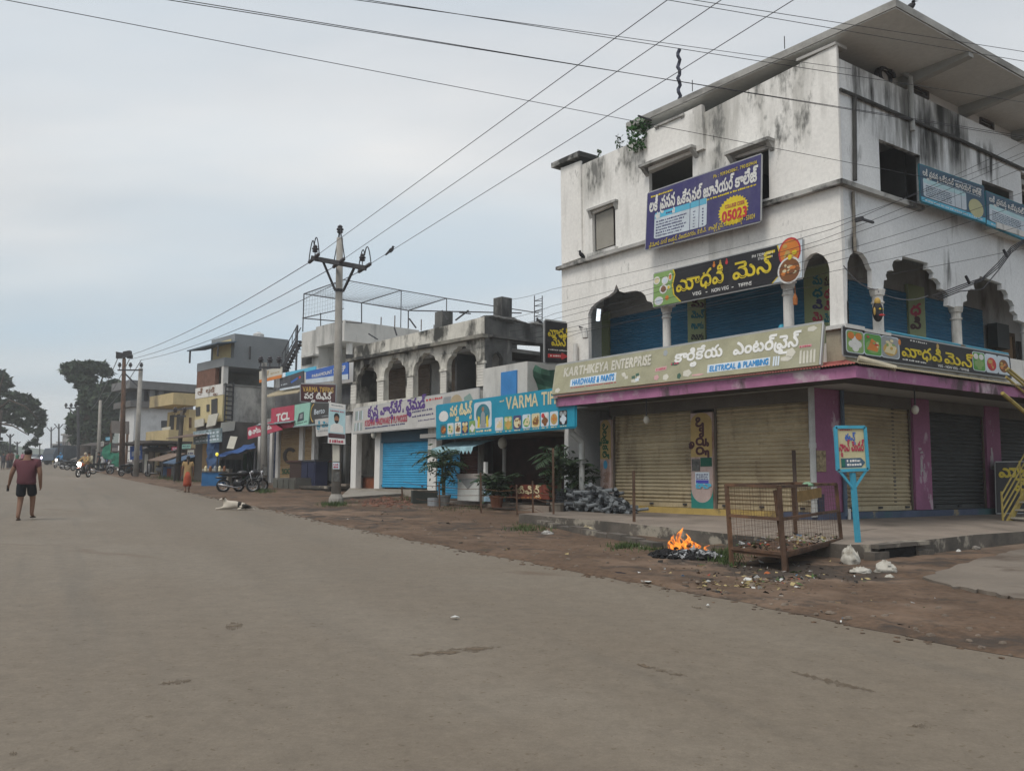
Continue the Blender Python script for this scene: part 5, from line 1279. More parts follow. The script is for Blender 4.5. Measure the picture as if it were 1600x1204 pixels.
for k in range(6):u=0.015+0.011*k; bd.shape(mb,[(u,0.12),(u+0.008,0.1),(u+0.008,0.48-0.05*(k % 2)),(u,0.5)],0.005,0.002,k % 3)
for k in range(7):u=0.015+0.009*k; bd.shape(mb,[(u,0.6),(u+0.006,0.58),(u+0.006,0.9),(u,0.92)],0.005,0.002,(k+1)% 3)
bd.disc(mb,0.82,0.35,0.05,0.28,0.005,3,14); bd.shape(mb,[(0.72,0.1),(0.78,0.1),(0.76,0.7),(0.70,0.7)],0.005,0.002,0); bd.shape(mb,[(0.88,0.2),(0.93,0.1),(0.98,0.5),(0.9,0.7)],0.005,0.002,1)
mb.build('product_picture',[P_GREY,flatmat('print_grey_green',(0.22,0.33,0.30)),P_PALE,flatmat('print_tan',(0.42,0.34,0.22))],t)
# ------------------------------------------------------------------ the tiffin shop between the two buildings
VF=FA.shift(0.95)
sv0,sv1=FA.sz(878,700)[0]+0.02,FA.sz(686,700,0.0)[0]
vsh=thing('tiffin_shop',gfoot(FA.w(sv0+3,0)),'low dark open tiffin shop squeezed between the corner building and the arcade building','building')
zvg=FA.sz(800,783,0)[1]; zvr=VF.sz(780,676)[1]
pf=MB().plate([FA.w(sv0,zvg-0.08,0.5),FA.w(sv1,zvg-0.08,0.5),FA.w(sv1,zvg-0.08,-4),FA.w(sv0,zvg-0.08,-4)],None,UPZ*-0.8).build('floor',M_PLAT,vsh)
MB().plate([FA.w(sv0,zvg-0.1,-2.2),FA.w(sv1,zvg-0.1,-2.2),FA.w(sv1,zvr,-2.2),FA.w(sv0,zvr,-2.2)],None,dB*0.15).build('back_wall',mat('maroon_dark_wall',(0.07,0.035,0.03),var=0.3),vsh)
MB().plate([FA.w(sv0,zvr,0.85),FA.w(sv1,zvr,0.85),FA.w(sv1,zvr,-4),FA.w(sv0,zvr,-4)],None,UPZ*0.15).build('roof',M_CONC,vsh)
s0=FA.sz(957,700,-0.6)[0]
MB().box8(FA.w(sv0+0.02,zvg,-1.0),FA.s*0.8,-FA.n*0.2,UPZ*2.2).build('brick_wall',mat('red_brick_wall',(0.22,0.085,0.055),var=0.35,scale=5),vsh)
a1,a0=FA.sz(684,720,-0.5)[0],FA.sz(719,720,-0.5)[0]
corrug(MB(),FA,a0,a1,zvg,zvr-0.45,-0.5,0.09,0.03).build('roller_shutter',M_CYANSH,vsh)
a1,a0=FA.sz(721,720,-0.7)[0],FA.sz(749,720,-0.7)[0]
corrug(MB(),FA,a0,a1,zvg,zvr-0.45,-0.7,0.09,0.03).build('roller_shutter',mat('dark_red_shutter',(0.085,0.035,0.03)),vsh)
pp=MB()
for x,r in((788,0.07),(752,0.12)):q=FA.p(x,700,-0.2); pp.tube([V((q.x,q.y,zvg)),V((q.x,q.y,zvr))],r,8).cut()
pp.build('post',M_CONC,vsh)
q=FA.p(785,692,0.1); MB().blob(q,0.16,0.16,0.20,8,6).build('bulb_holder',P_FADEDWHITE,vsh,smooth=True)
M_RM=mat('white_room_plaster',(0.55,0.54,0.51),var=0.08,stain=((0.25,0.24,0.22),0.3,(2,2,0.5),0.3))
RMF=FA.shift(-0.4); a1,a0=RMF.sz(755,600)[0],RMF.sz(824,600)[0]; zr1=RMF.sz(790,570)[1]
MB().box8(RMF.w(a0,zvr+0.15,0),RMF.s*(a1-a0),-RMF.n*2.4,UPZ*(zr1-zvr-0.15)).build('upper_room',M_RM,vsh)
d1,d0=RMF.sz(784,600)[0],RMF.sz(808.5,600)[0]
MB().box8(RMF.w(d0,zvr+0.2,0.003),RMF.s*(d1-d0),RMF.n*0.04,UPZ*(RMF.sz(796,580)[1]-zvr-0.2)).build('door',mat('bright_blue_door',(0.04,0.21,0.50),rough=0.5),vsh)
dl=MB().plate([FA.w(sv0+0.1,zvr+0.15,-2.6),FA.w(a0,zvr+0.15,-2.6),FA.w(a0,zr1+0.9,-2.6),FA.w(sv0+0.1,zr1+0.9,-2.6)],None,dB*0.1).build('upper_back_wall',M_DARKMOLD,vsh)
nt=MB(); rows=[]
for i in range(9):
 u=i/8; rows.append([RMF.w(a0-0.05-2.4*u,zr1-0.1-0.25*math.sin(u*5)-(0.0+1.25*v)*(1-0.25*u),-0.3-0.9*u+0.12*math.sin(v*7+u*6))for v in[k/6 for k in range(7)]])
for i in range(8):
 for k in range(6):nt.quad(rows[i][k],rows[i][k+1],rows[i+1][k+1],rows[i+1][k])
nt.build('shade_net',mat('dark_green_net',(0.035,0.095,0.065),var=0.3,scale=2),label='dark green shade net draped beside the white upper room with the blue door',cat='net',smooth=True)
bd=Board(VF,0.12,(681,634.5),(898,604),(898,666),(681.5,685))
t=sign('tiffin_signboard',bd,0.08,P_TURQ,'long turquoise tiffin signboard with rows of food pictures, tucked under the mauve awning',frame=0.02,edge=P_TURQ)
bd.text(t,'VARMA TIFFINS',0.505,0.36,0.975,0.37,0.34,P_CREAM,0.03); bd.text(t,'వర్మ టిఫిన్స్',0.10,0.36,0.255,0.33,0.20,P_CREAM,0.045)
for i in range(5):bd.food(t,0.03+0.052*i,0.57,0.075+0.052*i,0.91,[[P_BROWN,P_ORANGE],[P_CREAM,P_GREEN],[P_CREAM,P_BROWN],[P_GOLD,P_CREAM],[P_WHITE,P_LEAF]][i],[P_TEAL,P_PALE,P_WHITE,P_NAVY,P_LEAF][i],0.12,i+30,(0,0,2,1,1)[i])
for i in range(8):bd.food(t,0.425+0.066*i,0.56,0.483+0.066*i,0.93,[[P_WHITE,P_CREAM],[P_GOLD,P_CREAM],[P_CREAM,P_BROWN],[P_GREEN,P_CREAM],[P_GOLD,P_BROWN],[P_BROWN,P_RED,P_WHITE],[P_GOLD,P_ORANGE],[P_PALE,P_GREY]][i],[P_PALE,P_LEAF,P_NAVY,P_PALE,P_CREAM,P_PALE,P_PALE,P_BLACK][i],0.12,i+50,(2,1,0,2,2,1,0,1)[i])
mb=MB(); bd.rrect(mb,0.275,0.06,0.40,0.82,0.12,0.005,0); bd.disc(mb,0.338,0.42,0.05,0.30,0.009,1,18)
bd.shape(mb,[(0.318,0.80),(0.325,0.40),(0.338,0.30),(0.351,0.40),(0.358,0.80)],0.012,0.002,2); bd.disc(mb,0.338,0.27,0.010,0.07,0.014,3,10)
for s in(-1,1):bd.shape(mb,[(0.338+s*0.022,0.5),(0.338+s*0.036,0.45),(0.338+s*0.040,0.78),(0.338+s*0.024,0.80)],0.013,0.002,4)
mb.build('shrine_picture',[P_PALE,P_TEAL,P_GREY,P_SKIN,P_YELLOW],t)
mb=MB()
for k in range(7):a=math.pi*k/6; bd.disc(mb,0.055+0.022*math.cos(a),0.36-0.10*math.sin(a),0.012,0.09,0.006+0.0005*k,0,10)
bd.disc(mb,0.055,0.40,0.032,0.10,0.005,0,12); mb.build('idli_picture',P_WHITE,t)
mb=MB(); bd.scribble(mb,0.29,0.92,0.40,0.92,0.06,6,0.006,0,4); bd.scribble(mb,0.46,0.14,0.49,0.13,0.05,2,0.006,0,4)
for i in range(8):bd.scribble(mb,0.432+0.066*i,0.975,0.478+0.066*i,0.975,0.025,2,0.006,0,i)
for i in range(5):bd.scribble(mb,0.035+0.052*i,0.96,0.07+0.052*i,0.96,0.025,2,0.006,0,i)
mb.build('small_print',P_CREAM,t)
# little scalloped awning
aw2=MB(); a1,a0=FA.sz(685,690,0.7)[0],FA.sz(750,690,0.7)[0]; zt2,zb2=FA.sz(718,689,0.3)[1],FA.sz(718,699,1.0)[1]
aw2.quad(FA.w(a0,zt2,0.1),FA.w(a1,zt2,0.1),FA.w(a1,zb2,1.0),FA.w(a0,zb2,1.0)); n=12
for k in range(n):
 u0,u1=a0+(a1-a0)*k/n,a0+(a1-a0)*(k+1)/n
 aw2.add([FA.w(u0,zb2,1.0),FA.w(u1,zb2,1.0),FA.w(u1,zb2-0.10,1.01),FA.w((u0+u1)/2,zb2-0.24,1.01),FA.w(u0,zb2-0.10,1.01)],[(0,1,2,3,4)])
aw2.build('scalloped_awning',mat('pale_blue_awning',(0.30,0.47,0.52),var=0.35,scale=4),label='small pale blue awning with a scalloped edge over the food counter',cat='awning')
# counter, cooler box, painted bench
q=FA.p(731,783,0.9); cb=thing('food_counter',V((q.x,q.y,q.z)),'white painted food counter with a glazed top standing under the scalloped awning','counter')
a1,a0=FA.sz(715,760,0.9)[0],FA.sz(748,760,0.9)[0]; z0,z1=FA.sz(731,782,0.9)[1],FA.sz(731,747,0.9)[1]
MB().box8(FA.w(a0,z0,0.9),FA.s*(a1-a0),-FA.n*0.6,UPZ*(z1-z0)).build('body',mat('white_counter',(0.45,0.46,0.44),var=0.15,scale=2),cb)
MB().plate([FA.w(a0+0.1,z0+0.75,0.905),FA.w(a1-0.1,z0+0.75,0.905),FA.w((a0+a1)/2,z0+0.4,0.905)],None,FA.n*0.01).build('painted_triangle',mat('grey_triangle',(0.20,0.21,0.21)),cb)
MB().box8(FA.w(a0-0.03,z1,0.93),FA.s*(a1-a0+0.06),-FA.n*0.66,UPZ*0.16).build('top',mat('grey_top',(0.30,0.27,0.25)),cb)
MB().box8(FA.w(a0+0.05,z1+0.16,0.6),FA.s*0.12,-FA.n*0.1,UPZ*0.4).build('upright',P_WHITE,cb)
MB().box8(FA.w(a0+0.1,z1-0.12,0.903),FA.s*(a1-a0-0.2),FA.n*0.01,UPZ*0.08).build('green_strip',mat('green_strip',(0.04,0.22,0.18)),cb)
a1,a0=FA.sz(754,770,0.9)[0],FA.sz(768,770,0.9)[0]
cbx=MB().box8(FA.w(a0,z0,0.85),FA.s*(a1-a0),-FA.n*0.5,UPZ*0.36); cbx.box8(FA.w(a0-0.02,z0+0.37,0.87),FA.s*(a1-a0+0.04),-FA.n*0.54,UPZ*0.06)
cbx.build('cool_box',mat('blue_white_box',(0.28,0.42,0.52),var=0.4,scale=5),label='small blue and white cool box beside the white food counter',cat='box')
q=FA.p(826,786,0.5); bn=thing('painted_bench',q,'red painted shop counter board with faded Telugu lettering behind the iron posts','counter')
a1,a0=FA.sz(795,770,0.4)[0],FA.sz(858,770,0.4)[0]; z0,z1=FA.sz(826,786,0.4)[1],FA.sz(826,757,0.4)[1]
MB().box8(FA.w(a0,z0+0.15,0.4),FA.s*(a1-a0),-FA.n*0.5,UPZ*(z1-z0-0.15)).build('board',mat('red_black_paint',(0.15,0.04,0.025),var=0.5,scale=5),bn)
for k in(0.02,0.92):MB().box8(FA.w(a0+(a1-a0)*k,z0,0.38),FA.s*0.12,-FA.n*0.4,UPZ*0.15).build('foot',M_DARKSH,bn)
bd=Board(FA,0.402,(795,757.5),(858,757),(858,786),(795,786)); bd.text(bn,'టిఫిన్స్',0.2,0.45,0.75,0.45,0.26,P_CREAM,0.02); mb=MB(); bd.scribble(mb,0.15,0.75,0.8,0.75,0.12,7,0.006,0,4); mb.build('small_print',mat('dull_orange',(0.4,0.16,0.05)),bn)
# bent grey downpipe at the left end of the corner building
a=FA.p(893,668,0.7); b=FA.p(909,690,0.4); c=FA.p(909,770,0.4); c=V((b.x,b.y,c.z))
MB().tube([a,a-UPZ*0.15,b,b-UPZ*0.1,c],0.09,10).build('drain_pipe',M_PIPE,label='bent grey drain pipe dropping down at the left end of the corner building',cat='pipe')
# ------------------------------------------------------------------ white building behind, with the netted pipe frame on its roof
WC=at_depth(534,700,47.5); WC=gfoot(WC)
WF=Frame(WC,kS,KF.n); WS=Frame(WC,kB,-kS)
wb=thing('white_building',WC,'plain white building rising behind the arcade building, with a netted pipe frame on its roof','building')
zw=WF.sz(534,502)[1]; sl_=WF.sz(472,515)[0]; sr_=WS.sz(655,520)[0]
zs1=WF.sz(534,534)[1]
M_WB=mat('clean_white_plaster',(0.58,0.57,0.54),var=0.06,stain=((0.25,0.25,0.24),0.42,(2.0,2.0,0.4),0.25))
a_=WF.sz(498,540)[0]
m_=MB(); m_.box8(WF.w(a_,WC.z,0),WF.s*(sl_-a_),-WF.n*8,UPZ*(zw-WC.z-0.1)).cut()
m_.box8(WF.w(0.0,WC.z,-2.0),WF.s*(a_-0.001),-WF.n*(sr_-2.0),UPZ*(zs1-WC.z)).cut()
m_.build('wall',M_WB,wb)
MB().box8(WF.w(-0.15,zs1+0.002,0.12),WF.s*(a_+0.3),-WF.n*sr_,UPZ*(zw-zs1)).build('parapet',M_WB,wb)
MB().box8(WF.w(0.0,WC.z,-0.25),WF.s*0.25,-WF.n*0.25,UPZ*(zs1-WC.z)).build('corner_pillar',M_WB,wb)
MB().box8(WF.w(0.0,zs1-3.0,0.1),WF.s*a_,-WF.n*2.1,UPZ*0.15).build('balcony_floor',M_WB,wb)
w_=MB(); w_.plate(on(WF,[(472.5,558),(487,555),(487,568),(472.5,571)],0.003),None,WF.n*0.05); w_.build('window',M_DARK,wb)
w_=MB(); w_.plate(on(WS,[(540,553),(556,554),(556,566),(540,565)],-0.001),None,WS.n*0.02); w_.build('window',M_DARK,wb)
MB().plate(on(WF,[(470,556),(489,552),(489,555),(470,559)],0.4),None,-WF.n*0.4).build('window_hood',M_WB,wb)
for k in range(5):p=WF.w(-0.1,zw,-2.2-k*0.9); MB().tube([p,p+UPZ*(0.45+0.2*(k % 2))],0.03,5).build('rebar',M_RUST,wb)
nf=thing('netted_pipe_frame',WF.w(0,zw,-4),'tall frame of thin pipes roofed with bird netting, on the plain white building','frame')
PTS={k:at_depth(x,y,d)for k,(x,y,d)in dict(a=(475,459,48.5),b=(537,437,58),c=(771,478,54),d=(842,489,53),e=(565,473,47),f=(627,453.5,57),g=(638,485,45.5),h=(698,466,55.5),a0=(473,518,48.5),b1=(537,482,58),e0=(565,505,47),f0=(626,514,57),g0=(638,512,45.5),h0=(697,510,55.5),a1=(473,497,48.5),m0=(501,509,52),m1=(501,489,52),r=(815,489,44)).items()}
pm=MB()
for s in('a b','b f','f h','h c','c d','a e','e g','g r','e f','g h','a a0','e e0','f f0','g g0','h h0','a1 b1','m0 m1','a1 e0'):i,j=s.split(); pm.tube([PTS[i],PTS[j]],0.032,6)
pm.build('pipe_frame',M_IRON,nf)
M_NET=mat('bird_net',(0.10,0.11,0.12),var=0)
nm=MB()
def netquad(a,b,c,d,n,m,sag=0.25):
 P=[[a.lerp(b,i/n).lerp(d.lerp(c,i/n),j/m)-UPZ*sag*math.sin(math.pi*i/n)*math.sin(math.pi*j/m)for j in range(m+1)]for i in range(n+1)]
 for i in range(n+1):nm.tube(P[i],0.006,3,cap=False)
 for j in range(m+1):nm.tube([P[i][j]for i in range(n+1)],0.006,3,cap=False)
netquad(PTS['a'],PTS['e'],PTS['f'],PTS['b'],16,16); netquad(PTS['e'],PTS['g'],PTS['h'],PTS['f'],14,14); netquad(PTS['a'],PTS['b'],PTS['b1'],PTS['a1'],16,6,0.1)
nm.build('netting',M_NET,nf)
nf2=MB()
for i in range(7):x=842+i % 3*3;
mstp=at_depth(841,500,50);
lm=thing('lattice_mast',at_depth(841,500,50),'thin grey lattice mast standing on the roof behind the small black blade board','mast')
ms=MB()
for sx in(-0.22,0.22):ms.tube([mstp+V((sx,0,-0.5)),mstp+V((sx,0,1.4))],0.03,5)
for k in range(6):ms.tube([mstp+V((-0.22,0,-0.4+0.3*k)),mstp+V((0.22,0,-0.25+0.3*k))],0.02,4); ms.tube([mstp+V((-0.22,0,-0.4+0.3*k)),mstp+V((0.22,0,-0.4+0.3*k))],0.02,4)
ms.build('lattice',M_IRON,lm)
# ------------------------------------------------------------------ shops further up the street
RF=Frame(KF.w(sk1+0.2,KF.o.z,-1.2),kS,KF.n)
sgr=RF.sz(412,700)[0]
rw=thing('shop_building',gfoot(RF.w(2,0)),'low row of open shops with red and mint signboards between the two power poles','building')
zr=gfoot(RF.w(4,0)).z
def rs(x,off=0.0):return RF.sz(x,700,off)[0]
def rz(x,y,off=0.0):return RF.sz(x,y,off)[1]
zt1_=rz(480,600)
M_SHOPIN=mat('shop_interior',(0.10,0.085,0.075))
wl2=MB(); wl2.box8(RF.w(rs(545),zr-0.5,-3.0),RF.s*(sgr-rs(545)),-RF.n*5,UPZ*(rz(478,575)-zr)).build('back_block',mat('dull_cream_wall',(0.34,0.31,0.25),var=0.15,stain=((0.13,0.12,0.1),0.4,(1.5,1.5,0.5),0.3)),rw)
zfl=rz(470,655,0.0)
fl2=MB(); fl2.plate([RF.w(rs(545),zfl,0.2),RF.w(sgr,zfl,0.2),RF.w(sgr,zfl,-3),RF.w(rs(545),zfl,-3)],None,UPZ*0.2).build('floor_slab',M_CONC,rw)
# ground floor piers and shutters
pr_=MB()
for xa,xb in((487,491),(467,473),(431,435),(422,425),(403,406)):
 s1,s0=rs(xa),rs(xb); pr_.box8(RF.w(s0,zr-0.5,-0.25),RF.s*max(0.3,s1-s0),RF.n*0.25,UPZ*(zfl-zr+0.5)).cut()
pr_.build('shop_pillar',M_PLAINWHITE,rw)
M_TAN2=mat('painted_tan_shutter',(0.31,0.22,0.12),var=0.12)
def rsh(xa,xb,m,zb=None,off=-0.12):
 o=corrug(MB(),RF,rs(xb),rs(xa),(zr+0.3)if zb is None else zb,zfl-0.2,off,0.12,0.03).build('roller_shutter',m,rw); return o
rsh(436,466,M_TAN2); rsh(473.5,487,M_TAN2); rsh(491.5,545,M_SHOPIN,off=-2.0); rsh(425.5,431,mat('navy_door',(0.03,0.04,0.08))); rsh(406,422,mat('grey_blue_shutter',(0.20,0.21,0.23)))
mk=MB(); c_=[(453+11*math.cos(R(a)),712+13*math.sin(R(a)))for a in range(60,340,20)]+[(453+6*math.cos(R(a)),712+8*math.sin(R(a)))for a in range(320,50,-20)]
mk.plate(on(RF,c_,-0.07),None,-RF.n*0.01); mk.build('painted_mark',mat('dark_brown_paint',(0.06,0.05,0.045)),rw)
bd=Board(RF,-0.07,(436,725),(466,725),(466,745),(436,745)); bd.text(rw,'SOOC',0.15,0.75,0.75,0.70,0.4,mat('dark_green_paint',(0.02,0.09,0.05)),0.03)
s_=MB(); s_.plate([RF.w(rs(545),zr+0.3,0.1),RF.w(sgr,zr+0.3,0.1),RF.w(sgr,zr+0.3,-3),RF.w(rs(545),zr+0.3,-3)],None,UPZ*-0.8).build('shop_floor',M_PLAT,rw)
# sheet awnings
M_SHEET=mat('grey_blue_sheet',(0.20,0.25,0.26),var=0.15,scale=1.5)
aw=MB(); aw.plate([RF.w(rs(432),zfl+0.15,0.0),RF.w(rs(487),zfl+0.15,0.0),RF.w(rs(488),zfl-0.25,1.3),RF.w(rs(433),zfl-0.25,1.3)],None,UPZ*-0.04).cut()
aw.plate([RF.w(rs(488.5),zfl-0.1,0.0),RF.w(rs(549),zfl-0.1,0.0),RF.w(rs(549),zfl-0.5,1.2),RF.w(rs(489),zfl-0.5,1.2)],None,UPZ*-0.04)
aw.build('awning_sheet',M_SHEET,rw)
MB().plate([RF.w(rs(432),rz(450,607),0.0),RF.w(rs(490),rz(450,607),0.0),RF.w(rs(490),rz(450,620),1.0),RF.w(rs(432),rz(450,620),1.0)],None,UPZ*-0.05).build('upper_awning',mat('dusty_tan_sheet',(0.33,0.28,0.19)),rw)
MB().box8(RF.w(rs(545),rz(520,600),-0.2),RF.s*(rs(478)-rs(545)),-RF.n*2.7,UPZ*(rz(500,573)-rz(520,600))).build('upper_wall',M_WB,rw)
MB().box8(RF.w(rs(545),zfl+0.2,-0.6),RF.s*(sgr-rs(545)),-RF.n*0.1,UPZ*(zt1_-zfl)).build('upper_front',mat('dim_upper_front',(0.12,0.12,0.125),var=0.3,scale=1.5),rw)
# signs of the row
def rsign(c,off,m,label,name='shop_signboard',thick=0.06):
 b=Board(RF,off,*c); return b,sign(name,b,thick,m,label)
bd,t=rsign(((478,581),(544,565),(544,592),(478,600)),0.6,P_ROYAL,'royal blue mattress signboard reading SLEEP high behind the concrete power pole')
bd.text(t,'PARAMOUNT',0.14,0.55,0.62,0.50,0.22,P_WHITE,0.03); bd.text(t,'SLEEP',0.65,0.51,0.93,0.50,0.34,P_WHITE,0.03); mb=MB(); bd.scribble(mb,0.25,0.76,0.6,0.76,0.07,9,0.006,0,1); mb.build('small_print',P_PALE,t)
MB().box8(bd.w(1,1,0.001),(bd.w(0,1,0.001)-bd.w(1,1,0.001)),UPZ*0.25,RF.n*0.01).build('white_strip',P_PALE,t)
bd,t=rsign(((437,591),(474,579),(474,604),(437,610)),0.62,flatmat('print_charcoal',(0.06,0.065,0.075)),'charcoal signboard with a small blue motif beside the royal blue mattress board')
mb=MB(); bd.scribble(mb,0.06,0.62,0.32,0.60,0.08,4,0.006,0,1); bd.shape(mb,[(0.45,0.5),(0.75,0.3),(0.78,0.42),(0.5,0.62)],0.006,0.002,1); bd.disc(mb,0.85,0.35,0.04,0.08,0.006,2); bd.shape(mb,[(0,0.86),(1,0.86),(1,1),(0,1)],0.005,0.002,0); mb.build('print',[P_PALE,P_ROYAL,P_RED],t)
bd,t=rsign(((446,582),(493,572),(493,577),(446,588)),0.5,P_CYAN,'thin bright blue strip board above the charcoal signboard')
bd,t=rsign(((405,580),(440,573),(440,590),(405,598)),0.7,P_FADEDWHITE,'white and orange board behind the top of the shorter power pole')
mb=MB(); bd.shape(mb,[(0,0.75),(1,0.7),(1,1),(0,1)],0.005,0.002,0); bd.shape(mb,[(0.15,0.1),(0.45,0.1),(0.4,0.5),(0.15,0.6)],0.005,0.002,1); bd.scribble(mb,0.5,0.5,0.9,0.45,0.15,4,0.006,1,2); mb.build('print',[P_ORANGE,flatmat('print_tan',(0.42,0.34,0.22))],t)
bd,t=rsign(((424,638),(460,632.5),(459,667),(423,671)),1.0,P_CRIMSON,'red signboard with large white letters TCL above the grey awning sheet')
bd.text(t,'TCL',0.22,0.66,0.80,0.60,0.34,P_WHITE,0.05)
bd,t=rsign(((460.5,632.5),(485,628),(481.5,663),(459.5,667)),1.02,P_MINT,'mint green panel with a dark machine picture beside the red TCL board')
mb=MB(); bd.shape(mb,[(0.3,0.42),(0.62,0.38),(0.66,0.76),(0.2,0.8)],0.005,0.002,0); bd.shape(mb,[(0.38,0.48),(0.56,0.45),(0.56,0.66),(0.36,0.68)],0.009,0.002,1); bd.scribble(mb,0.1,0.9,0.9,0.86,0.05,9,0.006,0,1); mb.build('machine_picture',[flatmat('print_dark_slate',(0.05,0.07,0.08)),P_GREY],t)
bd,t=rsign(((485,629),(548,622),(548,655),(483,662)),0.95,flatmat('print_soot',(0.055,0.055,0.055)),'black tyre signboard with a yellow arc, half hidden by the portrait poster')
mb=MB()
for k in range(10):a,b=R(110+14*k),R(110+14*(k+1)); bd.shape(mb,[(0.13+0.12*math.cos(a),0.5-0.48*math.sin(a)),(0.13+0.12*math.cos(b),0.5-0.48*math.sin(b)),(0.13+0.10*math.cos(b),0.5-0.42*math.sin(b)),(0.13+0.10*math.cos(a),0.5-0.42*math.sin(a))],0.005,0.002)
mb.build('arc',P_GOLD,t); bd.text(t,'Berto',0.10,0.58,0.36,0.55,0.24,P_PALE,0.02); mb=MB(); bd.scribble(mb,0.3,0.74,0.5,0.72,0.06,6,0.006); mb.build('small_print',P_GREY,t)
bd,t=rsign(((492,655),(549,648),(549,676),(494,682)),1.15,flatmat('print_dusty_white',(0.50,0.49,0.47)),'white board with blue Telugu lettering behind the portrait poster')
bd.text(t,'శ్రీ వెంకట టైర్స్',0.04,0.5,0.75,0.45,0.22,P_TURQ,0.03); mb=MB(); bd.scribble(mb,0.06,0.75,0.7,0.72,0.09,10,0.006,0,3); mb.build('small_print',P_GREY,t)
bd,t=rsign(((387,668),(424,658),(441,671),(387,686)),1.25,P_CRIMSON,'small red board with white Telugu letters at the left end of the red TCL board')
bd.text(t,'సాయి ఎంటర్',0.16,0.66,0.80,0.62,0.30,P_WHITE,0.04); mb=MB(); bd.disc(mb,0.08,0.5,0.06,0.26,0.006,0,12); mb.build('emblem',P_WHITE,t)
# things before the shops
def crate(name,x0,x1,yb,yt,off,m,label,cat,dep=0.7):
 s1,s0=RF.sz(x0,yb,off)[0],RF.sz(x1,yb,off)[0]; z0,z1=RF.sz(x0,yb,off)[1],RF.sz(x0,yt,off)[1]
 t=thing(name,RF.w((s0+s1)/2,z0,off),label,cat)
 MB().box8(RF.w(s0,z0-0.1,off),RF.s*(s1-s0),-RF.n*dep,UPZ*(z1-z0+0.1)).build('body',m,t); return t,s0,s1,z0,z1
t,s0,s1,z0,z1=crate('water_tank',426,461,769,746,1.9,mat('grey_tank',(0.13,0.125,0.11),var=0.25),'low grey concrete water tank standing by the foot of the shorter power pole','tank',1.0)
for k in range(4):MB().box8(RF.w(s0+(s1-s0)*(0.02+0.25*k),z0,1.905),RF.s*(s1-s0)*0.2,RF.n*0.03,UPZ*(z1-z0-0.1)).build('side_rib',mat('tank_rib',(0.10,0.10,0.085)),t)
t,s0,s1,z0,z1=crate('cupboard',470,492,757,721,1.0,mat('navy_cupboard',(0.03,0.035,0.075),var=0.15),'dark navy metal cupboard standing before the tan painted shutter','cupboard')
MB().box8(RF.w(s0-0.05,z1,1.05),RF.s*(s1-s0+0.1),-RF.n*0.8,UPZ*0.08).build('top',M_IRON,t)
for k in(0.06,0.53):MB().box8(RF.w(s0+(s1-s0)*k,z0+0.1,1.002),RF.s*(s1-s0)*0.42,RF.n*0.03,UPZ*(z1-z0-0.2)).build('door',mat('navy_door_panel',(0.025,0.03,0.065)),t)
t,s0,s1,z0,z1=crate('wooden_table',452,470,752,722,0.9,mat('dark_wood_box',(0.05,0.03,0.025)),'dark brown wooden stand beside the navy metal cupboard','stand')
MB().box8(RF.w(s0-0.15,z1,0.95),RF.s*(s1-s0+0.5),-RF.n*0.8,UPZ*0.1).build('top',mat('dark_wood_top',(0.07,0.035,0.03)),t)
t,s0,s1,z0,z1=crate('counter_block',466,514,772,762,1.6,mat('dark_step_concrete',(0.075,0.07,0.06),var=0.3),'dark low block left of the tall concrete power pole','block',1.5)
MB().box8(RF.w(s0-0.1,z1,1.7),RF.s*(s1-s0+0.2),-RF.n*1.6,UPZ*0.12).build('top_slab',M_PLATEDGE,t)
t,s0,s1,z0,z1=crate('shop_counter',492,514,748,722,0.2,mat('dull_glass_counter',(0.12,0.13,0.13),var=0.3),'grey glass fronted counter in the shop left of the tall concrete power pole','counter')
MB().box8(RF.w(s0,z1,0.22),RF.s*(s1-s0),-RF.n*0.7,UPZ*0.08).build('top',mat('red_strip',(0.22,0.04,0.04)),t)
# steel stair on the roof line
stt=thing('roof_stair',at_depth(452,572,54),'dark steel stair climbing beside the white building above the shop row','staircase')
sm_=MB(); A_,B_=at_depth(440,578,54),at_depth(464,533,54)
for o_ in(0,0.9):sm_.bar(A_+V((0,o_,0)),B_+V((0,o_,0)),0.08,0.2); sm_.bar(A_+V((0,o_,1.0)),B_+V((0,o_,1.0)),0.05)
for k in range(10):p=A_.lerp(B_,k/9); sm_.box8(p,V((0.25,0,0)),V((0,0.9,0)),V((0,0,0.04)))
for k in range(0,10,2):p=A_.lerp(B_,k/9); sm_.bar(p,p+UPZ,0.04)
sm_.bar(B_-UPZ*2.2,B_+UPZ*1.0,0.1); sm_.build('stair_frame',M_IRON,stt)
# ------------------------------------------------------------------ grey and cream building with the roof shed
GC=gfoot(at_depth(343,748,53)); GF=Frame(GC,kS,KF.n); GS=Frame(GC,kB,-kS)
gb=thing('grey_building',GC,'tall grey and cream building with a roof shed, brick panel and stained concrete side','building')
sGl=GF.sz(304.5,660)[0]; sGr=GS.sz(412,640)[0]; sGr2=GS.sz(450,560)[0]
def gz_(y,fr=GF,x=343):return fr.sz(x,y)[1]
z_ter,z_mid,z_low,z_aw=gz_(560),gz_(600),gz_(658),gz_(668)
M_GREYB=mat('blue_grey_wall',(0.22,0.235,0.245),var=0.08,scale=1); M_CREAMB=mat('cream_yellow_wall',(0.55,0.47,0.27),var=0.08,scale=1,stain=((0.3,0.25,0.16),0.35,(1.5,1.5,0.5),0.3))
M_STAINC=mat('stained_bare_concrete',(0.44,0.43,0.40),var=0.2,scale=1.2,stain=((0.10,0.10,0.095),0.55,(1.2,1.2,0.6),0.25),stain2=((0.5,0.49,0.46),0.25,(2,2,1),0.1))
MB().box8(GF.w(0,GC.z,-0.1),GF.s*sGl,-GF.n*sGr2,UPZ*(z_low-GC.z)).build('ground_storey',mat('dim_ground_storey',(0.11,0.10,0.09),var=0.2),gb)
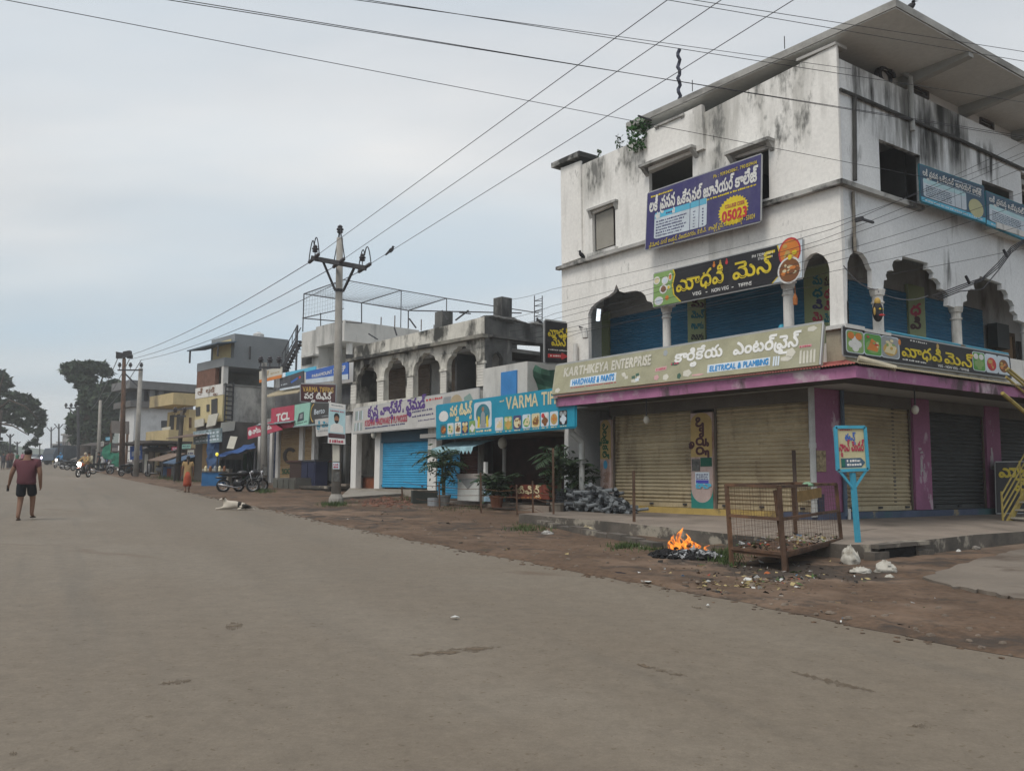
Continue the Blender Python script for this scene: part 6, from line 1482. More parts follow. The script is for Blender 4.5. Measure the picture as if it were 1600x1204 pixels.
MB().box8(GF.w(0.0,z_low+0.001,0),GF.s*sGl,-GF.n*0.3,UPZ*(gz_(617)-z_low)).build('cream_wall',M_CREAMB,gb)
MB().box8(GS.w(0.31,z_low,0),GS.s*(sGr2-0.31),-GS.n*(sGl-0.02),UPZ*(z_mid-z_low)).build('concrete_storey',M_STAINC,gb)
MB().box8(GF.w(0.0,gz_(617)+0.001,0.02),GF.s*(sGl+0.1),-GF.n*0.35,UPZ*(z_mid-gz_(617))).build('white_band',M_PLAINWHITE,gb)
bd=Board(GF,0.03,(305,606),(343,601),(343,617),(305,619)); bd.text(gb,'శ్రీ లక్ష్మి',0.1,0.7,0.8,0.65,0.35,P_BROWN,0.01)
MB().box8(GF.w(GF.sz(336,590)[0],z_mid+0.001,0.0),GF.s*(sGl-GF.sz(336,590)[0]),-GF.n*0.25,UPZ*(gz_(572)-z_mid)).build('brick_panel',mat('brown_brick_panel',(0.17,0.09,0.065),var=0.2,scale=3),gb)
op=MB(); op.box8(GS.w(0.0,z_mid-0.1,0.05),GS.s*sGr2,-GS.n*0.05,UPZ*0.1).cut(); op.box8(GS.w(0.4,z_mid+0.002,-3),GS.s*(sGr2-0.4),-GS.n*0.1,UPZ*(gz_(572)-z_mid)).cut()
op.build('open_storey',mat('dim_open_storey',(0.22,0.22,0.21),var=0.2),gb)
MB().box8(GS.w(-0.02,gz_(573),0.05),GS.s*(sGr2+0.1),-GS.n*(sGl+0.05),UPZ*(z_ter-gz_(573))).build('terrace_band',M_GREYB,gb)
for k,(a,b)in enumerate(((0.0,0.3),(3.4,3.7),(7.0,7.3))):MB().box8(GS.w(a,z_mid,-0.05),GS.s*(b-a),-GS.n*0.3,UPZ*(gz_(573)-z_mid)).build('pillar',M_WB,gb)
s0=GS.sz(366,545)[0]; zr_t=gz_(527)
MB().box8(GS.w(s0,z_ter+0.001,0.02),GS.s*(GS.sz(450,545)[0]-s0),-GS.n*3.5,UPZ*(zr_t-z_ter+0.2)).build('roof_room',M_GREYB,gb)
MB().box8(GS.w(s0-0.02,z_ter+0.01,-0.4),-GS.s*0.04,-GS.n*2.6,UPZ*(zr_t-z_ter-0.1)).build('roof_room_end',M_CREAMB,gb)
MB().plate([GS.w(s0,gz_(536),0.3),GS.w(-0.6,gz_(541),0.3),GS.w(-0.6,gz_(541),-sGl-0.3),GS.w(s0,gz_(536),-sGl-0.3)],None,UPZ*0.08).build('lean_to_roof',mat('blue_grey_sheet_roof',(0.13,0.17,0.21)),gb)
pm=MB()
for a,b in((-0.5,0.2),(-0.5,-sGl),(1.5,0.2)):pm.tube([GS.w(a,z_ter,b),GS.w(a,gz_(540),b)],0.06,6).cut()
pm.build('post',M_IRON,gb)
tk=MB(); p=GS.w(GS.sz(426,530)[0],zr_t+0.2,-2.0); tk.lathe(p,[(0.34,0),(0.36,0.12),(0.33,0.15),(0.36,0.27),(0.33,0.3),(0.35,0.46),(0.22,0.54),(0.12,0.56),(0.12,0.6)],12)
tk.build('roof_tank',mat('white_tank',(0.55,0.55,0.54)),label='white ribbed water tank on the roof of the grey building',cat='tank',smooth=False)
w_=MB()
for q_ in([(306.6,636),(313,635),(313,649),(306.6,650)],[(323.5,632),(327.5,631.5),(327.5,642),(323.5,643)],[(331,624),(340,622),(340,650),(331,651)]):w_.plate(on(GF,q_,0.003),None,GF.n*0.04).cut()
w_.build('window',M_DARK,gb)
ld=MB()
for x in(353,365):ld.tube([GS.p(x,598,0.1),V((*GS.p(x,598,0.1).xy,z_low))],0.05,5)
for k in range(8):z=z_low+(z_mid-z_low)*k/8+0.1; a=GS.p(353,620,0.1); b=GS.p(365,620,0.1); ld.tube([V((a.x,a.y,z)),V((b.x,b.y,z))],0.04,5)
ld.build('rebar_cage',M_IRON,gb)
sg_=MB(); sg_.plate(on(GF,[(304,656),(318,653),(318,665),(304,668)],0.1),None,-GF.n*0.05).cut(); sg_.plate(on(GF,[(326,648),(341,645),(336,664),(322,667)],0.25),None,-GF.n*0.05); sg_.build('notice_board',P_FADEDWHITE,gb)
sg_=MB(); sg_.plate(on(GS,[(346,660),(368,657),(366,672),(345,675)],0.2),None,-GS.n*0.05); sg_.build('notice_board',P_FADEDWHITE,gb)
fb_=thing('shop_fascia',GF.w(sGl/2,z_aw-0.6,1.0),'grey blue printed shop fascia under the cream wall with windows','sign')
f_=MB(); f_.plate(on(GF,[(302,674),(346,668),(346,690),(302,694)],0.9),None,-GF.n*0.05); f_.build('board',mat('grey_blue_print',(0.20,0.26,0.28),var=0.6,scale=2.5),fb_)
f_=MB(); bd=Board(GF,0.9,(302,674),(346,668),(346,690),(302,694))
for k in range(3):bd.scribble(f_,0.08,0.35+0.25*k,0.9,0.33+0.25*k,0.12,7,0.006,0,k)
f_.build('lettering',P_PALE,fb_)
MB().plate([GF.w(-0.2,z_aw-0.2,0),GF.w(sGl+0.4,z_aw-0.2,0),GF.w(sGl+0.4,z_aw-0.55,1.6),GF.w(-0.2,z_aw-0.55,1.6)],None,UPZ*-0.05).build('awning_sheet',mat('rusty_sheet',(0.14,0.10,0.08)),gb)
MB().box8(GF.w(GF.sz(338,730)[0],GC.z,0.02),GF.s*(GF.sz(317,730)[0]-GF.sz(338,730)[0]),GF.n*0.05,UPZ*2.6).build('wooden_shutter',mat('tan_planks',(0.30,0.20,0.10),var=0.2,scale=1),gb)
# blue tarpaulin stall and its table
def tarp(name,pts,nu,nv,m,label,sag,dep=0.0):
 mb=MB(); P=pts; rows=[]
 q=random.Random(len(label))
 for i in range(nu+1):
  r=[]
  for j in range(nv+1):
   u,v=i/nu,j/nv
   p=P[0].lerp(P[1],u).lerp(P[3].lerp(P[2],u),v)-UPZ*sag*math.sin(math.pi*u)*math.sin(math.pi*v)
   r.append(p+V((q.uniform(-1,1),q.uniform(-1,1),q.uniform(-1,1)))*0.07)
  rows.append(r)
 for i in range(nu):
  for j in range(nv):mb.quad(rows[i][j],rows[i+1][j],rows[i+1][j+1],rows[i][j+1])
 return mb.build(name,m,label=label,cat='tarpaulin',smooth=True)
M_TARP=mat('blue_tarpaulin',(0.045,0.10,0.26),rough=0.55,var=0.25,scale=1.2)
d_=51.0
tarp('tarpaulin',[at_depth(340,710,d_+2),at_depth(397,691,d_+2),at_depth(400,700,d_-1.5),at_depth(343,714,d_-1.5)],8,6,M_TARP,'blue tarpaulin roof sheet stretched over the street stall',0.15)
tarp('tarpaulin',[at_depth(325,680,d_+1),at_depth(342,676,d_+1),at_depth(341,738,d_+1),at_depth(322,742,d_+1)],5,8,mat('faded_blue_tarpaulin',(0.06,0.11,0.22),var=0.4,scale=1.0),'hanging faded blue tarpaulin at the left side of the street stall',-0.05)
sp_=MB();
stl=thing('street_stall',gfoot(at_depth(370,760,d_)),'dark street stall of poles and cloths under the blue tarpaulin roof sheet','stall')
for x,y,dd in((340,710,-1.4),(399,700,-1.4),(396,692,2),(340,708,2)):p=at_depth(x,y,d_+dd); sp_.tube([gfoot(p),p],0.05,6).cut()
sp_.build('post',M_IRON,stl)
cl=MB();
for(x0,x1,yt,yb,m)in((344,380,718,752,0),(380,386,708,752,1),(386,402,705,752,2)):
 a,b=at_depth(x0,yt,d_+1.9),at_depth(x1,yt,d_+1.9); n=8; r=[]
 for i in range(n+1):
  p=a.lerp(b,i/n)+V((0,0.12*(i % 2),0)); r.append((p,gfoot(p)+UPZ*0.2))
 for i in range(n):cl.quad(r[i][0],r[i+1][0],r[i+1][1],r[i][1],m)
 cl.cut()
cl.build('hanging_cloth',[mat('dark_stall_cloth',(0.04,0.045,0.05)),mat('green_stall_cloth',(0.04,0.14,0.07)),mat('green_dark_cloth',(0.03,0.06,0.05))],stl)
tb_=thing('street_table',gfoot(at_depth(332,758,48)),'blue cloth covered street table at the left of the stall','table')
p=gfoot(at_depth(332,758,48)); MB().box8(p+V((-0.6,0,0)),V((1.1,0,0)),V((0,0.7,0)),UPZ*0.75).build('cloth',mat('blue_table_cloth',(0.03,0.13,0.30),var=0.2),tb_); MB().box8(p+V((-0.65,-0.05,0.76)),V((1.2,0,0)),V((0,0.8,0)),UPZ*0.06).build('top',M_DARK,tb_)
for k in range(5):MB().lathe(p+V((-0.5+0.25*k,0.3,0.82)),[(0.08,0),(0.08,0.2),(0.03,0.28)],6).build('jar',[P_CREAM,P_BROWN,P_GREY][k % 3],label=['cream','brown','grey','second cream','second brown'][k]+' jar on the blue cloth covered street table',cat='jar')
q=at_depth(339,709.5,47); MB().blob(q,0.085,0.085,0.10,8,5).build('stall_bulb',mat('lit_yellow_bulb',(0.8,0.7,0.1),emit=((0.9,0.75,0.08),0.6)),label='glowing yellow bulb hung at the corner of the blue tarpaulin',cat='bulb',smooth=True)
MB().plate([at_depth(360,681,47.5),at_depth(371,682,47.5),at_depth(365,701,47.3),at_depth(354,700,47.3)],None,V((0,0.06,0))).build('tilted_board',P_FADEDWHITE,label='tilted plain white board above the blue tarpaulin roof',cat='board')
MB().box8(gfoot(at_depth(315,752,51)),V((1.5,0,0)),V((0,0.7,0)),UPZ*0.9).build('stall_counter',mat('pale_counter',(0.36,0.33,0.29)),label='pale low counter in front of the tan plank shutter',cat='counter')
# ------------------------------------------------------------------ cream balcony building, white building with grey top, further on
def plainblock(name,cpx,yb,depth,ytop,xl,xr,m,label,side_m=None):
 c=gfoot(at_depth(cpx,yb,depth)); f=Frame(c,kS,KF.n); s=Frame(c,kB,-kS)
 t=thing(name,c,label,'building'); zt_=f.sz(cpx,ytop)[1]; a=f.sz(xl,ytop)[0]; b=s.sz(xr,ytop)[0]if xr else 8
 MB().box8(f.w(0,c.z-0.5,0),f.s*a,-f.n*b,UPZ*(zt_-c.z+0.5)).build('wall',m,t)
 return t,f,s,a,b,zt_,c
M_CREAM2=mat('ochre_cream_wall',(0.50,0.40,0.22),var=0.1,scale=0.8,stain=((0.16,0.13,0.09),0.45,(1,1,0.4),0.3))
t,f,s,a,b,zt_,c=plainblock('cream_building',291,748,72,640,262,309,M_CREAM2,'cream two storey building with a jutting rounded balcony, behind the dark crooked pole')
z0,z1=f.sz(291,634)[1],f.sz(291,616)[1]
MB().box8(f.w(-0.2,z0,1.4),f.s*(a+0.6),-f.n*(b+1.3),UPZ*(z1-z0)).build('roof_parapet',M_CREAM2,t)
MB().box8(f.w(-0.1,f.sz(291,690)[1],1.6),f.s*(a+0.4),-f.n*1.6,UPZ*0.9).build('balcony',M_CREAM2,t)
for x in(272,283):q_=f.sz(x,660)[0]; MB().box8(f.w(q_,f.sz(291,682)[1],0.002),f.s*0.9,f.n*0.05,UPZ*1.9).build('door',M_DARK,t)
MB().plate(on(s,[(295,652),(299,652),(299,668),(295,668)],0.003),None,s.n*0.05).build('window',mat('brown_window',(0.12,0.07,0.04)),t)
MB().box8(f.w(-1.0,f.sz(291,694)[1],3.2),f.s*(a+4),-f.n*3.2,UPZ*0.2).build('awning_slab',mat('dark_sheet',(0.07,0.06,0.055)),t)
for k in range(6):MB().box8(f.w(-0.8+k*1.5,c.z,0.3),f.s*1.1,f.n*0.05,UPZ*2.6).build('shop_shutter',[mat('cream_shutter',(0.35,0.30,0.2)),M_BROWNSH,P_FADEDWHITE,M_DARK][k % 4],t)
t,f,s,a,b,zt_,c=plainblock('white_wall_building',205,742,88,632,188,300,mat('white_gable_wall',(0.62,0.62,0.61),var=0.06,scale=0.6,stain=((0.3,0.3,0.29),0.3,(0.7,0.7,0.7),0.3)),'large white walled building with a dark open top storey, beyond the crossarm pole')
zz1=f.sz(205,609)[1]
MB().box8(f.w(-0.6,zt_-0.3,0.6),f.s*(a+0.8),-f.n*(b+0.5),UPZ*0.6).build('floor_slab',mat('dark_slab',(0.14,0.135,0.13)),t)
MB().box8(f.w(0.6,zt_+0.3,-0.5),f.s*(a-0.8),-f.n*(b-0.5),UPZ*(zz1-zt_-0.3)).build('top_storey',mat('dim_top_storey',(0.09,0.095,0.10),var=0.2),t)
MB().box8(f.w(-0.7,zz1,0.8),f.s*(a+1.2),-f.n*(b+2),UPZ*0.8).build('roof',mat('grey_roof',(0.17,0.17,0.17)),t)
for x in(203,215,232,246):q_=s.sz(x,620)[0]if x>205 else 0.2; MB().box8(s.w(q_,zt_+0.3,0.3),s.s*0.5,-s.n*0.5,UPZ*(zz1-zt_-0.3)).build('pillar',mat('grey_pillar',(0.20,0.20,0.195)),t)
MB().plate(on(s,[(252,657),(261,657),(261,668),(252,668)],0.003),None,s.n*0.06).build('window',M_DARK,t)
MB().box8(s.w(0,c.z,1.2),s.s*16,-s.n*1.2,UPZ*3.0).build('shop_front',mat('dim_shop_front',(0.12,0.11,0.11),var=0.6,scale=0.5),t)
# small shops below the white wall: blue strip signs and dark openings
q=random.Random(21)
for i,(x0,x1,y0,y1,m,lab)in enumerate(((231,252,676,684,P_ROYAL,'dark blue strip signboard under the white wall'),(231,252,685,691,P_GREY,'grey strip signboard below the dark blue strip'),(230,258,692,699,P_SLATE,'slate coloured strip signboard over the dark shop mouth'),(203,222,697,718,P_ROYAL,'square blue board with white letters behind the crossarm pole'),(253,266,668,682,P_FADEDWHITE,'tilted white board on the wall edge of the cream building'))):
 b_=Board(Frame(at_depth((x0+x1)/2,y0,80-2*i),V((1,0,0)),V((0,-1,0))),0,(x0,y0),(x1,y0-2),(x1,y1-1),(x0,y1)); t=sign('small_signboard',b_,0.08,m,lab)
 mb=MB(); b_.scribble(mb,0.15,0.75,0.85,0.72,0.4,5,0.01,0,i); mb.build('lettering',P_PALE if m is not P_FADEDWHITE else P_GREY,t)
for i,(x0,x1,d,yt,m)in enumerate(((222,262,74,699,(0.06,0.055,0.05)),(262,290,70,700,(0.14,0.10,0.08)),(168,204,92,700,(0.16,0.15,0.15)),(140,168,104,692,(0.15,0.14,0.14)))):
 a,b=gfoot(at_depth(x0,740,d+6)),gfoot(at_depth(x1,740,d)); h=at_depth(x0,yt,d+6).z-a.z
 t=thing('roadside_shop',(a+b)/2,['dark roadside shop with pale hanging cloths below the blue strip signs','brown roadside shop at the foot of the cream building','grey roadside shop behind the flat billboard','pale grey roadside shop behind the second concrete pole'][i],'shop')
 bk=V((0.5,0.86,0))*4
 MB().plate([a,b,b+UPZ*h,a+UPZ*h],None,bk).build('wall',mat('dim_shop_%d' % i,m,var=0.4,scale=0.8),t)
 MB().plate([a+UPZ*h,b+UPZ*h,b+UPZ*(h-0.4)-bk*0.4,a+UPZ*(h-0.4)-bk*0.4],None,UPZ*0.06).build('awning_sheet',mat('dark_sheet',(0.07,0.06,0.055)),t)
 for k in range(4):
  p=a.lerp(b,0.12+0.22*k)-bk*0.02
  MB().box8(p,(b-a).normalized()*(b-a).length*0.14,-bk*0.01,UPZ*h*0.75).build('shutter',[P_FADEDWHITE,mat('teal_shutter',(0.05,0.15,0.16)),mat('tan_planks',(0.3,0.2,0.1)),M_DARK][(k+i)% 4],t)
bb_=thing('billboard',gfoot(at_depth(186,742,84)),'dull brown billboard on posts behind the floodlight mast','billboard')
MB().plate([at_depth(174,657,84),at_depth(201,658,84),at_depth(201,678,84),at_depth(174,676,84)],None,V((0,0.15,0))).build('board',mat('dull_brown_board',(0.15,0.135,0.125),var=0.15),bb_)
for x in(175,200):p=at_depth(x,660,84.2); MB().tube([gfoot(p),p],0.12,6).build('post',M_RUST,bb_)
tarp('shade_cloth',[at_depth(161,700,80),at_depth(174,690,80),at_depth(174,718,80),at_depth(160,716,80)],5,5,mat('green_cloth',(0.035,0.20,0.13),var=0.25),'peaked green cloth beside the flat billboard posts',0.0)
tarp('shade_cloth',[at_depth(174,706,79),at_depth(187,707,79),at_depth(187,730,79),at_depth(173,729,79)],5,5,mat('green_cloth',(0.035,0.20,0.13)),'lower green cloth hanging to the ground by the floodlight mast',0.0)
# far end of the street: small blocks in the haze
q=random.Random(3)
for i,(x,w,yt,d,col)in enumerate(((100,10,680,190,(0.25,0.24,0.23)),(108,8,690,170,(0.34,0.30,0.27)),(116,9,686,150,(0.28,0.25,0.24)),(127,11,690,135,(0.30,0.28,0.25)),(92,8,692,210,(0.10,0.16,0.25)),(84,8,695,230,(0.2,0.2,0.21)))):
 p=gfoot(at_depth(x,730,d)); h=at_depth(x,yt,d).z-p.z; ww=w/FPX*d
 t=thing('distant_house',p,['tall grey','pinkish','brown grey','pale tan','bluish','dim grey'][i]+' house far down the street '+['with red hoarding','near the far end','left of the big tree trunk','under the big tree','by the farthest poles','at the end of the road'][i],'house')
 MB().box8(p-V((ww/2,0,0.5)),V((ww,0,0)),V((0,ww,0)),UPZ*(h+0.5)).build('wall',mat('distant_wall_%d' % i,col,var=0.2,scale=0.4),t)
 MB().box8(p+V((-ww/2-0.3,-0.3,h)),V((ww+0.6,0,0)),V((0,ww+0.6,0)),UPZ*0.35).build('roof',M_CONC,t)
 for k in range(3):MB().box8(p+V((-ww*0.4+ww*0.3*k,-0.03,h*0.55)),V((ww*0.18,0,0)),V((0,0.02,0)),UPZ*h*0.2).build('window',M_DARK,t)
 MB().box8(p+V((-ww*0.4,-0.05,h*0.3)),V((ww*0.8,0,0)),V((0,0.02,0)),UPZ*h*0.14).build('shop_sign',[P_RED,P_ROYAL,P_GOLD,P_FADEDWHITE,P_CYAN,P_RED][i],t)
 # the crowded far shopfronts: boards, awnings and goods under the trees
q=random.Random(44)
for i,(x0,x1,y0,y1,d,m,lab)in enumerate((
(104,109,700,713,175,P_RED,'small red upright board far down the street by the truck'),(112,117,704,716,160,P_FADEDWHITE,'white upright board right of the far red board'),(119,124,700,718,148,P_RED,'tall red and white board under the big tree'),
(126,134,703,709,138,P_GOLD,'mustard strip board under the big tree crown'),(134,139,706,722,132,P_ROYAL,'upright blue board left of the pale concrete pole'),(141,150,702,709,124,P_GREY,'grey strip board right beside the pale concrete pole'),
(155,162,690,697,100,P_FADEDWHITE,'pale board over the standing men'),(165,173,683,688,98,P_CYAN,'thin blue board above the peaked green cloth'),(222,231,700,706,80,P_FADEDWHITE,'small pale board right of the crossarm pole'),
(268,282,698,704,70,P_CRIMSON,'dull crimson strip board under the cream balcony'),(284,298,694,701,68,P_MINT,'pale green strip board right of the dark crooked pole'),(293,303,703,716,62,P_FADEDWHITE,'white hanging board beside the grey blue fascia'),(262,268,706,722,72,P_GOLD,'upright mustard board by the cream building shop'))):
 b_=Board(Frame(at_depth((x0+x1)/2,y0,d),V((1,0.25,0)).normalized(),V((0.25,-1,0)).normalized()),0,(x0,y0),(x1,y0-.5),(x1,y1-.5),(x0,y1)); t=sign('small_signboard',b_,0.08,m,lab)
 mb=MB(); b_.scribble(mb,0.12,0.5,0.88,0.5,0.25,4,0.01,0,i); b_.scribble(mb,0.2,0.82,0.8,0.82,0.15,4,0.01,0,i+1); mb.build('lettering',P_NAVY if m in(P_FADEDWHITE,P_GOLD,P_MINT,P_GREY)else P_PALE,t)
for i,(x0,x1,y,d,c,lab)in enumerate(((108,122,716,150,(0.10,0.14,0.2),'dim blue stall awning far down by the truck'),(124,140,712,130,(0.24,0.22,0.2),'grey stall awning under the big tree'),(142,158,708,112,(0.10,0.09,0.08),'dark stall awning behind the pale concrete pole'),(198,222,722,84,(0.13,0.11,0.10),'dark stall awning behind the foot of the crossarm pole'),(264,290,709,66,(0.17,0.12,0.09),'rusty stall awning at the foot of the cream building'),(290,312,712,60,(0.06,0.10,0.16),'navy stall awning left of the tan plank shutter'))):
 a,b=at_depth(x0,y,d+3),at_depth(x1,y,d-3); fw=V((-0.6,-1.0,-0.35))*1.6
 t=thing('street_stall',gfoot(a.lerp(b,.5)),lab,'stall')
 MB().plate([a,b,b+fw,a+fw],None,UPZ*0.06).build('awning',mat('stall_awning_%d' % i,c,var=0.3),t)
 p_=MB()
 for e in(a+fw,b+fw):p_.tube([gfoot(e),e],0.05,5).cut()
 p_.build('post',M_IRON,t)
 g0,g1=gfoot(a),gfoot(b); MB().plate([g0,g1,g1+UPZ*(b.z-g1.z),g0+UPZ*(a.z-g0.z)],None,V((0.2,0.3,0))).build('back_cloth',mat('stall_back_%d' %(i % 3),((0.07,0.065,0.06),(0.12,0.10,0.085),(0.05,0.06,0.07))[i % 3],var=0.5,scale=1.5),t)
 for k in range(4):u=0.1+0.25*k; c_=g0.lerp(g1,u)+fw*0.5; h=q.uniform(.4,1.0); MB().box8(gfoot(c_),V((q.uniform(.5,1.0),0,0)),V((0,.6,0)),UPZ*h).build('goods',[L_ for L_ in(mat('goods_tan',(0.3,0.22,0.13)),mat('goods_blue',(0.06,0.12,0.24)),mat('goods_red',(0.25,0.06,0.04)),mat('goods_grey',(0.22,0.22,0.21)))][(k+i)% 4],t)
 # ------------------------------------------------------------------ power poles, wires, floodlight mast, trees
ROADV=V((math.sin(R(-26.6)),math.cos(R(-26.6)),0)); ACR=V((ROADV.y,-ROADV.x,0))
M_INS=mat('dark_insulator',(0.06,0.055,0.06),rough=0.35,var=0.1)
PB=ground(525,787); PT=at_depth(531,372,PB.y)
PH=PT.z-PB.z
pole=thing('power_pole',PB,'tall concrete power pole with a steel crossarm, portrait poster and maroon tiffin board','power pole')
ptop=V((PT.x,PT.y,PT.z))
MB().tube([PB-UPZ*0.3,ptop],[0.175,0.115],14).build('pole',M_POLE,pole,smooth=True)
ca=at_depth(487,403,PB.y-0.4); cb=at_depth(572,419,PB.y-0.9)
cdir=(cb-ca).normalized(); mid=V((PB.x,PB.y,0)).lerp(V((ptop.x,ptop.y,0)),0.9)
MB().bar(ca,cb,0.14,0.16).build('crossarm',M_IRON,pole)
for a,x,y in((ca.lerp(cb,0.2),524,454),(ca.lerp(cb,0.8),536,455)):
 e=at_depth(x,y,PB.y-0.3); MB().bar(a,e,0.07).build('brace',M_IRON,pole)
MB().lathe(at_depth(530,454,PB.y)-UPZ*0.05,[(0.145,0),(0.145,0.1)],12).build('clamp_band',M_IRON,pole)
def insulator(p,parent,k=1.0,name='insulator'):
 o=MB().lathe(p,[(0.02*k,0),(0.02*k,0.16*k),(0.09*k,0.17*k),(0.12*k,0.21*k),(0.07*k,0.25*k),(0.13*k,0.28*k),(0.13*k,0.33*k),(0.07*k,0.36*k),(0.10*k,0.40*k),(0.05*k,0.46*k)],10).build(name,M_INS,parent,smooth=False); return o
insulator(ptop+UPZ*0.02,pole,1.0); insulator(ca.lerp(cb,0.06)+UPZ*0.08,pole,0.9); insulator(ca.lerp(cb,0.93)+UPZ*0.08,pole,0.9)
# strain insulators and jumpers on both sides of the arm
near={}
for i,t in enumerate((0.04,0.5,0.97)):
 base=ca.lerp(cb,t)
 for sgn in(1,-1):
  d=(ROADV*-sgn).normalized(); a=base+d*0.12; b=base+d*0.75
  MB().tube([a,a.lerp(b,0.2),a.lerp(b,0.35),a.lerp(b,0.5),a.lerp(b,0.65),a.lerp(b,0.8),b],[0.03,0.07,0.04,0.075,0.04,0.07,0.02],8).build('strain_insulator',M_INS,pole)
  near[(i,sgn)]=b
 top=(ptop+UPZ*0.42)if i==1 else base+UPZ*0.46
 for sgn in(1,-1):
  e=near[(i,sgn)]; k=[top,top.lerp(e,0.25)+UPZ*(0.62 if i != 1 else 0.0),top.lerp(e,0.7)+UPZ*(0.5 if i != 1 else 0.02),e]
  pts=[((1-u)**3)*k[0]+3*((1-u)**2)*u*k[1]+3*(1-u)*u*u*k[2]+u**3*k[3]for u in[j/8 for j in range(9)]]
  MB().tube(pts,0.02,5).build('jumper_wire',M_WIRE,pole)
  # concrete collar at the foot, paper bills
MB().lathe(PB-UPZ*0.2,[(0.30,0),(0.26,0.4),(0.18,0.55)],12).build('foot_collar',M_POLE,pole)
PFr=Frame(V((PB.x,PB.y-0.22,0)),V((1,0,0)),V((0,-1,0)))
bd=Board(PFr,0.0,(518.5,722),(531,722),(531,752),(518.5,752))
for k,(v0,v1,m)in enumerate(((-0.9,-0.05,P_FADEDWHITE),(0.0,0.35,P_PALE),(0.5,1.0,mat('old_poster',(0.1,0.1,0.095))))):
 MB().plate(bd.rect(0.1,v0,0.95,v1,0),None,V((0,0.02,0))).build('paper_bill',m,pole)
mb=MB(); bd.scribble(mb,0.2,0.15,0.8,0.15,0.08,3,0.01,0,1); bd.scribble(mb,0.2,0.28,0.8,0.28,0.08,3,0.01,0,2); mb.build('bill_print',P_CRIMSON,pole)
# portrait poster fixed to the pole
bd=Board(Frame(V((PB.x,PB.y-0.34,0)),V((1,0.08,0)).normalized(),V((0.08,-1,0))),0.0,(514,628),(540,632),(539.5,694),(512,692))
t=sign('portrait_poster',bd,0.03,P_PALE,'pale portrait poster of a bearded man in white, tied to the tall power pole','poster')
mb=MB(); bd.shape(mb,[(0.02,0.0),(0.98,0.0),(0.98,0.13),(0.02,0.13)],0.004,0.002,0); bd.shape(mb,[(0.02,0.16),(0.98,0.16),(0.98,0.74),(0.02,0.74)],0.004,0.002,5)
bd.shape(mb,[(0.1,0.72),(0.14,0.56),(0.36,0.50),(0.62,0.50),(0.86,0.56),(0.9,0.72)],0.006,0.002,0)
bd.disc(mb,0.48,0.38,0.15,0.115,0.007,1,16); bd.disc(mb,0.48,0.325,0.165,0.085,0.009,2,14); bd.disc(mb,0.48,0.385,0.125,0.075,0.011,1,12); bd.shape(mb,[(0.37,0.425),(0.59,0.425),(0.56,0.48),(0.48,0.50),(0.40,0.48)],0.012,0.002,2)
bd.shape(mb,[(0.02,0.75),(0.98,0.75),(0.98,0.86),(0.02,0.86)],0.005,0.002,3); bd.shape(mb,[(0.02,0.87),(0.98,0.87),(0.98,1),(0.02,1)],0.005,0.002,0); bd.scribble(mb,0.1,0.98,0.9,0.97,0.08,6,0.009,4,1); bd.scribble(mb,0.15,0.07,0.85,0.07,0.03,8,0.009,6,2); bd.scribble(mb,0.1,0.21,0.9,0.21,0.03,8,0.009,4,3)
mb.build('print',[P_WHITE,P_SKIN,P_BLACK,P_MAROON,P_CRIMSON,P_LCYAN,P_GREY],t)
MB().bar(bd.w(-0.25,1.0,-0.02),bd.w(1.25,1.0,-0.02),0.03).build('bottom_bar',M_IRON,t)
bd=Board(Frame(V((PB.x,PB.y-0.2,0)),V((1,-0.15,0)).normalized(),V((-0.15,-1,0))),0.0,(470,600),(524,601),(523,628),(470,626))
t=sign('tiffin_pole_board',bd,0.08,P_MAROON,'maroon board lettered VARMA TIFFINS in yellow and white, bolted to the tall power pole',frame=0.03,edge=P_GREY)
bd.text(t,'VARMA TIFFINS',0.06,0.44,0.95,0.46,0.30,P_GOLD,0.03); bd.text(t,'వర్మ టిఫిన్స్',0.10,0.84,0.88,0.84,0.24,P_WHITE,0.03)
# the second, shorter pole with its own arm
def simple_pole(x,yb,ytop,label,r=0.16,arm=None,m=M_POLE,wtop=None,lean=0.0):
 b=ground(x,yb); tp=at_depth(x+lean,ytop,b.y)
 t=thing('power_pole',b,label,'power pole',None)
 MB().tube([b-UPZ*0.3,tp],[r,r*0.72],10).build('pole',m,t,smooth=True)
 if arm:
  x0,x1,ya,ins=arm
  a,c=at_depth(x0,ya,b.y-0.3),at_depth(x1,ya,b.y-0.3)
  MB().bar(a,c,0.09,0.1).build('crossarm',M_IRON,t)
  for k in range(ins):
   p=a.lerp(c,(k+0.15)/max(1,ins-0.7))+UPZ*0.05
   insulator(p,t,1.1 if ins<4 else 0.8)
 return t,b,tp
p2,b2,t2=simple_pole(413,765,567,'shorter grey concrete power pole standing before the red TCL board',0.17,(405,438,574,3))
MB().plate([V(at_depth(x,y,b2.y-0.2))for x,y in((411,729),(417.5,729),(417.5,742),(411,742))],None,V((0,0.02,0))).build('paper_bill',mat('old_poster',(0.1,0.1,0.095)),p2)
p3,b3,t3=simple_pole(212,745,575,'concrete power pole with a one sided steel crossarm, on the verge beyond the parked scooters',0.2,(184,223,578,3),lean=8)
MB().bar(at_depth(196,584,b3.y),at_depth(216,604,b3.y),0.09).build('brace',M_IRON,p3)
p4,b4,t4=simple_pole(153,735,625,'pale concrete pole in front of the big leaning tree',0.2,None,lean=4)
p5,b5,t5=simple_pole(276,752,642,'dark crooked pole with a small bracket in front of the cream building',0.17,(271,290,650,2),m=mat('dark_wood_pole',(0.08,0.07,0.06),var=0.3),lean=9)
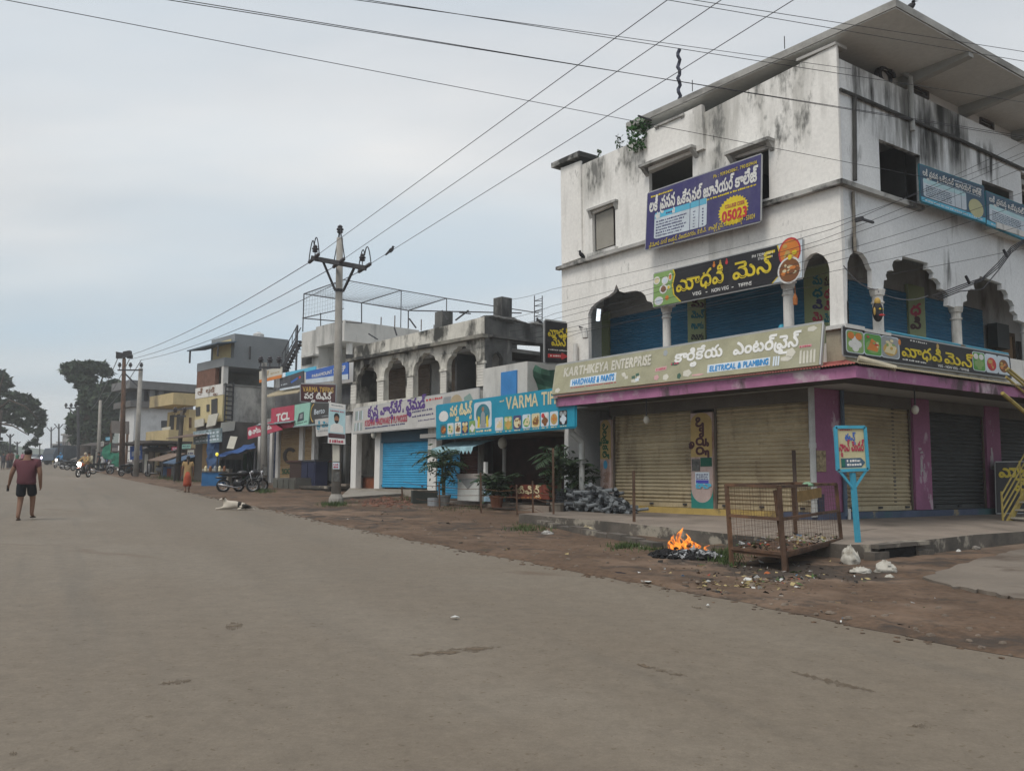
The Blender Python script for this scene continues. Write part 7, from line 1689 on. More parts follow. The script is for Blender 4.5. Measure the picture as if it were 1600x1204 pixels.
for i,(x,yb,yt,w,ya)in enumerate(((92,727,662,7,670),(80,725,667,7,674),(27,728,690,5,694),(62,722,692,4,696),(16,731,678,6,684),(40,724,698,4,700))):
 t,b,tp=simple_pole(x,max(yb,721.5),yt,['distant dark pole with forked arms right of the road','second distant dark pole with forked arms','thin far pole below the left tree crown','thin far pole over the end of the road','dark pole among the waiting people on the left','faint farthest pole left of the road end'][i],0.13,None,m=M_IRON)
 d=b.y/FPX; f_=MB(); f_.bar(tp+V((-w*d,0,-(ya-yt)*d*0)),tp+V((0,0,-(ya-yt)*d)),0.09); f_.bar(tp+V((w*d,0,0)),tp+V((0,0,-(ya-yt)*d)),0.09); f_.build('forked_arm',M_IRON,t)
fa_=thing('pole_arm',at_depth(111,640,b4.y+20),'thin steel pole arm with insulators sticking out of the big tree on its left','pole arm')
f_=MB(); f_.bar(at_depth(102,637,b4.y+20),at_depth(126,637,b4.y+20),0.14); f_.bar(at_depth(108,638,b4.y+20),at_depth(121,650,b4.y+20),0.12)
for x in(103,111,118):f_.lathe(at_depth(x,636,b4.y+20),[(0.05,0),(0.22,0.2),(0.1,0.5)],6)
f_.tube([at_depth(122,637,b4.y+20),gfoot(at_depth(123,720,b4.y+20))],0.18,8); f_.build('arm',M_IRON,fa_)
# floodlight mast
mb_=ground(190,741); mt_=at_depth(194,560,mb_.y)
fm=thing('floodlight_mast',mb_,'tall rusty floodlight mast with two black lamp heads','floodlight')
MB().tube([mb_,mb_.lerp(mt_,0.5),mt_],[0.24,0.20,0.14],10).build('pole',M_RUST,fm,smooth=True)
for s in(-1,1):
 c=at_depth(194+s*5.5,554,mb_.y); h=MB().box8(c+V((-0.28,-0.2,-0.2)),V((0.56,0,0.1*s)),V((0,0.45,0)),V((0,-0.12,0.42))); h.bar(c,mt_,0.07); h.build('lamp_head',M_IRON,fm)
 h=MB().box8(at_depth(194+s*8.5,557,mb_.y)+V((-0.2,-0.1,-0.15)),V((0.4,0,0)),V((0,0.3,0)),V((0,0,0.3))); h.build('lamp_head',M_IRON,fm)
 # overhead wires: each a separate sagging cable between real points
def wire(pts,r,m,label,sag=0.0,n=14,group=None):
 P=[]
 for i in range(len(pts)-1):
  for k in range(n if i<len(pts)-2 else n+1):
   u=k/n; P.append(V(pts[i]).lerp(V(pts[i+1]),u)-UPZ*sag*4*u*(1-u))
 MB().tube(P,r,5).build('overhead_wire',m,label=label,cat='wire',group=group)
def past(a,b,k=1.6):return V(a)+(V(b)-V(a))*k
for i,(x,y)in enumerate(((1043,0),(1127,0),(1240,0))):
 d=ray(x,y); zt=10.2+0.1*i; e=EYE+d*((zt-EYE.z)/d.z)
 a=near[((0,1,2)[i],1)]
 wire([a,e,past(a,e,1.9)],0.009,M_GREYWIRE,['upper','middle','lower'][i]+' of the three line wires running from the tall pole up over the road',sag=0.0)
 far=V(t3)+ACR*(-1.6+0.8*i)+UPZ*0.6
 wire([near[((0,1,2)[i],-1)],far],0.015,M_GREYWIRE,['upper','middle','lower'][i]+' of the three line wires running from the tall pole down the street',sag=0.45)
 wire([far,gfoot(far)+ROADV*75+UPZ*9.5],0.03,M_GREYWIRE,['first','second','third'][i]+' faint line wire beyond the one sided crossarm',sag=0.6)
for i,(A_,B_,da,db,r,lab)in enumerate((
((8,0),(1290,247),11.5,18.5,0.0055,'lowest long wire crossing the whole sky from the top left corner'),
((262,0),(1600,213),10.5,17.5,0.0055,'upper of the close wire pair crossing the middle of the sky'),
((284,0),(1600,216),10.5,17.4,0.0055,'lower of the close wire pair crossing the middle of the sky'),
((555,0),(1330,108),12.0,19.0,0.0055,'upper wire of the high pair ending at the corner pier'),
((572,0),(1600,160),12.0,18.0,0.0055,'lower wire of the high pair passing over the roof corner'),
((1042,0),(1600,96),13.0,17.0,0.0055,'short wire crossing the roof edge at the top right'),
((1082,0),(1600,81),13.0,17.0,0.0055,'topmost short wire crossing the roof edge at the top right'))):
 a,b=at_depth(*A_,da),at_depth(*B_,db)
 wire([a+(a-b)*0.12,a,b,b+(b-a)*(0.0 if i==3 else 0.35)],r,M_WIRE,lab,sag=0.0)
q=random.Random(12)
FAN=(((862,452),(1330,342),(1600,238)),((862,478),(1300,358),(1600,222)),((866,490),(1280,376),(1600,244)),((868,498),(1320,372),(1600,262)),((880,506),(1300,396),(1600,300)),((890,512),(1345,398),(1600,318)),((905,520),(1380,404),(1600,352)),((760,540),(1240,452),(1600,388)))
for i,P in enumerate(FAN):
 pts=[FA.p(*P[0],0.75),FA.p(min(P[1][0],1300),P[1][1]+(P[1][0]-min(P[1][0],1300))*0.25,0.9),FB.p(*P[2],1.1)]
 wire([pts[0]+(pts[0]-pts[1])*0.25,pts[0],pts[1],pts[2],pts[2]+(pts[2]-pts[1])*0.5],0.0058,M_WIRE,['topmost','second','third','fourth','fifth','sixth','seventh','lowest'][i]+' of the wires fanning across the front of the corner building',sag=0.05)
cb_=thing('cable_bundle',FB.p(1520,440,0.9),'looped black cable bundle clipped together in front of the side arches','cables')
for k in range(4):
 pts=[FB.p(1458+3*k,462+2*k,0.5),FB.p(1500,446+3*k,0.8),FB.p(1535,434+(6 if k==3 else 2)*k,0.9),FB.p(1560,410+4*k,0.9),FB.p(1580,386+3*k,0.9),FB.p(1610,368+k,0.9)]
 m_=MB(); P=[]
 for i in range(len(pts)-1):P+=[pts[i].lerp(pts[i+1],u/4)for u in range(4)]
 m_.tube(P+[pts[-1]],0.014,5); m_.build('cable',M_WIRE,cb_)
for x,y in((1511,437),(1570,396)):m_=MB(); m_.bar(FB.p(x-2,y-6,0.85),FB.p(x+4,y+6,0.85),0.05); m_.build('clip',M_WIRE,cb_)
for(a,b,lab)in(((1318,415),(1372,452),'short slack cable crossing the narrow arch at the building corner'),((1372,455),(1450,462),'slack cable hanging behind the first side column')):
 wire([FB.p(*a,0.05),FB.p(*b,0.1)],0.012,M_GREYWIRE,lab,sag=0.15)
 # crows
def crow(p,d,k,label):
 b=MB(); up=UPZ; d=V(d).normalized(); s=d.cross(up).normalized()
 rot=Matrix((s,d,up)).transposed()
 b.blob(p+up*0.10*k,0.055*k,0.13*k,0.075*k,8,6,0,0,rot@Matrix.Rotation(R(35),3,'X')); b.blob(p+up*0.21*k+d*0.07*k,0.042*k,0.05*k,0.042*k,7,5)
 b.tube([p+up*0.21*k+d*0.10*k,p+up*0.20*k+d*0.17*k],[0.016*k,0.003],5); b.tube([p+up*0.06*k-d*0.07*k,p-up*0.06*k-d*0.22*k],[0.05*k,0.03*k],5)
 b.tube([p+up*0.06*k,p-up*0.01*k],0.01*k,4)
 b.build('crow',mat('crow_feathers',(0.02,0.02,0.025),rough=0.6,var=0.2),smooth=True,label=label,cat='bird')
crow(at_depth(611,395,31.0),(0.8,-0.3,0),1.0,'black crow perched on the wire right of the tall pole')
crow(FA.p(909,403,0.1),(-1,-0.5,0),0.95,'crow sitting on the cornice left of the indigo college board')
crow(AB(sE+0.1,0.7,zroofA),(1,-0.5,0),1.0,'bird on the roof slab edge near the roof corner')
crow(KS.w(3.0,ztS+0.05,-0.1),(-1,0,0),1.2,'crow on the dark flank parapet of the arcade building'); crow(KS.w(6.5,ztS+0.05,-0.1),(1,0,0),1.1,'second crow near the lattice mast on the dark flank parapet')
# ------------------------------------------------------------------ trees: trunk, limbs, crown of leaf clumps
def leafmat(name,col):
 m=mat(name,col,rough=0.7,var=0.35,scale=0.5,fine=0.12); return m
M_BARK=mat('grey_brown_bark',(0.075,0.06,0.05),var=0.3,scale=2)
def crown(mb,blobs,per,size,q,mi=1):
 for(c,rx,ry,rz)in blobs:
  n=int(per*(rx*ry*rz)**(2/3))
  for k in range(n):
   a=q.uniform(0,2*math.pi); cz=q.uniform(-1,1); sr=math.sqrt(1-cz*cz); rr=q.uniform(0.25,1.14)**0.7
   p=V(c)+V((rx*sr*math.cos(a),ry*sr*math.sin(a),rz*cz))*rr
   s=size*q.uniform(0.5,1.35); d1=V((q.gauss(0,1),q.gauss(0,1),q.gauss(0,0.6))).normalized(); d2=d1.cross(V((q.gauss(0,1),q.gauss(0,1),q.gauss(0,1)))).normalized()
   mb.add([p-d1*s,p+d2*s*0.45,p+d1*s,p-d2*s*0.45],[(0,1,2,3)],mi if q.random()<0.6 else mi+1)
def tree(name,base,trunk,limbs,blobs,label,m1,m2,per,size,seed,r0,r1,lk=0.5):
 q=random.Random(seed); t=thing(name,base,label,'tree')
 m_=MB(); m_.tube(trunk,[r0+(r1-r0)*i/(len(trunk)-1)for i in range(len(trunk))],10)
 m_.build('trunk',M_BARK,t,smooth=True)
 for l in limbs:MB().tube(l,[r1*lk*(1-0.7*i/(len(l)-1))for i in range(len(l))],7).build('limb',M_BARK,t,smooth=True)
 m_=MB(); crown(m_,blobs,per,size,q,0); m_.build('crown',[m1,m2],t); return t
M_L1,M_L2=leafmat('deep_green_leaf',(0.034,0.055,0.032)),leafmat('mid_green_leaf',(0.056,0.082,0.044))
def D(x,y,d):return at_depth(x,y,d)
dt=118.0; tb=gfoot(D(133,722,dt)); f_=dt/FPX
def B(x,y,rx,ry,rd=None,d=dt):return(D(x,y,d),rx*f_,(rd or rx)*f_,ry*f_)
tree('banyan_tree',tb,[tb,D(134,700,dt),D(136,670,dt),D(140,645,dt)],[[D(140,645,dt),D(134,620,dt),D(125,600,dt),D(110,585,dt)],[D(140,645,dt),D(152,615,dt),D(160,590,dt)],[D(138,655,dt),D(165,640,dt),D(188,625,dt)],[D(137,660,dt),D(122,655,dt),D(113,665,dt)]],
[B(108,578,14,10),B(120,574,15,10),B(138,573,16,10),B(155,575,15,10),B(166,582,11,8),B(118,590,15,8),B(136,592,14,12),B(126,604,9,8),B(137,612,13,14),B(130,626,9,10),B(148,622,14,12),B(165,606,14,9),B(180,603,13,9),B(192,604,12,8),B(200,610,8,7),B(168,622,16,10),B(186,622,14,10),B(150,640,17,14),B(132,645,12,13),B(120,655,14,13),B(115,668,12,11),B(128,672,15,14),B(143,668,15,15),B(158,655,14,12),B(172,640,12,10),B(187,640,10,9),B(190,655,12,10),B(176,662,13,12),B(164,678,12,12),B(201,628,9,9),B(150,668,13,14),B(140,690,14,10),B(122,686,12,8),B(150,683,8,8)],
'big dark leaning banyan tree rising over the street behind the pale concrete pole',M_L1,M_L2,260,0.44,3,0.9,0.6)
dt=92.0; f_=dt/FPX; tb=gfoot(D(-14,725,dt))
tree('rain_tree',tb,[tb,D(-13,700,dt),D(-8,670,dt),D(-4,640,dt)],[[D(-4,640,dt),D(15,625,dt),D(40,635,dt),D(60,655,dt)],[D(-4,640,dt),D(0,605,dt),D(6,585,dt)],[D(-8,660,dt),D(20,665,dt),D(45,680,dt)],[D(-4,640,dt),D(-30,610,dt)]],
[B(2,586,10,11),B(8,592,11,9),B(14,600,8,7),B(-8,600,16,14),B(2,612,14,10),B(20,618,15,9),B(38,622,15,10),B(52,630,12,11),B(62,645,11,12),B(66,660,9,12),B(60,676,9,10),B(54,688,7,6),B(20,635,18,13),B(38,642,17,13),B(50,656,13,12),B(20,655,15,10),B(35,662,12,8),B(45,672,9,6),B(2,632,16,14),B(-15,630,18,20),B(-30,605,16,16),B(-25,650,20,14),B(5,650,12,9),B(46,693,6,4),B(40,698,5,3),B(2,672,10,7),B(-15,672,14,8),B(55,694,6,4)],
'spreading dark rain tree at the left edge, over the waiting people',M_L1,M_L2,270,0.38,5,0.8,0.5,0.25)
dt=150.0; f_=dt/FPX
for i,(x,y,rx,ry,d,lab)in enumerate(((8,700,14,10,150,'dark low tree behind the waiting people on the left'),(-20,690,20,16,120,'bushy dark tree just inside the left edge'),(240,618,26,5,190,'row tree crown showing above the grey roofed white building'),(278,612,22,4,190,'dark tree crown showing between the white and cream buildings'),(100,706,9,7,170,'small tree at the right side of the road end'))):
 f_=d/FPX; tb=gfoot(D(x,715,d))
 tree('roadside_tree',tb,[tb,D(x,y+ry*0.3,d)],[],[(D(x+rx*k,y+ry*j,d),rx*f_*0.55,rx*f_*0.55,ry*f_*0.8)for k,j in((-0.6,0.1),(0,-0.25),(0.55,0.15),(0.1,0.5),(-0.2,0.35))],lab,M_L1,M_L2,110,0.55,20+i,0.4,0.25)
 # blue hills far away
def ridge(name,pts,dist,m):
 mb=MB(); P=[(D(x,y,dist))for x,y in pts]
 for i in range(len(P)-1):
  a,b=P[i],P[i+1]; n=V((0,120,0))
  mb.quad(V((a.x,a.y,0)),V((b.x,b.y,0)),b+n*0.4,a+n*0.4); mb.quad(a+n*0.4,b+n*0.4,V((b.x,b.y,0))+n*2,V((a.x,a.y,0))+n*2)
 mb.build(name,m,kind='structure',smooth=True)
M_HILL=mat('wooded_hill',(0.05,0.075,0.05),var=0.25,scale=0.01)
ridge('hills',[(-500,690),(-300,684),(-60,690),(20,700),(50,692),(75,682),(92,668),(110,655),(135,648),(180,655),(240,664),(320,678),(420,690),(700,702),(1300,700)],480,M_HILL)
# ------------------------------------------------------------------ people, vehicles, the dog
def skin_mesh(name,verts,edges,radii,sub=1,root=0):
 me=bpy.data.meshes.new(name); me.from_pydata([tuple(v)for v in verts],edges,[])
 o=bpy.data.objects.new(name,me); COL.objects.link(o)
 md=o.modifiers.new('skin','SKIN'); md.use_smooth_shade=True
 if not me.skin_vertices:
  bpy.context.view_layer.update()
 for i,sv in enumerate(me.skin_vertices[0].data):
  r=radii[i]; sv.radius=r if isinstance(r,tuple)else(r,r); sv.use_root=(i==root)
 sb=o.modifiers.new('sub','SUBSURF'); sb.levels=sub; sb.render_levels=sub
 dg=bpy.context.evaluated_depsgraph_get(); m2=bpy.data.meshes.new_from_object(o.evaluated_get(dg)); m2.name=name
 bpy.data.objects.remove(o); bpy.data.meshes.remove(me)
 m2.polygons.foreach_set('use_smooth',[True]*len(m2.polygons)); return m2
def meshobj(name,me,m,parent=None,label=None):
 me.materials.clear(); me.materials.append(m); o=bpy.data.objects.new(name,me); COL.objects.link(o); o.parent=parent; o['_w']=(0.0,0.0,0.0)
 if label:o['label']=label
 return o
def lmb(mb,name,m,parent,smooth=True):
 me=bpy.data.meshes.new(name); me.from_pydata([tuple(p)for p in mb.v],[],mb.f)
 if smooth:me.polygons.foreach_set('use_smooth',[True]*len(mb.f))
 ms=m if isinstance(m,list)else[m]
 for x in ms:me.materials.append(x)
 if len(ms)>1:me.polygons.foreach_set('material_index',mb.m)
 o=bpy.data.objects.new(name,me); COL.objects.link(o); o.parent=parent; o['_w']=(0.0,0.0,0.0); return o
M_SKIN=mat('brown_skin',(0.22,0.125,0.085),rough=0.6,var=0.08); M_HAIR=mat('black_hair',(0.012,0.011,0.011),rough=0.5,var=0.1)
STAND=dict(pelvis=(0,0,.92),waist=(0,.0,1.06),chest=(0,.0,1.28),neck=(0,-.01,1.47),head=(0,.02,1.60),crown=(0,.01,1.70),
shl=(-.185,0,1.40),ell=(-.24,-.02,1.13),wrl=(-.25,.05,.88),shr=(.185,0,1.40),elr=(.24,-.02,1.13),wrr=(.25,.05,.88),
hil=(-.09,0,.90),knl=(-.10,.03,.49),anl=(-.10,-.01,.08),tol=(-.11,.15,.03),hir=(.09,0,.90),knr=(.10,.03,.49),anr=(.10,-.01,.08),tor=(.11,.15,.03))
def hand_chain(V_,E_,R_,w,e,side,wi,k=1.0):
 """palm, four bent fingers and a thumb from the wrist"""
 w,e=V(w),V(e); d=(w-e).normalized(); lat=d.cross(V((0,1,0))); lat=lat.normalized()if lat.length>.1 else V((1,0,0)); fw=lat.cross(d).normalized()
 V_.append(w+d*.07*k); E_.append((wi,len(V_)-1)); R_.append((.033*k,.018*k)); pi=len(V_)-1
 for j,(o,ln)in enumerate(((-.027,.062),(-.009,.075),(.009,.07),(.026,.052))):
  b=w+d*.085*k+fw*o*k
  V_.append(b+d*ln*.55*k); E_.append((pi,len(V_)-1)); R_.append(.009*k)
  V_.append(b+d*ln*0.95*k-lat*side*.02*k); E_.append((len(V_)-2,len(V_)-1)); R_.append(.007*k)
 V_.append(w+d*.05*k+fw*.045*k); E_.append((wi,len(V_)-1)); R_.append(.011*k)
 V_.append(w+d*.085*k+fw*.062*k); E_.append((len(V_)-2,len(V_)-1)); R_.append(.008*k)
def person(loc,rz,label,pose=None,shirt=None,legs=None,sleeves=0.5,leg_len='long',hair='short',skirt=False,scale=1.0,hands=True,kurta=0.0,group=None,width=1.0,cap=None,stout=1.0):
 J=dict(STAND); J.update(pose or{})
 J={k:V((v[0]*width,v[1],v[2]))for k,v in J.items()}
 t=thing('person',loc,label,'person',group); t.rotation_euler=(0,0,rz); t.scale=(scale,)*3
 names=['pelvis','waist','chest','neck','head','crown','shl','ell','wrl','shr','elr','wrr','hil','knl','anl','tol','hir','knr','anr','tor']
 rad=dict(pelvis=(.14,.10),waist=(.125,.09),chest=(.15,.10),neck=.058,head=(.075,.095),crown=(.058,.07),shl=.062,ell=.045,wrl=.03,shr=.062,elr=.045,wrr=.03,hil=.088,knl=.056,anl=.038,tol=(.04,.022),hir=.088,knr=.056,anr=.038,tor=(.04,.022))
 V_=[J[n]for n in names]; ix={n:i for i,n in enumerate(names)}
 E_=[(ix[a],ix[b])for a,b in(('pelvis','waist'),('waist','chest'),('chest','neck'),('neck','head'),('head','crown'),('chest','shl'),('shl','ell'),('ell','wrl'),('chest','shr'),('shr','elr'),('elr','wrr'),('pelvis','hil'),('hil','knl'),('knl','anl'),('anl','tol'),('pelvis','hir'),('hir','knr'),('knr','anr'),('anr','tor'))]
 def fat(r,k):return tuple(a*k for a in r)if isinstance(r,tuple)else r*k
 R_=[fat(rad[n],stout if n not in('head','crown','tol','tor')else 1.0)for n in names]
 if hands:hand_chain(V_,E_,R_,J['wrl'],J['ell'],-1,ix['wrl']); hand_chain(V_,E_,R_,J['wrr'],J['elr'],1,ix['wrr'])
 else:
  for w,e in(('wrl','ell'),('wrr','elr')):d=(J[w]-J[e]).normalized(); V_.append(J[w]+d*.13); E_.append((ix[w],len(V_)-1)); R_.append((.03,.02))
 body=meshobj('body',skin_mesh('body',V_,E_,R_,2 if hands else 1),M_SKIN,t)
 # face and ears
 hd=J['head']; fc=MB(); fc.blob(hd+V((0,.098,-.005)),.013,.022,.02,6,4)
 for s in(-1,1):fc.blob(hd+V((s*.078,.0,0)),.012,.022,.032,6,4)
 lmb(fc,'nose_and_ears',M_SKIN,body)
 ey=MB()
 for s in(-1,1):ey.blob(hd+V((s*.032,.088,.02)),.012,.008,.007,6,4)
 ey.blob(hd+V((0,.09,-.05)),.025,.008,.006,6,4); lmb(ey,'eyes_and_mouth',M_HAIR,body)
 h=MB(); h.blob(hd+V((0,-.018,.045)),.088,.105,.088,12,8)
 if hair=='long':h.blob(hd+V((0,-.085,-.02)),.06,.05,.07,8,6); h.tube([hd+V((0,-.10,-.02)),hd+V((0,-.12,-.2)),hd+V((0,-.11,-.42))],[.035,.03,.012],8)
 lmb(h,'hair',M_HAIR,t)
 if cap is not None:c=MB(); c.blob(hd+V((0,-.01,.05)),.102,.12,.105,12,8); lmb(c,'helmet',cap,t)
 # shirt: torso and sleeves, a little wider than the body
 ss=sleeves
 sv=[J['pelvis']+V((0,0,-.10)),J['waist'],J['chest'],J['chest']+(J['neck']-J['chest'])*.62,J['shl'],J['shl'].lerp(J['ell'],ss),J['shr'],J['shr'].lerp(J['elr'],ss)]
 se=[(0,1),(1,2),(2,3),(2,4),(4,5),(2,6),(6,7)]; sr=[(.20,.155),(.182,.145),(.195,.135),(.09,.08),.088,.075,.088,.075]
 if ss>0.8:
  for a,b,c in(('ell','wrl',5),('elr','wrr',7)):sv.append(J[a].lerp(J[b],0.85)); se.append((c,len(sv)-1)); sr.append(.05)
 if kurta:
  sv.append(J['pelvis']+V((0,0,-kurta))); se.append((0,len(sv)-1)); sr.append((.20,.15))
 sr=[fat(r,1+(stout-1)*.75)for r in sr]
 meshobj('shirt',skin_mesh('shirt',sv,se,sr,2),shirt,t)
 hm=MB(); pc_=J['pelvis']; hm.tube([pc_+V((0,0,-.06)),pc_+V((0,0,.0)),pc_+V((0,0,.12)),pc_+V((0,0,.2))],[.17,.185,.175,.15],14)
 hm.v=[V((pc_.x+(v.x-pc_.x)*(1+(width-1)*.45)*(1+(stout-1)*.6),pc_.y+(v.y-pc_.y)*.80,v.z))for v in hm.v]; lmb(hm,'shirt_hem',shirt,t)
 if skirt:
  k=MB(); p=J['pelvis']; k.tube([p+V((0,0,.05)),p+V((0,0,-.2)),p+V((0,.02,-.45)),p+V((0,.03,-.62))],[.15,.175,.185,.19],14); lmb(k,'skirt',legs,t)
 else:
  kf={'long':0.92,'shorts':0.0}[leg_len]
  pv=[J['pelvis']+V((0,0,.12)),J['pelvis']+V((0,0,-.02)),J['hil'],J['hil'].lerp(J['knl'],.62 if leg_len=='shorts' else 1),J['hir'],J['hir'].lerp(J['knr'],.62 if leg_len=='shorts' else 1)]
  pe=[(0,1),(1,2),(2,3),(1,4),(4,5)]; pr=[(.185,.145),(.185,.15),.108,.098 if leg_len=='shorts' else .075,.105,.098 if leg_len=='shorts' else .075]
  if leg_len=='shorts':
   pv+=[J['hil'].lerp(J['knl'],.82),J['hir'].lerp(J['knr'],.82)]; pe+=[(3,6),(5,7)]; pr+=[.098,.098]
  else:
   pv+=[J['knl'].lerp(J['anl'],kf),J['knr'].lerp(J['anr'],kf)]; pe+=[(3,6),(5,7)]; pr+=[.06,.06]
  pr=[fat(r,1+(stout-1)*.8)for r in pr]
  meshobj('shorts' if leg_len=='shorts' else 'trousers',skin_mesh('trousers',pv,pe,pr,2),legs,t)
 for a,b in(('anl','tol'),('anr','tor')):
  s_=MB(); d=(J[b]-J[a]); d.z=0; d=d.normalized()if d.length>.02 else V((0,1,0)); c=J[b].lerp(J[a],.45)
  s_.blob(V((c.x,c.y,min(J[b].z,J[a].z-.05)-.012)),.052,.14,.022,10,5,0,0,Matrix((d.cross(UPZ),d,UPZ)).transposed()); lmb(s_,'sandal',mat('dark_sandal',(0.05,0.035,0.028)),t)
 return t
def clo(n,c):return mat('cloth_'+n,c,rough=0.9,var=0.1,scale=4)
# the man walking away
wp=ground(37.5,812.5)
wm=person(wp,R(8),'man in maroon t-shirt and black shorts walking up the road, phone in hand',dict(
anl=(-.09,-.10,.08),tol=(-.11,.04,.03),knl=(-.10,.03,.48),anr=(.07,.22,.13),tor=(.08,.36,.08),knr=(.09,.17,.52),ell=(-.27,-.05,1.13),wrl=(-.34,.06,.90),elr=(.26,-.03,1.12),wrr=(.25,.07,.86),shl=(-.20,0,1.40),shr=(.20,0,1.40)),
shirt=clo('maroon',(0.115,0.045,0.055)),legs=clo('black',(0.016,0.018,0.022)),leg_len='shorts',sleeves=0.62,scale=0.99,width=1.2,stout=1.22)
hp=V((-.34,.06,.90))*1.0; hp.x *= 1.2; q_=MB(); q_.box(hp+V((-.055,.05,-.13)),.085,.015,.16);
ph=MB(); ph.box(V(wp)+Matrix.Rotation(R(8),3,'Z')@((hp+V((-.045,.05,-.13)))*0.99),.02,.08,.15); ph.build('phone',mat('dark_phone',(0.02,0.02,0.022),rough=0.3),label='dark phone held in the left hand of the walking man',cat='phone')
# the woman at the roadside
person(ground(292,769),R(20),'woman in mustard tunic over an orange red skirt, walking along the road edge',dict(anl=(-.07,-.08,.08),anr=(.08,.12,.08),tor=(.09,.26,.03),tol=(-.08,.06,.03)),shirt=clo('mustard',(0.34,0.23,0.11)),legs=clo('orange_red',(0.36,0.075,0.04)),hair='long',skirt=True,kurta=0.42,scale=0.93,sleeves=0.7)
ppl=[(4,733,'person in dark clothes at the very left edge, back turned',(.05,.05,.06),(.04,.04,.05),10),(11.5,732.5,'person in a red brown shirt among those waiting on the left',(.14,.05,.05),(.06,.06,.07),-30),(17,731,'person in a rust top nearest the road in the waiting group',(.17,.07,.06),(.05,.04,.04),60),(26,728.5,'person in green standing at the left road edge beyond the walking man',(.03,.12,.07),(.05,.06,.06),170),(34.5,727,'person in pink, mostly hidden by the walking man',(.40,.15,.20),(.04,.04,.05),170),
(153,738,'person in dark clothes standing by the pale concrete pole',(.04,.04,.045),(.03,.03,.035),100),(160,737,'man in a white shirt standing beside the parked motorcycles',(.5,.5,.5),(.05,.05,.06),40),(166,736.5,'man in a blue shirt beside the white shirted man',(.06,.13,.30),(.05,.05,.06),-20),(171,737.5,'man in a pale grey shirt by the green cloth',(.35,.36,.36),(.10,.09,.08),90),(231,734,'shopkeeper in dark clothes at the shop below the white wall',(.06,.06,.07),(.04,.04,.04),-90),(310,741,'dark figure behind the pale low counter',(.03,.035,.05),(.03,.03,.04),-90),(305,744,'person seated low by the tan plank shutter',(.10,.09,.12),(.04,.04,.05),-60)]
for i,(x,y,lab,c1,c2,rz)in enumerate(ppl):
 person(ground(x,y),R(rz),lab,None,clo('far_top_%d' % i,c1),clo('far_leg_%d' % i,c2),sleeves=0.6,hands=False,scale=0.95+0.05*(i % 3))
 # motorcycles: one with its parts, then copies
M_TYRE=mat('black_tyre',(0.018,0.018,0.019),rough=0.85,var=0.2); M_CHROME=mat('dull_chrome',(0.35,0.35,0.36),rough=0.35,metal=0.8,var=0.1); M_BLKP=mat('black_paint',(0.016,0.016,0.018),rough=0.3,spec=0.5,var=0.05)
def motorcycle(label,lit=None,paint=M_BLKP,scooter=False):
 t=thing('motor_scooter' if scooter else 'motorcycle',(0,0,0),label,'scooter' if scooter else 'motorcycle')
 wr=.22 if scooter else .30; yb,yf=(-.58,.62)if scooter else(-.62,.66)
 for y in(yb,yf):
  w=MB(); w.tube([V((0,y+wr*.86*math.cos(R(a)),wr+wr*.86*math.sin(R(a))))for a in range(0,361,20)],.055 if scooter else .05,8,cap=False); wo=lmb(w,'wheel',M_TYRE,t)
  r=MB(); r.tube([V((0,y+wr*.66*math.cos(R(a)),wr+wr*.66*math.sin(R(a))))for a in range(0,361,20)],.02,6,cap=False)
  for a in range(0,360,60):r.bar(V((0,y,wr)),V((0,y+wr*.66*math.cos(R(a)),wr+wr*.66*math.sin(R(a)))),.02)
  lmb(r,'rim',M_CHROME,wo,False)
 if scooter:
  b=MB(); b.blob(V((0,-.42,.55)),.19,.48,.22,12,8); b.blob(V((0,.42,.60)),.20,.09,.38,12,8); b.box(V((0,.08,.28)),.34,.6,.07); b.blob(V((0,.6,.40)),.09,.26,.12,8,6); lmb(b,'body_panels',paint,t)
  s=MB(); s.blob(V((0,-.38,.78)),.15,.42,.07,10,6); lmb(s,'seat',M_TYRE,t)
  hz=.98
 else:
  b=MB(); b.box(V((0,.02,.42)),.2,.34,.32); b.blob(V((0,.1,.42)),.13,.2,.18,8,6)
  b.tube([V((0,.52,.86)),V((0,.30,.60)),V((0,.05,.26)),V((0,-.3,.36)),V((0,-.62,.33))],.03,6); b.tube([V((0,.48,.88)),V((0,.1,.78)),V((0,-.5,.74)),V((0,-.85,.80))],.035,6); lmb(b,'frame',M_BLKP,t)
  k=MB(); k.blob(V((0,.20,.86)),.14,.28,.13,10,7); lmb(k,'fuel_tank',paint,t)
  s=MB(); s.blob(V((0,-.36,.82)),.13,.46,.065,10,6); lmb(s,'seat',M_TYRE,t)
  e=MB(); e.tube([V((.12,.2,.28)),V((.14,-.1,.22)),V((.16,-.5,.30)),V((.16,-.85,.36))],[.025,.025,.05,.055],8); lmb(e,'exhaust',M_CHROME,t)
  m=MB(); m.blob(V((0,-.72,.66)),.09,.28,.06,8,5); m.blob(V((0,.66,.62)),.07,.26,.035,8,5); lmb(m,'mudguard',paint,t)
  hz=1.02
 f=MB()
 for x in(-.08,.08):f.tube([V((x,yf,wr)),V((x,.50,.92))],.025,6)
 lmb(f,'front_fork',M_CHROME,t)
 h=MB(); h.tube([V((-.36,.36,hz+.02)),V((-.2,.44,hz)),V((.2,.44,hz)),V((.36,.36,hz+.02))],.018,6)
 for x in(-.30,.30):h.tube([V((x,.40,hz)),V((x*1.15,.40,hz+.18))],.008,5); h.blob(V((x*1.2,.40,hz+.21)),.06,.015,.04,8,5)
 lmb(h,'handlebar',M_IRON,t)
 g=MB(); hr=.15 if lit else .09; g.blob(V((0,.60 if not scooter else .52,.90)),hr,.08,hr,10,6); lmb(g,'headlight',lit or M_CHROME,t); return t
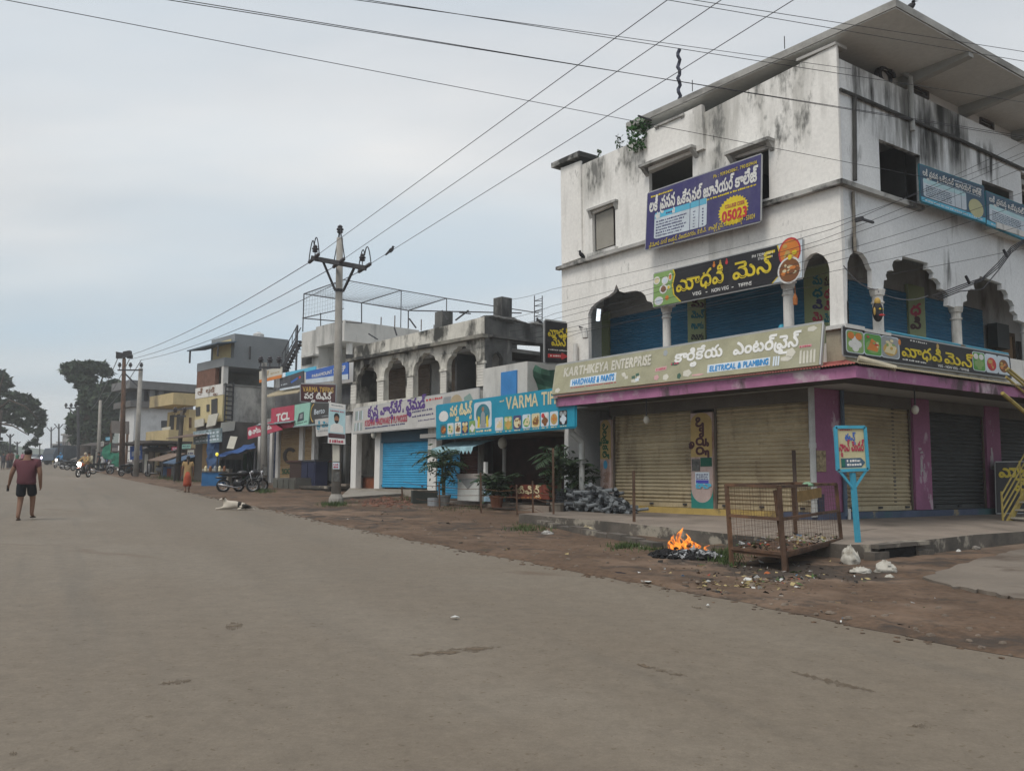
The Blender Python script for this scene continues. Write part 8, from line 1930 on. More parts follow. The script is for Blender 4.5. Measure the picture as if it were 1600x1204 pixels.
M_LIT=mat('lit_headlamp',(1,.95,.9),emit=((1.0,0.86,0.78),25.0),var=0); M_LITB=mat('lit_headlamp_blue',(.9,.9,1),emit=((0.62,0.55,1.0),25.0),var=0)
mc=motorcycle('black motorcycle parked on the verge beside the shorter power pole'); b=ground(371,769); mc.location=b; mc.rotation_euler=(0,0,R(-75))
mc2=dup(mc,ground(391,768),R(-40),'second black motorcycle parked partly behind the shorter power pole')
mc3=dup(mc,ground(158,740.5),R(-60),'dark motorcycle parked among the standing men'); mc4=dup(mc,ground(199,744),R(-20),'dark motorcycle parked at the foot of the crossarm pole')
for i,x in enumerate((108,115,122,129)):dup(mc,ground(x,733+i*1.2),R(-70+25*i),['farthest','second farthest','third farthest','nearest'][i]+' of the far motorcycles parked along the right verge')
sc=motorcycle('silver grey scooter parked side on before the dark roadside shop',paint=mat('silver_paint',(0.22,0.23,0.24),rough=0.35,spec=0.5),scooter=True); sc.location=ground(243,744.5); sc.rotation_euler=(0,0,R(85))
dup(sc,ground(281,742),R(60),'silver scooter parked by the foot of the dark crooked pole'); dup(sc,ground(172,739),R(40),'silver scooter beside the lower green cloth')
# the oncoming riders
SIT=dict(pelvis=(0,-.30,.92),waist=(0,-.26,1.06),chest=(0,-.20,1.28),neck=(0,-.17,1.46),head=(0,-.12,1.58),crown=(0,-.13,1.68),shl=(-.19,-.19,1.39),ell=(-.30,.02,1.16),wrl=(-.32,.26,1.06),shr=(.19,-.19,1.39),elr=(.30,.02,1.16),wrr=(.32,.26,1.06),hil=(-.10,-.28,.90),knl=(-.22,.10,.72),anl=(-.20,-.02,.32),tol=(-.21,.12,.28),hir=(.10,-.28,.90),knr=(.22,.10,.72),anr=(.20,-.02,.32),tor=(.21,.12,.28))
PIL={k:(v[0]*1.05,v[1]-.38,v[2]+.06)for k,v in SIT.items()}; PIL.update(ell=(-.26,-.45,1.2),wrl=(-.2,-.3,1.05),elr=(.26,-.45,1.2),wrr=(.2,-.3,1.05))
bk=motorcycle('oncoming motorcycle with a glaring headlight carrying two people',M_LIT,mat('orange_fairing',(0.35,0.09,0.03),rough=0.35)); gl_=ground(130,745.5); bk.location=gl_; bk.rotation_euler=(0,0,R(176))
person(gl_,R(176),'rider in a mustard shirt and cap on the oncoming motorcycle',SIT,clo('mustard2',(0.30,0.21,0.09)),clo('grey',(0.07,0.07,0.08)),sleeves=0.9,hands=False,cap=mat('cream_cap',(0.42,0.36,0.28)))
person(gl_,R(170),'pillion passenger in cream behind the mustard shirted rider',PIL,clo('cream',(0.40,0.36,0.26)),clo('dark',(0.05,0.05,0.05)),sleeves=0.9,hands=False)
bk2=motorcycle('white scooter coming down the middle of the road, headlight on',mat('lit_headlamp_soft',(1,1,.9),emit=((1.0,0.9,0.8),3.0),var=0),mat('white_paint_gloss',(0.5,0.5,0.5),rough=0.35),True); g2=ground(92,731); bk2.location=g2; bk2.rotation_euler=(0,0,R(170))
person(g2,R(170),'rider in a bright blue top and helmet on the white scooter',SIT,clo('brightblue',(0.06,0.22,0.42)),clo('dark',(0.05,0.05,0.05)),sleeves=0.9,hands=False,cap=mat('blue_helmet',(0.05,0.25,0.45),rough=0.3))
bk3=motorcycle('far oncoming motorcycle with a violet white headlight',M_LITB,M_BLKP); g3=ground(68,723.5); bk3.location=g3; bk3.rotation_euler=(0,0,R(175));
person(g3,R(175),'rider on the far motorcycle with the violet white headlight',SIT,clo('violet',(0.05,0.05,0.10)),clo('dark',(0.05,0.05,0.05)),sleeves=0.9,hands=False)
# auto rickshaw, truck and cars at the far end
def rickshaw(loc,rz,label,col):
 t=thing('auto_rickshaw',loc,label,'auto rickshaw'); t.rotation_euler=(0,0,rz)
 b=MB(); b.plate([V((-.65,-1.2,.3)),V((-.65,.9,.3)),V((-.65,1.3,.8)),V((-.65,.8,1.0)),V((-.65,-1.2,1.0))],None,V((1.3,0,0))); lmb(b,'body',mat('rick_'+label[:6].strip().replace(' ','_'),col,rough=0.5),t,False)
 h=MB(); h.plate([V((-.66,-1.2,1.55)),V((-.66,.55,1.6)),V((-.66,.95,1.35)),V((-.66,.55,1.75)),V((-.66,-1.1,1.78))],None,V((1.32,0,0))); h.box(V((0,-1.15,1.3)),1.3,.1,.6); lmb(h,'hood',mat('hood_cloth',(0.05,0.05,0.05)),t,False)
 w=MB(); w.quad(V((-.6,1.05,1.0)),V((.6,1.05,1.0)),V((.6,.85,1.5)),V((-.6,.85,1.5))); lmb(w,'windscreen',mat('dark_glass',(0.05,0.06,0.07),rough=0.1,spec=0.5),t,False)
 for x,y in((0,1.0),(-.6,-.85),(.6,-.85)):
  w=MB(); w.tube([V((x-.06,y,.22)),V((x+.06,y,.22))],.22,14); lmb(w,'wheel',M_TYRE,t,False)
 for x in(-.3,.3):g=MB(); g.blob(V((x,1.28,.8)),.09,.05,.09,8,5); lmb(g,'headlight',M_CHROME,t)
 return t
rickshaw(ground(84,724.5),R(165),'yellow and black auto rickshaw on the right of the far road',(0.38,0.28,0.05))
tr_=thing('truck',ground(97,726),'dark covered truck parked at the right of the far road','truck'); tr_.rotation_euler=(0,0,R(160))
b=MB(); b.box(V((0,-1.2,1.75)),2.2,4.2,2.1); lmb(b,'cargo_cover',mat('dark_tarpaulin',(0.035,0.045,0.055),var=0.3),tr_,False)
b=MB(); b.plate([V((-1.05,1.0,.6)),V((-1.05,2.6,.6)),V((-1.05,2.6,1.4)),V((-1.05,2.2,2.3)),V((-1.05,1.0,2.4))],None,V((2.1,0,0))); lmb(b,'cab',mat('cab_paint',(0.10,0.13,0.17)),tr_,False)
b=MB(); b.quad(V((-.9,2.63,1.45)),V((.9,2.63,1.45)),V((.9,2.25,2.2)),V((-.9,2.25,2.2))); lmb(b,'windscreen',mat('dark_glass',(0.05,0.06,0.07)),tr_,False)
for x in(-.95,.95):
 for y in(1.8,-2.3):b=MB(); b.tube([V((x-.14,y,.45)),V((x+.14,y,.45))],.45,16); lmb(b,'wheel',M_TYRE,tr_,False)
def car(loc,rz,label,m):
 t=thing('car',loc,label,'car'); t.rotation_euler=(0,0,rz)
 b=MB(); b.plate([V((-.8,-2,.3)),V((-.8,2,.3)),V((-.8,2.05,.7)),V((-.8,1.1,.9)),V((-.8,-2,.95))],None,V((1.6,0,0))); lmb(b,'body',m,t,False)
 c=MB(); c.plate([V((-.7,-1.7,.95)),V((-.7,1.0,.92)),V((-.7,.4,1.45)),V((-.7,-1.3,1.48))],None,V((1.4,0,0))); lmb(c,'cabin',mat('dark_glass',(0.05,0.06,0.07)),t,False)
 for x in(-.72,.72):
  for y in(1.25,-1.25):w=MB(); w.tube([V((x-.1,y,.3)),V((x+.1,y,.3))],.3,14); lmb(w,'wheel',M_TYRE,t,False)
 for x in(-.6,.6):g=MB(); g.blob(V((x,2.03,.65)),.13,.05,.08,8,5); lmb(g,'headlight',M_CHROME,t)
 return t
car(ground(57,722.5),R(170),'white car at the far end of the road, left of the lit motorcycle',mat('white_paint_gloss',(0.5,0.5,0.5))); car(ground(76,722.5),R(170),'dark car behind the auto rickshaw at the far end',M_BLKP)
# the dog lying on the road
dgp=ground(370,796); dog=thing('dog',dgp,'white and black dog lying on the road edge with its head raised','dog')
dv=[(-.30,0,.13),(-.12,0.02,.15),(.08,.05,.155),(.27,.05,.13),(.42,.02,.06),(.55,-.04,.03),
(-.36,-.01,.24),(-.38,-.03,.33),(-.46,-.07,.31),(-.52,-.09,.295),
(-.36,-.10,.07),(-.50,-.16,.035),(-.60,-.17,.03),(-.34,.09,.07),(-.50,.05,.035),(-.60,.04,.03),
(.24,-.10,.10),(.10,-.20,.06),(.20,-.24,.03),(.10,-.27,.025),(.30,.14,.08),(.16,.2,.04)]
de=[(0,1),(1,2),(2,3),(3,4),(4,5),(0,6),(6,7),(7,8),(8,9),(0,10),(10,11),(11,12),(0,13),(13,14),(14,15),(3,16),(16,17),(17,18),(18,19),(3,20),(20,21)]
dr_=[(.115,.125),(.12,.125),.105,(.11,.105),.03,.012,.07,.072,.04,.028,.045,.028,.026,.045,.028,.026,.07,.04,.026,.024,.06,.03]
dm_=mat('dog_coat',(0.50,0.45,0.38),var=0.08,scale=6)
db_=meshobj('body',skin_mesh('body',dv,de,dr_,2),dm_,dog)
e=MB()
for s in(-1,1):e.tube([V((-.37,-.03+s*.055,.375)),V((-.38,-.03+s*.085,.35)),V((-.40,-.03+s*.09,.30))],[.03,.028,.008],6)
db_.data.materials.append(mat('dog_black_patch',(0.025,0.022,0.02),var=0.2))
for pl in db_.data.polygons:
 c=pl.center; w_=c.x+0.03*math.sin(c.y*30)+0.02*math.sin(c.z*50)
 if(0.0<w_<0.13 and c.z>0.07)or(w_>0.22 and c.z>0.05)or(-0.40<w_<-0.36 and c.z>0.36):pl.material_index=1
lmb(e,'ear',mat('dog_ear',(0.10,0.07,0.05)),db_); e=MB(); e.blob(V((-.55,-.095,.30)),.016,.016,.014,6,4)
for s in(-1,1):e.blob(V((-.425,-.05+s*.04,.345)),.012,.012,.012,6,4)
lmb(e,'nose_and_eyes',M_HAIR,db_)
dog.rotation_euler=(0,0,R(0))
# ------------------------------------------------------------------ things on the verge and platform
# wire cage bin
P1,P2,P3=ground(1144,884),ground(1226,895),ground(1317,866)
P4=P1+(P3-P2); P4=gp3(P4.x,P4.y)
HC=(EYE+ray(1214,760)*((P2-EYE).dot(V((0,1,0)))/ray(1214,760).y)).z-P2.z
ctr=(P1+P2+P3+P4)/4
cage=thing('wire_cage_bin',ctr,'rusty square wire cage rubbish bin on four legs at the kerb','bin')
CP=[P1,P2,P3,P4]
lean=[V((-0.07,0,0)),V((-0.05,0,0)),V((-0.08,0.02,0)),V((-0.05,0,0))]
tops=[p+UPZ*HC+l for p,l in zip(CP,lean)]
for p,tp in zip(CP,tops):MB().bar(p-UPZ*0.05,tp,0.06).build('leg',M_RUST,cage)
def lv(i,h):return CP[i].lerp(tops[i],h)
for i in range(4):
 j=(i+1)% 4
 for h in((1.0,0.62,0.22)if i in(0,1)else(0.99,0.20)):MB().bar(lv(i,h),lv(j,h),0.045).build('rail',M_RUST,cage)
 m_=MB(); n,k=20,13
 for a in range(1,n):m_.bar(lv(i,0.22).lerp(lv(j,0.22),a/n),lv(i,1).lerp(lv(j,1),a/n),0.003)
 for b in range(1,k):h=0.22+0.78*b/k; m_.bar(lv(i,h),lv(j,h),0.003)
 m_.build('wire_mesh',M_RUST,cage)
MB().plate([lv(0,0.2),lv(1,0.2),lv(2,0.2),lv(3,0.2)],None,UPZ*-0.04).build('floor',M_RUST,cage)
MB().bar(lv(1,1.0)+V((-0.02,0.1,-0.05)),lv(1,0.0)+V((0.06,0.12,0.0)),0.07).build('brace',M_RUST,cage)
q=random.Random(41)
def bits(area,n,smin,smax,cols,name,label,lift=0.02,kind='stuff',mats=None,heap=0.0):
 """a scatter of scraps; area() gives a ground point"""
 mb=MB()
 for k in range(n):
  p=area(); s=q.uniform(smin,smax); d1=V((q.gauss(0,1),q.gauss(0,1),q.gauss(0,.25))).normalized(); d2=V((q.gauss(0,1),q.gauss(0,1),q.gauss(0,.35))).normalized(); p=p+UPZ*(lift+q.uniform(0,heap))
  e=d1.cross(d2)*s*0.25
  vs=[p-d1*s,p+d2*s*q.uniform(.4,.9),p+d1*s*q.uniform(.6,1)+e,p-d2*s*q.uniform(.3,.8)+e]
  mb.add(vs,[(0,1,2,3)],q.choices(range(len(cols)),cols)[0])
 return mb.build(name,mats,kind=kind,label=label)
L_W,L_B,L_Y,L_R=mat('litter_white',(0.55,0.55,0.53),var=0.2),mat('litter_brown',(0.16,0.11,0.07),var=0.3),mat('litter_straw',(0.36,0.29,0.14),var=0.25),mat('litter_red',(0.35,0.07,0.04),var=0.2)
L_G,L_K,L_BL=mat('litter_green',(0.07,0.12,0.04),var=0.3),mat('litter_dark',(0.03,0.028,0.026),var=0.3),mat('litter_blue',(0.06,0.16,0.28),var=0.2)
LM=[L_W,L_B,L_Y,L_R,L_G,L_K,L_BL]
def verge_at(x,y,sx,sy):
 def f():
  for _ in range(80):
   a,b=q.gauss(x,sx),q.gauss(y,sy)
   e=848+(a-670)*0.2 if a<820 else 879+(a-820)*0.197
   if 770<b<e-3:return ground(a,b)
  return ground(x,e+0*y-8 if e-8>770 else 775)
 return f
bits(verge_at(1200,905,75,16),520,0.02,0.08,(3,8,3.5,0.5,2,7,0.4),'litter','scraps of rubbish strewn round the wire cage bin',mats=LM)
bits(verge_at(1120,895,60,14),150,0.018,0.075,(3.5,6,2,0.4,2,6,0.3),'litter','scraps of rubbish strewn below the fire',mats=LM)
bits(verge_at(900,855,170,28),240,0.014,0.06,(3,6,2,0.4,2,6,0.3),'litter','small scraps scattered along the verge',mats=LM)
bits(verge_at(1380,930,110,40),160,0.010,0.05,(3,6,2,0.4,2,6,0.3),'litter','small scraps scattered on the dirt by the side road',mats=LM)
bits(verge_at(620,812,90,14),160,0.015,0.07,(3,7,1,0.6,2,5,0.2),'litter','stones and scraps by the tall pole',mats=LM)
def in_cage():
 a,b=q.random(),q.random(); return lv(0,0.21).lerp(lv(1,0.21),a).lerp(lv(3,0.21).lerp(lv(2,0.21),a),b)
bits(in_cage,260,0.02,0.07,(3,5,5,1.2,4,5,0.5),'rubbish','mixed rubbish lying on the cage floor',0.01,mats=LM,heap=0.10)
bits(verge_at(1150,914,26,5),260,0.02,0.06,(0.5,1,9,0,0.5,1,0),'straw','pale straw spread in front of the cage',0.01,mats=LM,heap=0.02)
# stones
sm_=MB()
for k in range(230):
 x_=q.uniform(560,1580); p=verge_at(x_,(848+(x_-670)*0.2 if x_<820 else 879+(x_-820)*0.197)-q.uniform(4,50),4,3)(); s=q.uniform(0.012,0.05); sm_.blob(p+UPZ*s*0.5,s,s*q.uniform(.6,1),s*.6,6,4,0,.25)
sm_.build('stones',mat('verge_stone',(0.15,0.12,0.095),var=0.4,scale=3),kind='stuff')
# crumpled sacks, papers, cloth
def crumple(p,rx,ry,rz,m,name,label,cat,seed=1,seg=22,rings=14):
 qq=random.Random(seed); mb=MB(); mb.blob(V((0,0,0)),rx,ry,rz,seg,rings)
 mb.v=[V((v.x*qq.uniform(.66,1.2),v.y*qq.uniform(.66,1.2),max(-rz*.4,v.z*qq.uniform(.55,1.3))))+V(p)+UPZ*rz*.4 for v in mb.v]
 return mb.build(name,m,label=label,cat=cat,smooth=True)
M_SACK=mat('white_woven_sack',(0.47,0.45,0.40),var=0.15,scale=6,stain=((0.2,0.17,0.13),0.3,(5,5,5),0.2))
crumple(ground(1329,884),0.14,0.14,0.22,M_SACK,'sack','tall crumpled white sack leaning at the foot of the blue sign post','sack',1); crumple(ground(1345,896),0.16,0.10,0.07,M_SACK,'sack','flat torn white sack lying in front of the blue sign post','sack',2)
crumple(ground(1384,896),0.17,0.14,0.13,M_SACK,'plastic_bag','white knotted plastic bag in front of the drain mouth','bag',3); crumple(ground(1390,905),0.07,0.06,0.05,M_SACK,'plastic_bag','small grey white bag just below the knotted plastic bag','bag',4)
crumple(ground(1199,899),0.06,0.05,0.04,mat('orange_scrap',(0.42,0.13,0.05)),'scrap','orange red scrap lying in front of the cage','scrap',5); crumple(ground(1498,864),0.05,0.05,0.05,L_W,'cup','small white cup at the foot of the platform kerb on the right','cup',6)
crumple(ground(1525,858),0.09,0.05,0.05,mat('grey_scrap',(0.22,0.2,0.18)),'scrap','grey scrap beside the white cup on the right','scrap',7)
crumple(ground(917,834),0.16,0.10,0.12,mat('cream_scrap',(0.40,0.34,0.22),var=0.3,scale=8),'crumpled_paper','crumpled cream paper on the low drain kerb','paper',8); crumple(ground(855,836),0.14,0.09,0.07,mat('grey_white_scrap',(0.34,0.33,0.31),var=0.3,scale=9),'crumpled_paper','grey white scrap at the left end of the low drain kerb','paper',9)
crumple(ground(962,898),0.17,0.08,0.03,mat('black_cloth',(0.015,0.018,0.028)),'cloth_rag','black rag lying flat at the road edge','rag',10); crumple(ground(935,759+80),0.06,0.05,0.02,P_YELLOW,'wrapper','yellow wrapper on the verge below the leftmost flames','wrapper',11)
for(x,y,w,h,lab)in((1012,910,22,6,'white paper lying on the verge by the road edge'),(1050,873,18,4,'white strip of paper under the burning heap'),(711,968,14,2.2,'small white paper lying on the road'),(1106,949,5,2.5,'tiny white scrap on the road below the straw'),(1003,857,30,3,'white plastic strip on the grass left of the fire')):
 a=[ground(x-w/2,y),ground(x,y-h/2),ground(x+w/2,y-h*.1),ground(x+w*.1,y+h/2)]
 MB().plate([p+UPZ*(0.03+0.01*(i % 2))for i,p in enumerate(a)],None,UPZ*-0.006).build('paper',L_W,label=lab,cat='paper')
a,b=ground(970,833),ground(992,823); st_=MB(); st_.tube([a+UPZ*0.05,a.lerp(b,.6)+UPZ*0.16,b+UPZ*0.24],0.03,6); st_.tube([a.lerp(b,.3)+UPZ*.1,a.lerp(b,.3)+UPZ*.25+V((-.1,0,0))],0.015,5); st_.build('branch',mat('pale_branch',(0.30,0.27,0.15)),label='pale bent branch lying against the tall iron post',cat='branch')
# wooden slat and green bag on the cage, plank at the corner
a=lv(1,0.80).lerp(lv(2,0.80),0.25)-V((0,0.03,0)); MB().box8(a,(lv(2,.88)-lv(1,.80))*0.42,V((0,-0.02,0)),UPZ*0.17).build('wooden_board',mat('yellow_brown_wood',(0.24,0.15,0.055),var=0.25,scale=5),label='yellow brown wooden slat fixed on the cage mesh',cat='board')
crumple(lv(2,1.0).lerp(lv(1,1.0),0.55)-UPZ*0.02,0.10,0.06,0.05,mat('pale_green_bag',(0.22,0.36,0.24)),'plastic_bag','pale green bag caught on the top rail of the cage','bag',12)
MB().bar(gab(0.15,-0.55,zpl-0.25),gab(0.55,-0.06,zpl+1.45),0.09,0.05).build('plank',mat('dark_plank',(0.07,0.05,0.04),var=0.2),label='dark plank leaning against the purple corner pillar',cat='plank')
# blue pole sign
sb=ground(1343,872); ft=V((0,-1,0)); SF=Frame(sb+V((0,-0.04,0)),V((1,0,0)),ft)
st=thing('post_sign',sb,'sky blue metal post with a yellow vendor sign and an arrow panel','sign')
tp=SF.p(1332,738); MB().bar(sb-UPZ*0.1,tp,0.075).build('post',M_SKYBLUE,st)
bd=Board(SF,0.03,(1305,667),(1351,667),(1356,733),(1309,735))
MB().plate(bd.rect(0,0,1,1),None,V((0,0.03,0))).build('board',flatmat('sign_pale_yellow',(0.50,0.46,0.28)),st)
fm_=MB(); cs=[bd.w(0,0),bd.w(1,0),bd.w(1,1),bd.w(0,1)]
for i in range(4):fm_.bar(cs[i],cs[(i+1)% 4],0.055,0.055)
fm_.build('frame',M_SKYBLUE,st)
for s in(0.06,0.94):MB().bar(bd.w(s,1.02),SF.p(1334,764),0.04).build('brace',M_SKYBLUE,st)
bd.text(st,'ఈస్ట్',0.30,0.31,0.64,0.31,0.11,P_ROYAL,0.03); bd.text(st,'స్టాంప్ వెండర్',0.09,0.55,0.92,0.55,0.15,P_CRIMSON,0.035)
mb=MB(); bd.shape(mb,[(0.13,0.72),(0.80,0.72),(0.93,0.83),(0.80,0.94),(0.13,0.94)],0.005,0.003,0); bd.shape(mb,[(0.14,0.74),(0.26,0.74),(0.26,0.92),(0.14,0.92)],0.009,0.002,1); bd.scribble(mb,0.32,0.81,0.78,0.81,0.055,5,0.011,2,1); bd.scribble(mb,0.32,0.90,0.80,0.90,0.055,6,0.011,2,2); bd.scribble(mb,0.15,0.075,0.55,0.075,0.03,6,0.007,3,3)
mb.build('arrow_panel',[P_SLATE,flatmat('print_bottle_green',(0.02,0.13,0.10)),P_WHITE,P_CRIMSON],st)
# burning heap
fb=ground(1068,872)
hp=MB(); qq=random.Random(77)
for k in range(95):a,r=qq.uniform(0,6.28),qq.uniform(0,1)**.7; hp.blob(fb+V((math.cos(a)*r*.62,math.sin(a)*r*.5,0.14*(1-r)+0.02)),qq.uniform(.05,.13),qq.uniform(.05,.12),qq.uniform(.04,.09),7,5,0,.35)
hp.build('charred_heap',mat('charred_black',(0.012,0.012,0.013),var=0.5,scale=8),label='charred black heap of rubbish under the flames',cat='heap',origin=fb)
ash=MB()
for k in range(150):a,r=qq.uniform(0,6.28),qq.uniform(0,1)**.6; p=fb+V((0.12+math.cos(a)*r*.5,-0.25+math.sin(a)*r*.3,0.06+.12*(1-r))); s=qq.uniform(.03,.09); d1=V((qq.gauss(0,1),qq.gauss(0,1),qq.gauss(0,.6))).normalized(); d2=d1.cross(V((qq.gauss(0,1),qq.gauss(0,1),qq.gauss(0,1)))).normalized(); ash.add([p-d1*s,p+d2*s*.5,p+d1*s,p-d2*s*.5],[(0,1,2,3)])
ash.build('ash',mat('pale_ash',(0.36,0.37,0.38),var=0.25,scale=9),kind='stuff',label='pale ash and burnt paper in front of the flames')
fire=thing('fire',fb,'orange flames of a small roadside rubbish fire left of the wire cage','fire')
def flamemat(name,c,s):
 m=bpy.data.materials.new(name); m.use_nodes=True; N,L=m.node_tree.nodes,m.node_tree.links; N.remove(N['Principled BSDF'])
 e=N.new('ShaderNodeEmission'); tr_=N.new('ShaderNodeBsdfTransparent'); mx=N.new('ShaderNodeMixShader'); nz=N.new('ShaderNodeTexNoise'); nz.inputs['Scale'].default_value=14; nz.inputs['Detail'].default_value=4
 tcd=N.new('ShaderNodeTexCoord'); mp=N.new('ShaderNodeMapping'); mp.inputs['Scale'].default_value=(1,1,.5); L.new(tcd.outputs['Object'],mp.inputs[0]); L.new(mp.outputs[0],nz.inputs['Vector'])
 cr=N.new('ShaderNodeValToRGB'); cr.color_ramp.elements[0].position=.38; cr.color_ramp.elements[0].color=(.75,.09,.008,1); cr.color_ramp.elements[1].position=.68; cr.color_ramp.elements[1].color=(1,.42,.07,1)
 L.new(nz.outputs['Fac'],cr.inputs[0]); L.new(cr.outputs[0],e.inputs[0]); e.inputs[1].default_value=s
 mr=N.new('ShaderNodeMapRange'); mr.inputs['From Min'].default_value=.42; mr.inputs['From Max'].default_value=.60; mr.inputs['To Min'].default_value=c; mr.inputs['To Max'].default_value=0.85; L.new(nz.outputs['Fac'],mr.inputs['Value'])
 L.new(mr.outputs[0],mx.inputs[0]); L.new(tr_.outputs[0],mx.inputs[1]); L.new(e.outputs[0],mx.inputs[2]); L.new(mx.outputs[0],N['Material Output'].inputs[0]); return m
M_FL=flamemat('flame',0.06,1.25)
for k,(dx,dy,h,w)in enumerate(((-.16,.0,.56,.12),(-.06,.05,.78,.12),(.06,.0,.60,.12),(.18,-.05,.46,.11),(-.24,-.02,.44,.10),(.03,-.10,.46,.11),(.28,.02,.30,.08),(-.12,-.12,.40,.1),(.50,.1,.24,.05),(.14,-.16,.32,.08),(.0,.1,.5,.1),(-.2,.1,.4,.1))):
 p=fb+V((dx*0.86,dy,0.08)); h *= 0.56; w *= 0.85; n=9; pts,rr=[],[]
 for j in range(n):
  t_=j/(n-1); pts.append(p+V((0.07*math.sin(t_*6+k*1.7)*t_,0.05*math.cos(t_*5+k)*t_,h*t_))); rr.append(max(.004,w*(1-t_)**.8*(0.8+.35*math.sin(t_*9+k))))
 MB().tube(pts,rr,9).build('flame',M_FL,fire,smooth=True)
 # iron fence posts along the shop fronts
for i,(x,yt,yb,r,lab)in enumerate(((991,735,834,.045,'tallest rusty iron post standing on the drain kerb left of the fire'),(865,700,818,.04,'rusty iron post rising in front of the stacked black coils'),(833,751,806,.04,'red brown iron post before the painted counter board'),(808,757,805,.035,'thin iron post left of the red brown post'),(752,738,802,.04,'dark iron post beside the white food counter'),(687,752,796,.035,'thin iron post under the palm by the blue shutter'),(629,760,783,.045,'short iron stub in front of the blue shutter'))):
 b=ground(x,yb); tpp=at_depth(x-1,yt,b.y); MB().bar(b-UPZ*0.1,tpp,r*2,r*1.3).build('iron_post',M_RUST,label=lab,cat='post')
fw=MB()
pts=[ground(629,783),ground(687,796),ground(752,802),ground(808,805),ground(833,806),ground(865,818)]
for h in(0.25,0.55,0.75):
 for i in range(5):fw.tube([pts[i]+UPZ*h,pts[i].lerp(pts[i+1],.5)+UPZ*(h-.05),pts[i+1]+UPZ*h],0.008,4)
fw.build('fence_wire',M_RUST,label='thin slack wires strung between the iron posts',cat='wire')
# black coils and the heap of grey fittings on the platform's left end
def coil(p,r,h,label):
 t=MB(); n=5
 prof=[]
 for k in range(n):z=h*k/n; prof+=[(r*.93,z),(r,z+h/n*.25),(r,z+h/n*.75),(r*.93,z+h/n*.98)]
 prof.append((r*.55,h)); prof.append((r*.5,h*.8)); t.lathe(p,prof,18)
 return t.build('pipe_coil',mat('black_plastic_coil',(0.045,0.05,0.055),rough=0.5,var=0.2,scale=6),label=label,cat='coil',smooth=False)
pz=lambda x,y:GA.p(x,y,0.85)
ca_,cb2=FA.p(878,800,0.75),FA.p(896,801,0.7)
rr_=0.20
for i,c in enumerate((ca_,cb2)):
 for k in range(2):coil(V((c.x,c.y,c.z+k*0.36)),rr_,0.34,['lower left','upper left','lower right','upper right'][i*2+k]+' of the four black pipe coils stacked behind the iron post')
M_FIT=[mat('grey_conduit',(0.10,0.11,0.12),rough=0.4,var=0.2,scale=8),mat('dark_conduit',(0.04,0.044,0.05),rough=0.4,var=0.2,scale=8),mat('light_conduit',(0.17,0.185,0.195),rough=0.4,var=0.2,scale=8)]
def ribbed(ln,r,m):
 t=MB(); prof=[]
 n=int(ln/.05)
 for k in range(n):prof+=[(r,k*.05),(r,k*.05+.025),(r*.84,k*.05+.03),(r*.84,k*.05+.045)]
 prof+=[(r,n*.05),(r*.6,n*.05),(r*.5,n*.05-.08)]
 t.lathe(V((0,0,0)),prof,9,axis=V((1,0,0))); t.build_=None
 me=bpy.data.meshes.new('conduit'); me.from_pydata([tuple(v)for v in t.v],[],t.f); me.materials.append(m); return me
CM=[ribbed(l,r,M_FIT[k % 3])for k,(l,r)in enumerate(((.5,.055),(.42,.05),(.55,.06),(.35,.052),(.28,.065),(.45,.048)))]
h0,h1=FA.p(908,801,0.75),FA.p(982,803,0.75)
qq=random.Random(5); ax=(h1-h0); L_=ax.length
for k in range(230):
 u=qq.random(); env=math.sin(math.pi*min(1,u*.75+.28))**.7 if u>.3 else 0.85
 z=qq.uniform(0,.66)*env; w=qq.uniform(-.35,.35)*(1-z*.6)
 p=h0+ax*u+FA.n*w+UPZ*(0.06+z)
 o=bpy.data.objects.new('corrugated_pipe',CM[k % 6]); COL.objects.link(o); o.location=p
 base_=math.atan2(FA.n.y,FA.n.x); o.rotation_euler=(0,qq.uniform(-.35,.25),base_+qq.uniform(-.8,.8)+(math.pi/2 if qq.random()<.25 else 0)); o['_w']=(0,0,0)
 tag(o,'grey black ribbed pipe piece lying in the heap before the left tan shutter','pipe','ribbed pipe pieces in the heap')
for k in range(7):
 a=FA.p(884+3*k,763+2*k,0.75); b=FA.p(925+4*k,778+3*k,0.75); t=MB(); n=16
 t.tube([a.lerp(b,j/n)for j in range(n+1)],[.055 if j % 2 else .042 for j in range(n+1)],8); t.build('corrugated_pipe',M_FIT[2 if k % 2 else 0],label='long pale ribbed pipe lying slantwise over the top of the heap',cat='pipe',group='long pale ribbed pipes')
 # plants
def frond(mb,p,d,ln,droop,q,lw=.045,mi=0,leaflets=14):
 d=V(d).normalized(); pts=[]; pos=V(p); v=d.copy()
 for k in range(leaflets+1):pts.append(pos.copy()); pos=pos+v*ln/leaflets; v=(v-UPZ*droop/leaflets).normalized()
 mb.tube(pts,[.012*(1-.7*k/leaflets)for k in range(leaflets+1)],4,mi)
 for k in range(2,leaflets+1):
  dd=(pts[k]-pts[k-1]).normalized(); s=dd.cross(UPZ); s=s.normalized()if s.length>.05 else V((1,0,0)); L=ln*.34*math.sin(math.pi*(k/leaflets)**.8*.92+.12)
  for sg in(-1,1):
   t=pts[k]+s*sg*L*.8+dd*L*.5-UPZ*L*q.uniform(.15,.5); w=dd*lw*.5; mb.add([pts[k]-w,pts[k]+w,(pts[k]+t)/2+w*1.2+UPZ*.01,t,(pts[k]+t)/2-w*1.2+UPZ*.01],[(0,1,2,3,4)],mi)
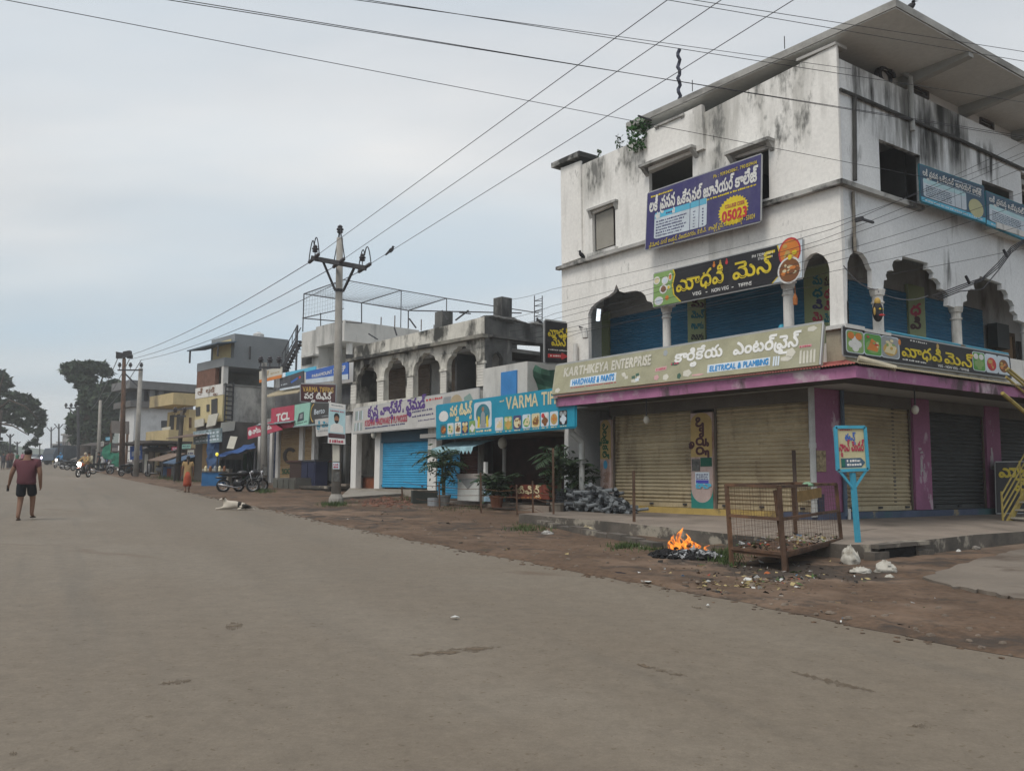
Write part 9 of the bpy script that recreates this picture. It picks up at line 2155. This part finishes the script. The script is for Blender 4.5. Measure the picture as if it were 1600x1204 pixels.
M_PALM=mat('palm_leaf',(0.028,0.052,0.022),rough=0.5,var=0.3,scale=3); M_PALM2=mat('broad_leaf',(0.045,0.08,0.03),rough=0.5,var=0.3,scale=3); M_POT=mat('terracotta_pot',(0.17,0.075,0.045),var=0.2,scale=5); M_STEM=mat('green_stem',(0.10,0.11,0.05),var=0.2)
def palm(p,h,n,ln,label,seed,pot=None,upright=.9,stem=True):
 qq=random.Random(seed); t=thing('potted_palm' if pot else 'palm_plant',p,label,'plant')
 z0=V(p)
 if pot:MB().lathe(p,[(.16,0),(.22,.32),(.24,.34),(.24,.40),(.20,.40),(.18,.34)],14).build('pot',pot,t,smooth=False); z0=p+UPZ*.36
 if stem:
  for k in range(3):a=qq.uniform(0,6.28); MB().tube([z0+V((.05*math.cos(a),.05*math.sin(a),0)),z0+V((.12*math.cos(a),.12*math.sin(a),h))],[.03,.02],6).build('stem',M_STEM,t)
 f=MB()
 for k in range(n):a=2*math.pi*k/n+qq.uniform(-.4,.4); frond(f,z0+UPZ*h*qq.uniform(.55,1),V((math.cos(a),math.sin(a),qq.uniform(.4,1.6)*upright)),ln*qq.uniform(.7,1.1),qq.uniform(.9,1.9),qq,.05)
 for k in range(int(n*22)):
  c=z0+UPZ*h*qq.uniform(.35,1.15)+V((qq.gauss(0,.22),qq.gauss(0,.22),qq.gauss(0,.12)))*ln; d1=V((qq.gauss(0,1),qq.gauss(0,1),qq.gauss(-.3,.7))).normalized(); d2=d1.cross(V((qq.gauss(0,1),qq.gauss(0,1),qq.gauss(0,1)))).normalized(); L=qq.uniform(.06,.14)
  f.add([c-d1*L,c+d2*L*.35,c+d1*L,c-d2*L*.35],[(0,1,2,3)])
 f.build('foliage',M_PALM,t); return t
pp1=FA.p(694,778,1.3); palm(gfoot(pp1),1.3,13,1.3,'areca palm with arching fronds in front of the pillar right of the blue shutter',3,mat('grey_drum',(0.20,0.20,0.19),var=0.2))
pp2=FA.p(776,787,1.1); palm(gfoot(pp2)+UPZ*.1,.35,22,.95,'bushy potted plant in a terracotta pot beside the cool box',5,M_POT,1.2,False)
pp3=FA.p(872,782,0.9); t=palm(gfoot(pp3),1.4,12,1.2,'tall palm growing in the gap at the left end of the corner building',8,mat('pale_pot',(0.26,0.23,0.19),var=0.2))
bl=MB(); qq=random.Random(6)
for k in range(9):
 p=gfoot(pp3)+V((-.15,-.1,.5+.12*k)); a=qq.uniform(2.2,5.0); d=V((math.cos(a),math.sin(a),.6)).normalized(); s=d.cross(UPZ).normalized(); L=qq.uniform(.3,.5)
 bl.add([p,p+d*L*.4+s*.10,p+d*L,p+d*L*.4-s*.10],[(0,1,2,3)])
bl.build('broad_leaf',M_PALM2,t)
pp4=FA.p(905,740,0.3); palm(V((pp4.x,pp4.y,pp4.z-.9)),1.0,10,.8,'small palm behind the grey drain pipe',9,None)
dm2=FA.p(656,770,1.2); MB().lathe(gfoot(dm2),[(.24,0),(.25,.02),(.25,.36),(.22,.37)],14).build('metal_pot',M_STEEL,label='short metal pot at the foot of the areca palm',cat='pot')if False else None
p=gfoot(FA.p(677,784,1.7)); MB().lathe(p,[(.20,0),(.20,.30),(.17,.30)],14).build('metal_pot',M_STEEL,label='small pale metal pot on the ground left of the areca palm',cat='pot')
p=gfoot(FA.p(664,778,1.3)); MB().box8(p+V((-.45,0,0)),V((.9,.2,0)),V((-.1,.4,0)),UPZ*.5).build('dark_crate',mat('dark_crate',(0.045,0.05,0.045)),label='dark low crate below the blue shutter next to the palm',cat='crate')
# roof weeds and the climber at the parapet step
def bush(c,rx,ry,rz,n,size,seed,name,label,cat,m=M_PALM2):
 qq=random.Random(seed); mb=MB()
 for k in range(n):
  a=qq.uniform(0,6.28); r=qq.random()**.5; p=V(c)+V((rx*r*math.cos(a),ry*r*math.sin(a),rz*qq.uniform(-1,1))); d1=V((qq.gauss(0,1),qq.gauss(0,1),qq.gauss(0,1))).normalized(); d2=d1.cross(V((qq.gauss(0,1),qq.gauss(0,1),qq.gauss(0,1)))).normalized(); s=size*qq.uniform(.6,1.3); mb.add([p-d1*s,p+d2*s*.6,p+d1*s,p-d2*s*.6],[(0,1,2,3)])
 return mb.build(name,m,label=label,cat=cat)
bush(FA.p(1000,212,0.05),.38,.35,.45,420,.06,1,'wall_creeper','green creeper growing under the roof slab end on the street wall','plant',mat('creeper_leaf',(0.035,0.10,0.025),var=0.3))
bush(FA.p(968,222,-0.05),.12,.12,.22,40,.06,2,'roof_weed','small weed on the parapet left of the creeper','plant'); bush(FA.p(936,240,-0.05),.07,.07,.12,20,.05,3,'roof_weed','tiny weed farther left on the parapet','plant')
# grass tufts
gr=MB(); qq=random.Random(14)
def tuft(x,y,sx,sy,n,h):
 for k in range(n):
  p=ground(qq.gauss(x,sx),qq.gauss(y,sy)); a=qq.uniform(0,6.28); l=V((math.cos(a),math.sin(a),0)); hh=h*qq.uniform(.5,1.2); w=.012; s=V((-l.y,l.x,0))*w
  gr.add([p-s,p+s,p+l*hh*.5+UPZ*hh],[(0,1,2)])
for a in((523,790,11,1.5,700,.16),(412,769,7,1.2,400,.2),(828,828,16,3.5,500,.12),(980,857,14,2.0,420,.12),(1018,862,16,2.0,300,.10),(1132,872,14,5,520,.14),(650,782,20,2.5,350,.16),(740,790,12,2,250,.14),(720,796,30,3,220,.1),(300,752,16,1.5,350,.25),(262,748,14,1.2,350,.3),(1140,884,12,2,120,.1)):tuft(*a)
gr.build('grass',mat('verge_grass',(0.055,0.085,0.028),var=0.35,scale=4),kind='stuff',label='tufts of short grass along the verge and pole feet')
# low dirt and rubble mound near the tall pole
rb=MB(); qq=random.Random(31)
for k in range(240):p=ground(qq.gauss(607,24),qq.gauss(785,4.5)); s=qq.uniform(.02,.09); rb.blob(p+UPZ*s*.4,s,s*.8,s*.7,6,4,0,.3)
rb.build('rubble',mat('red_rubble',(0.17,0.085,0.06),var=0.35,scale=3),kind='stuff',label='reddish rubble between the tall pole and the blue shutter')
# ------------------------------------------------------------------ the humid air of the street
def haze(density,col):
 lo,hi=-20.0,46.0
 mb=MB(); mb.box8((-705,-125,lo),(1410,0,0),(0,1030,0),(0,0,hi-lo))
 m=bpy.data.materials.new('humid_air'); m.use_nodes=True; N,L=m.node_tree.nodes,m.node_tree.links; N.remove(N['Principled BSDF'])
 v=N.new('ShaderNodeVolumePrincipled'); v.inputs['Density'].default_value=density; v.inputs['Color'].default_value=(*col,1); v.inputs['Anisotropy'].default_value=0.2
 L.new(v.outputs[0],N['Material Output'].inputs['Volume'])
 mb.build('haze',m,kind='stuff')
haze(0.0009,(0.92,0.95,0.98))
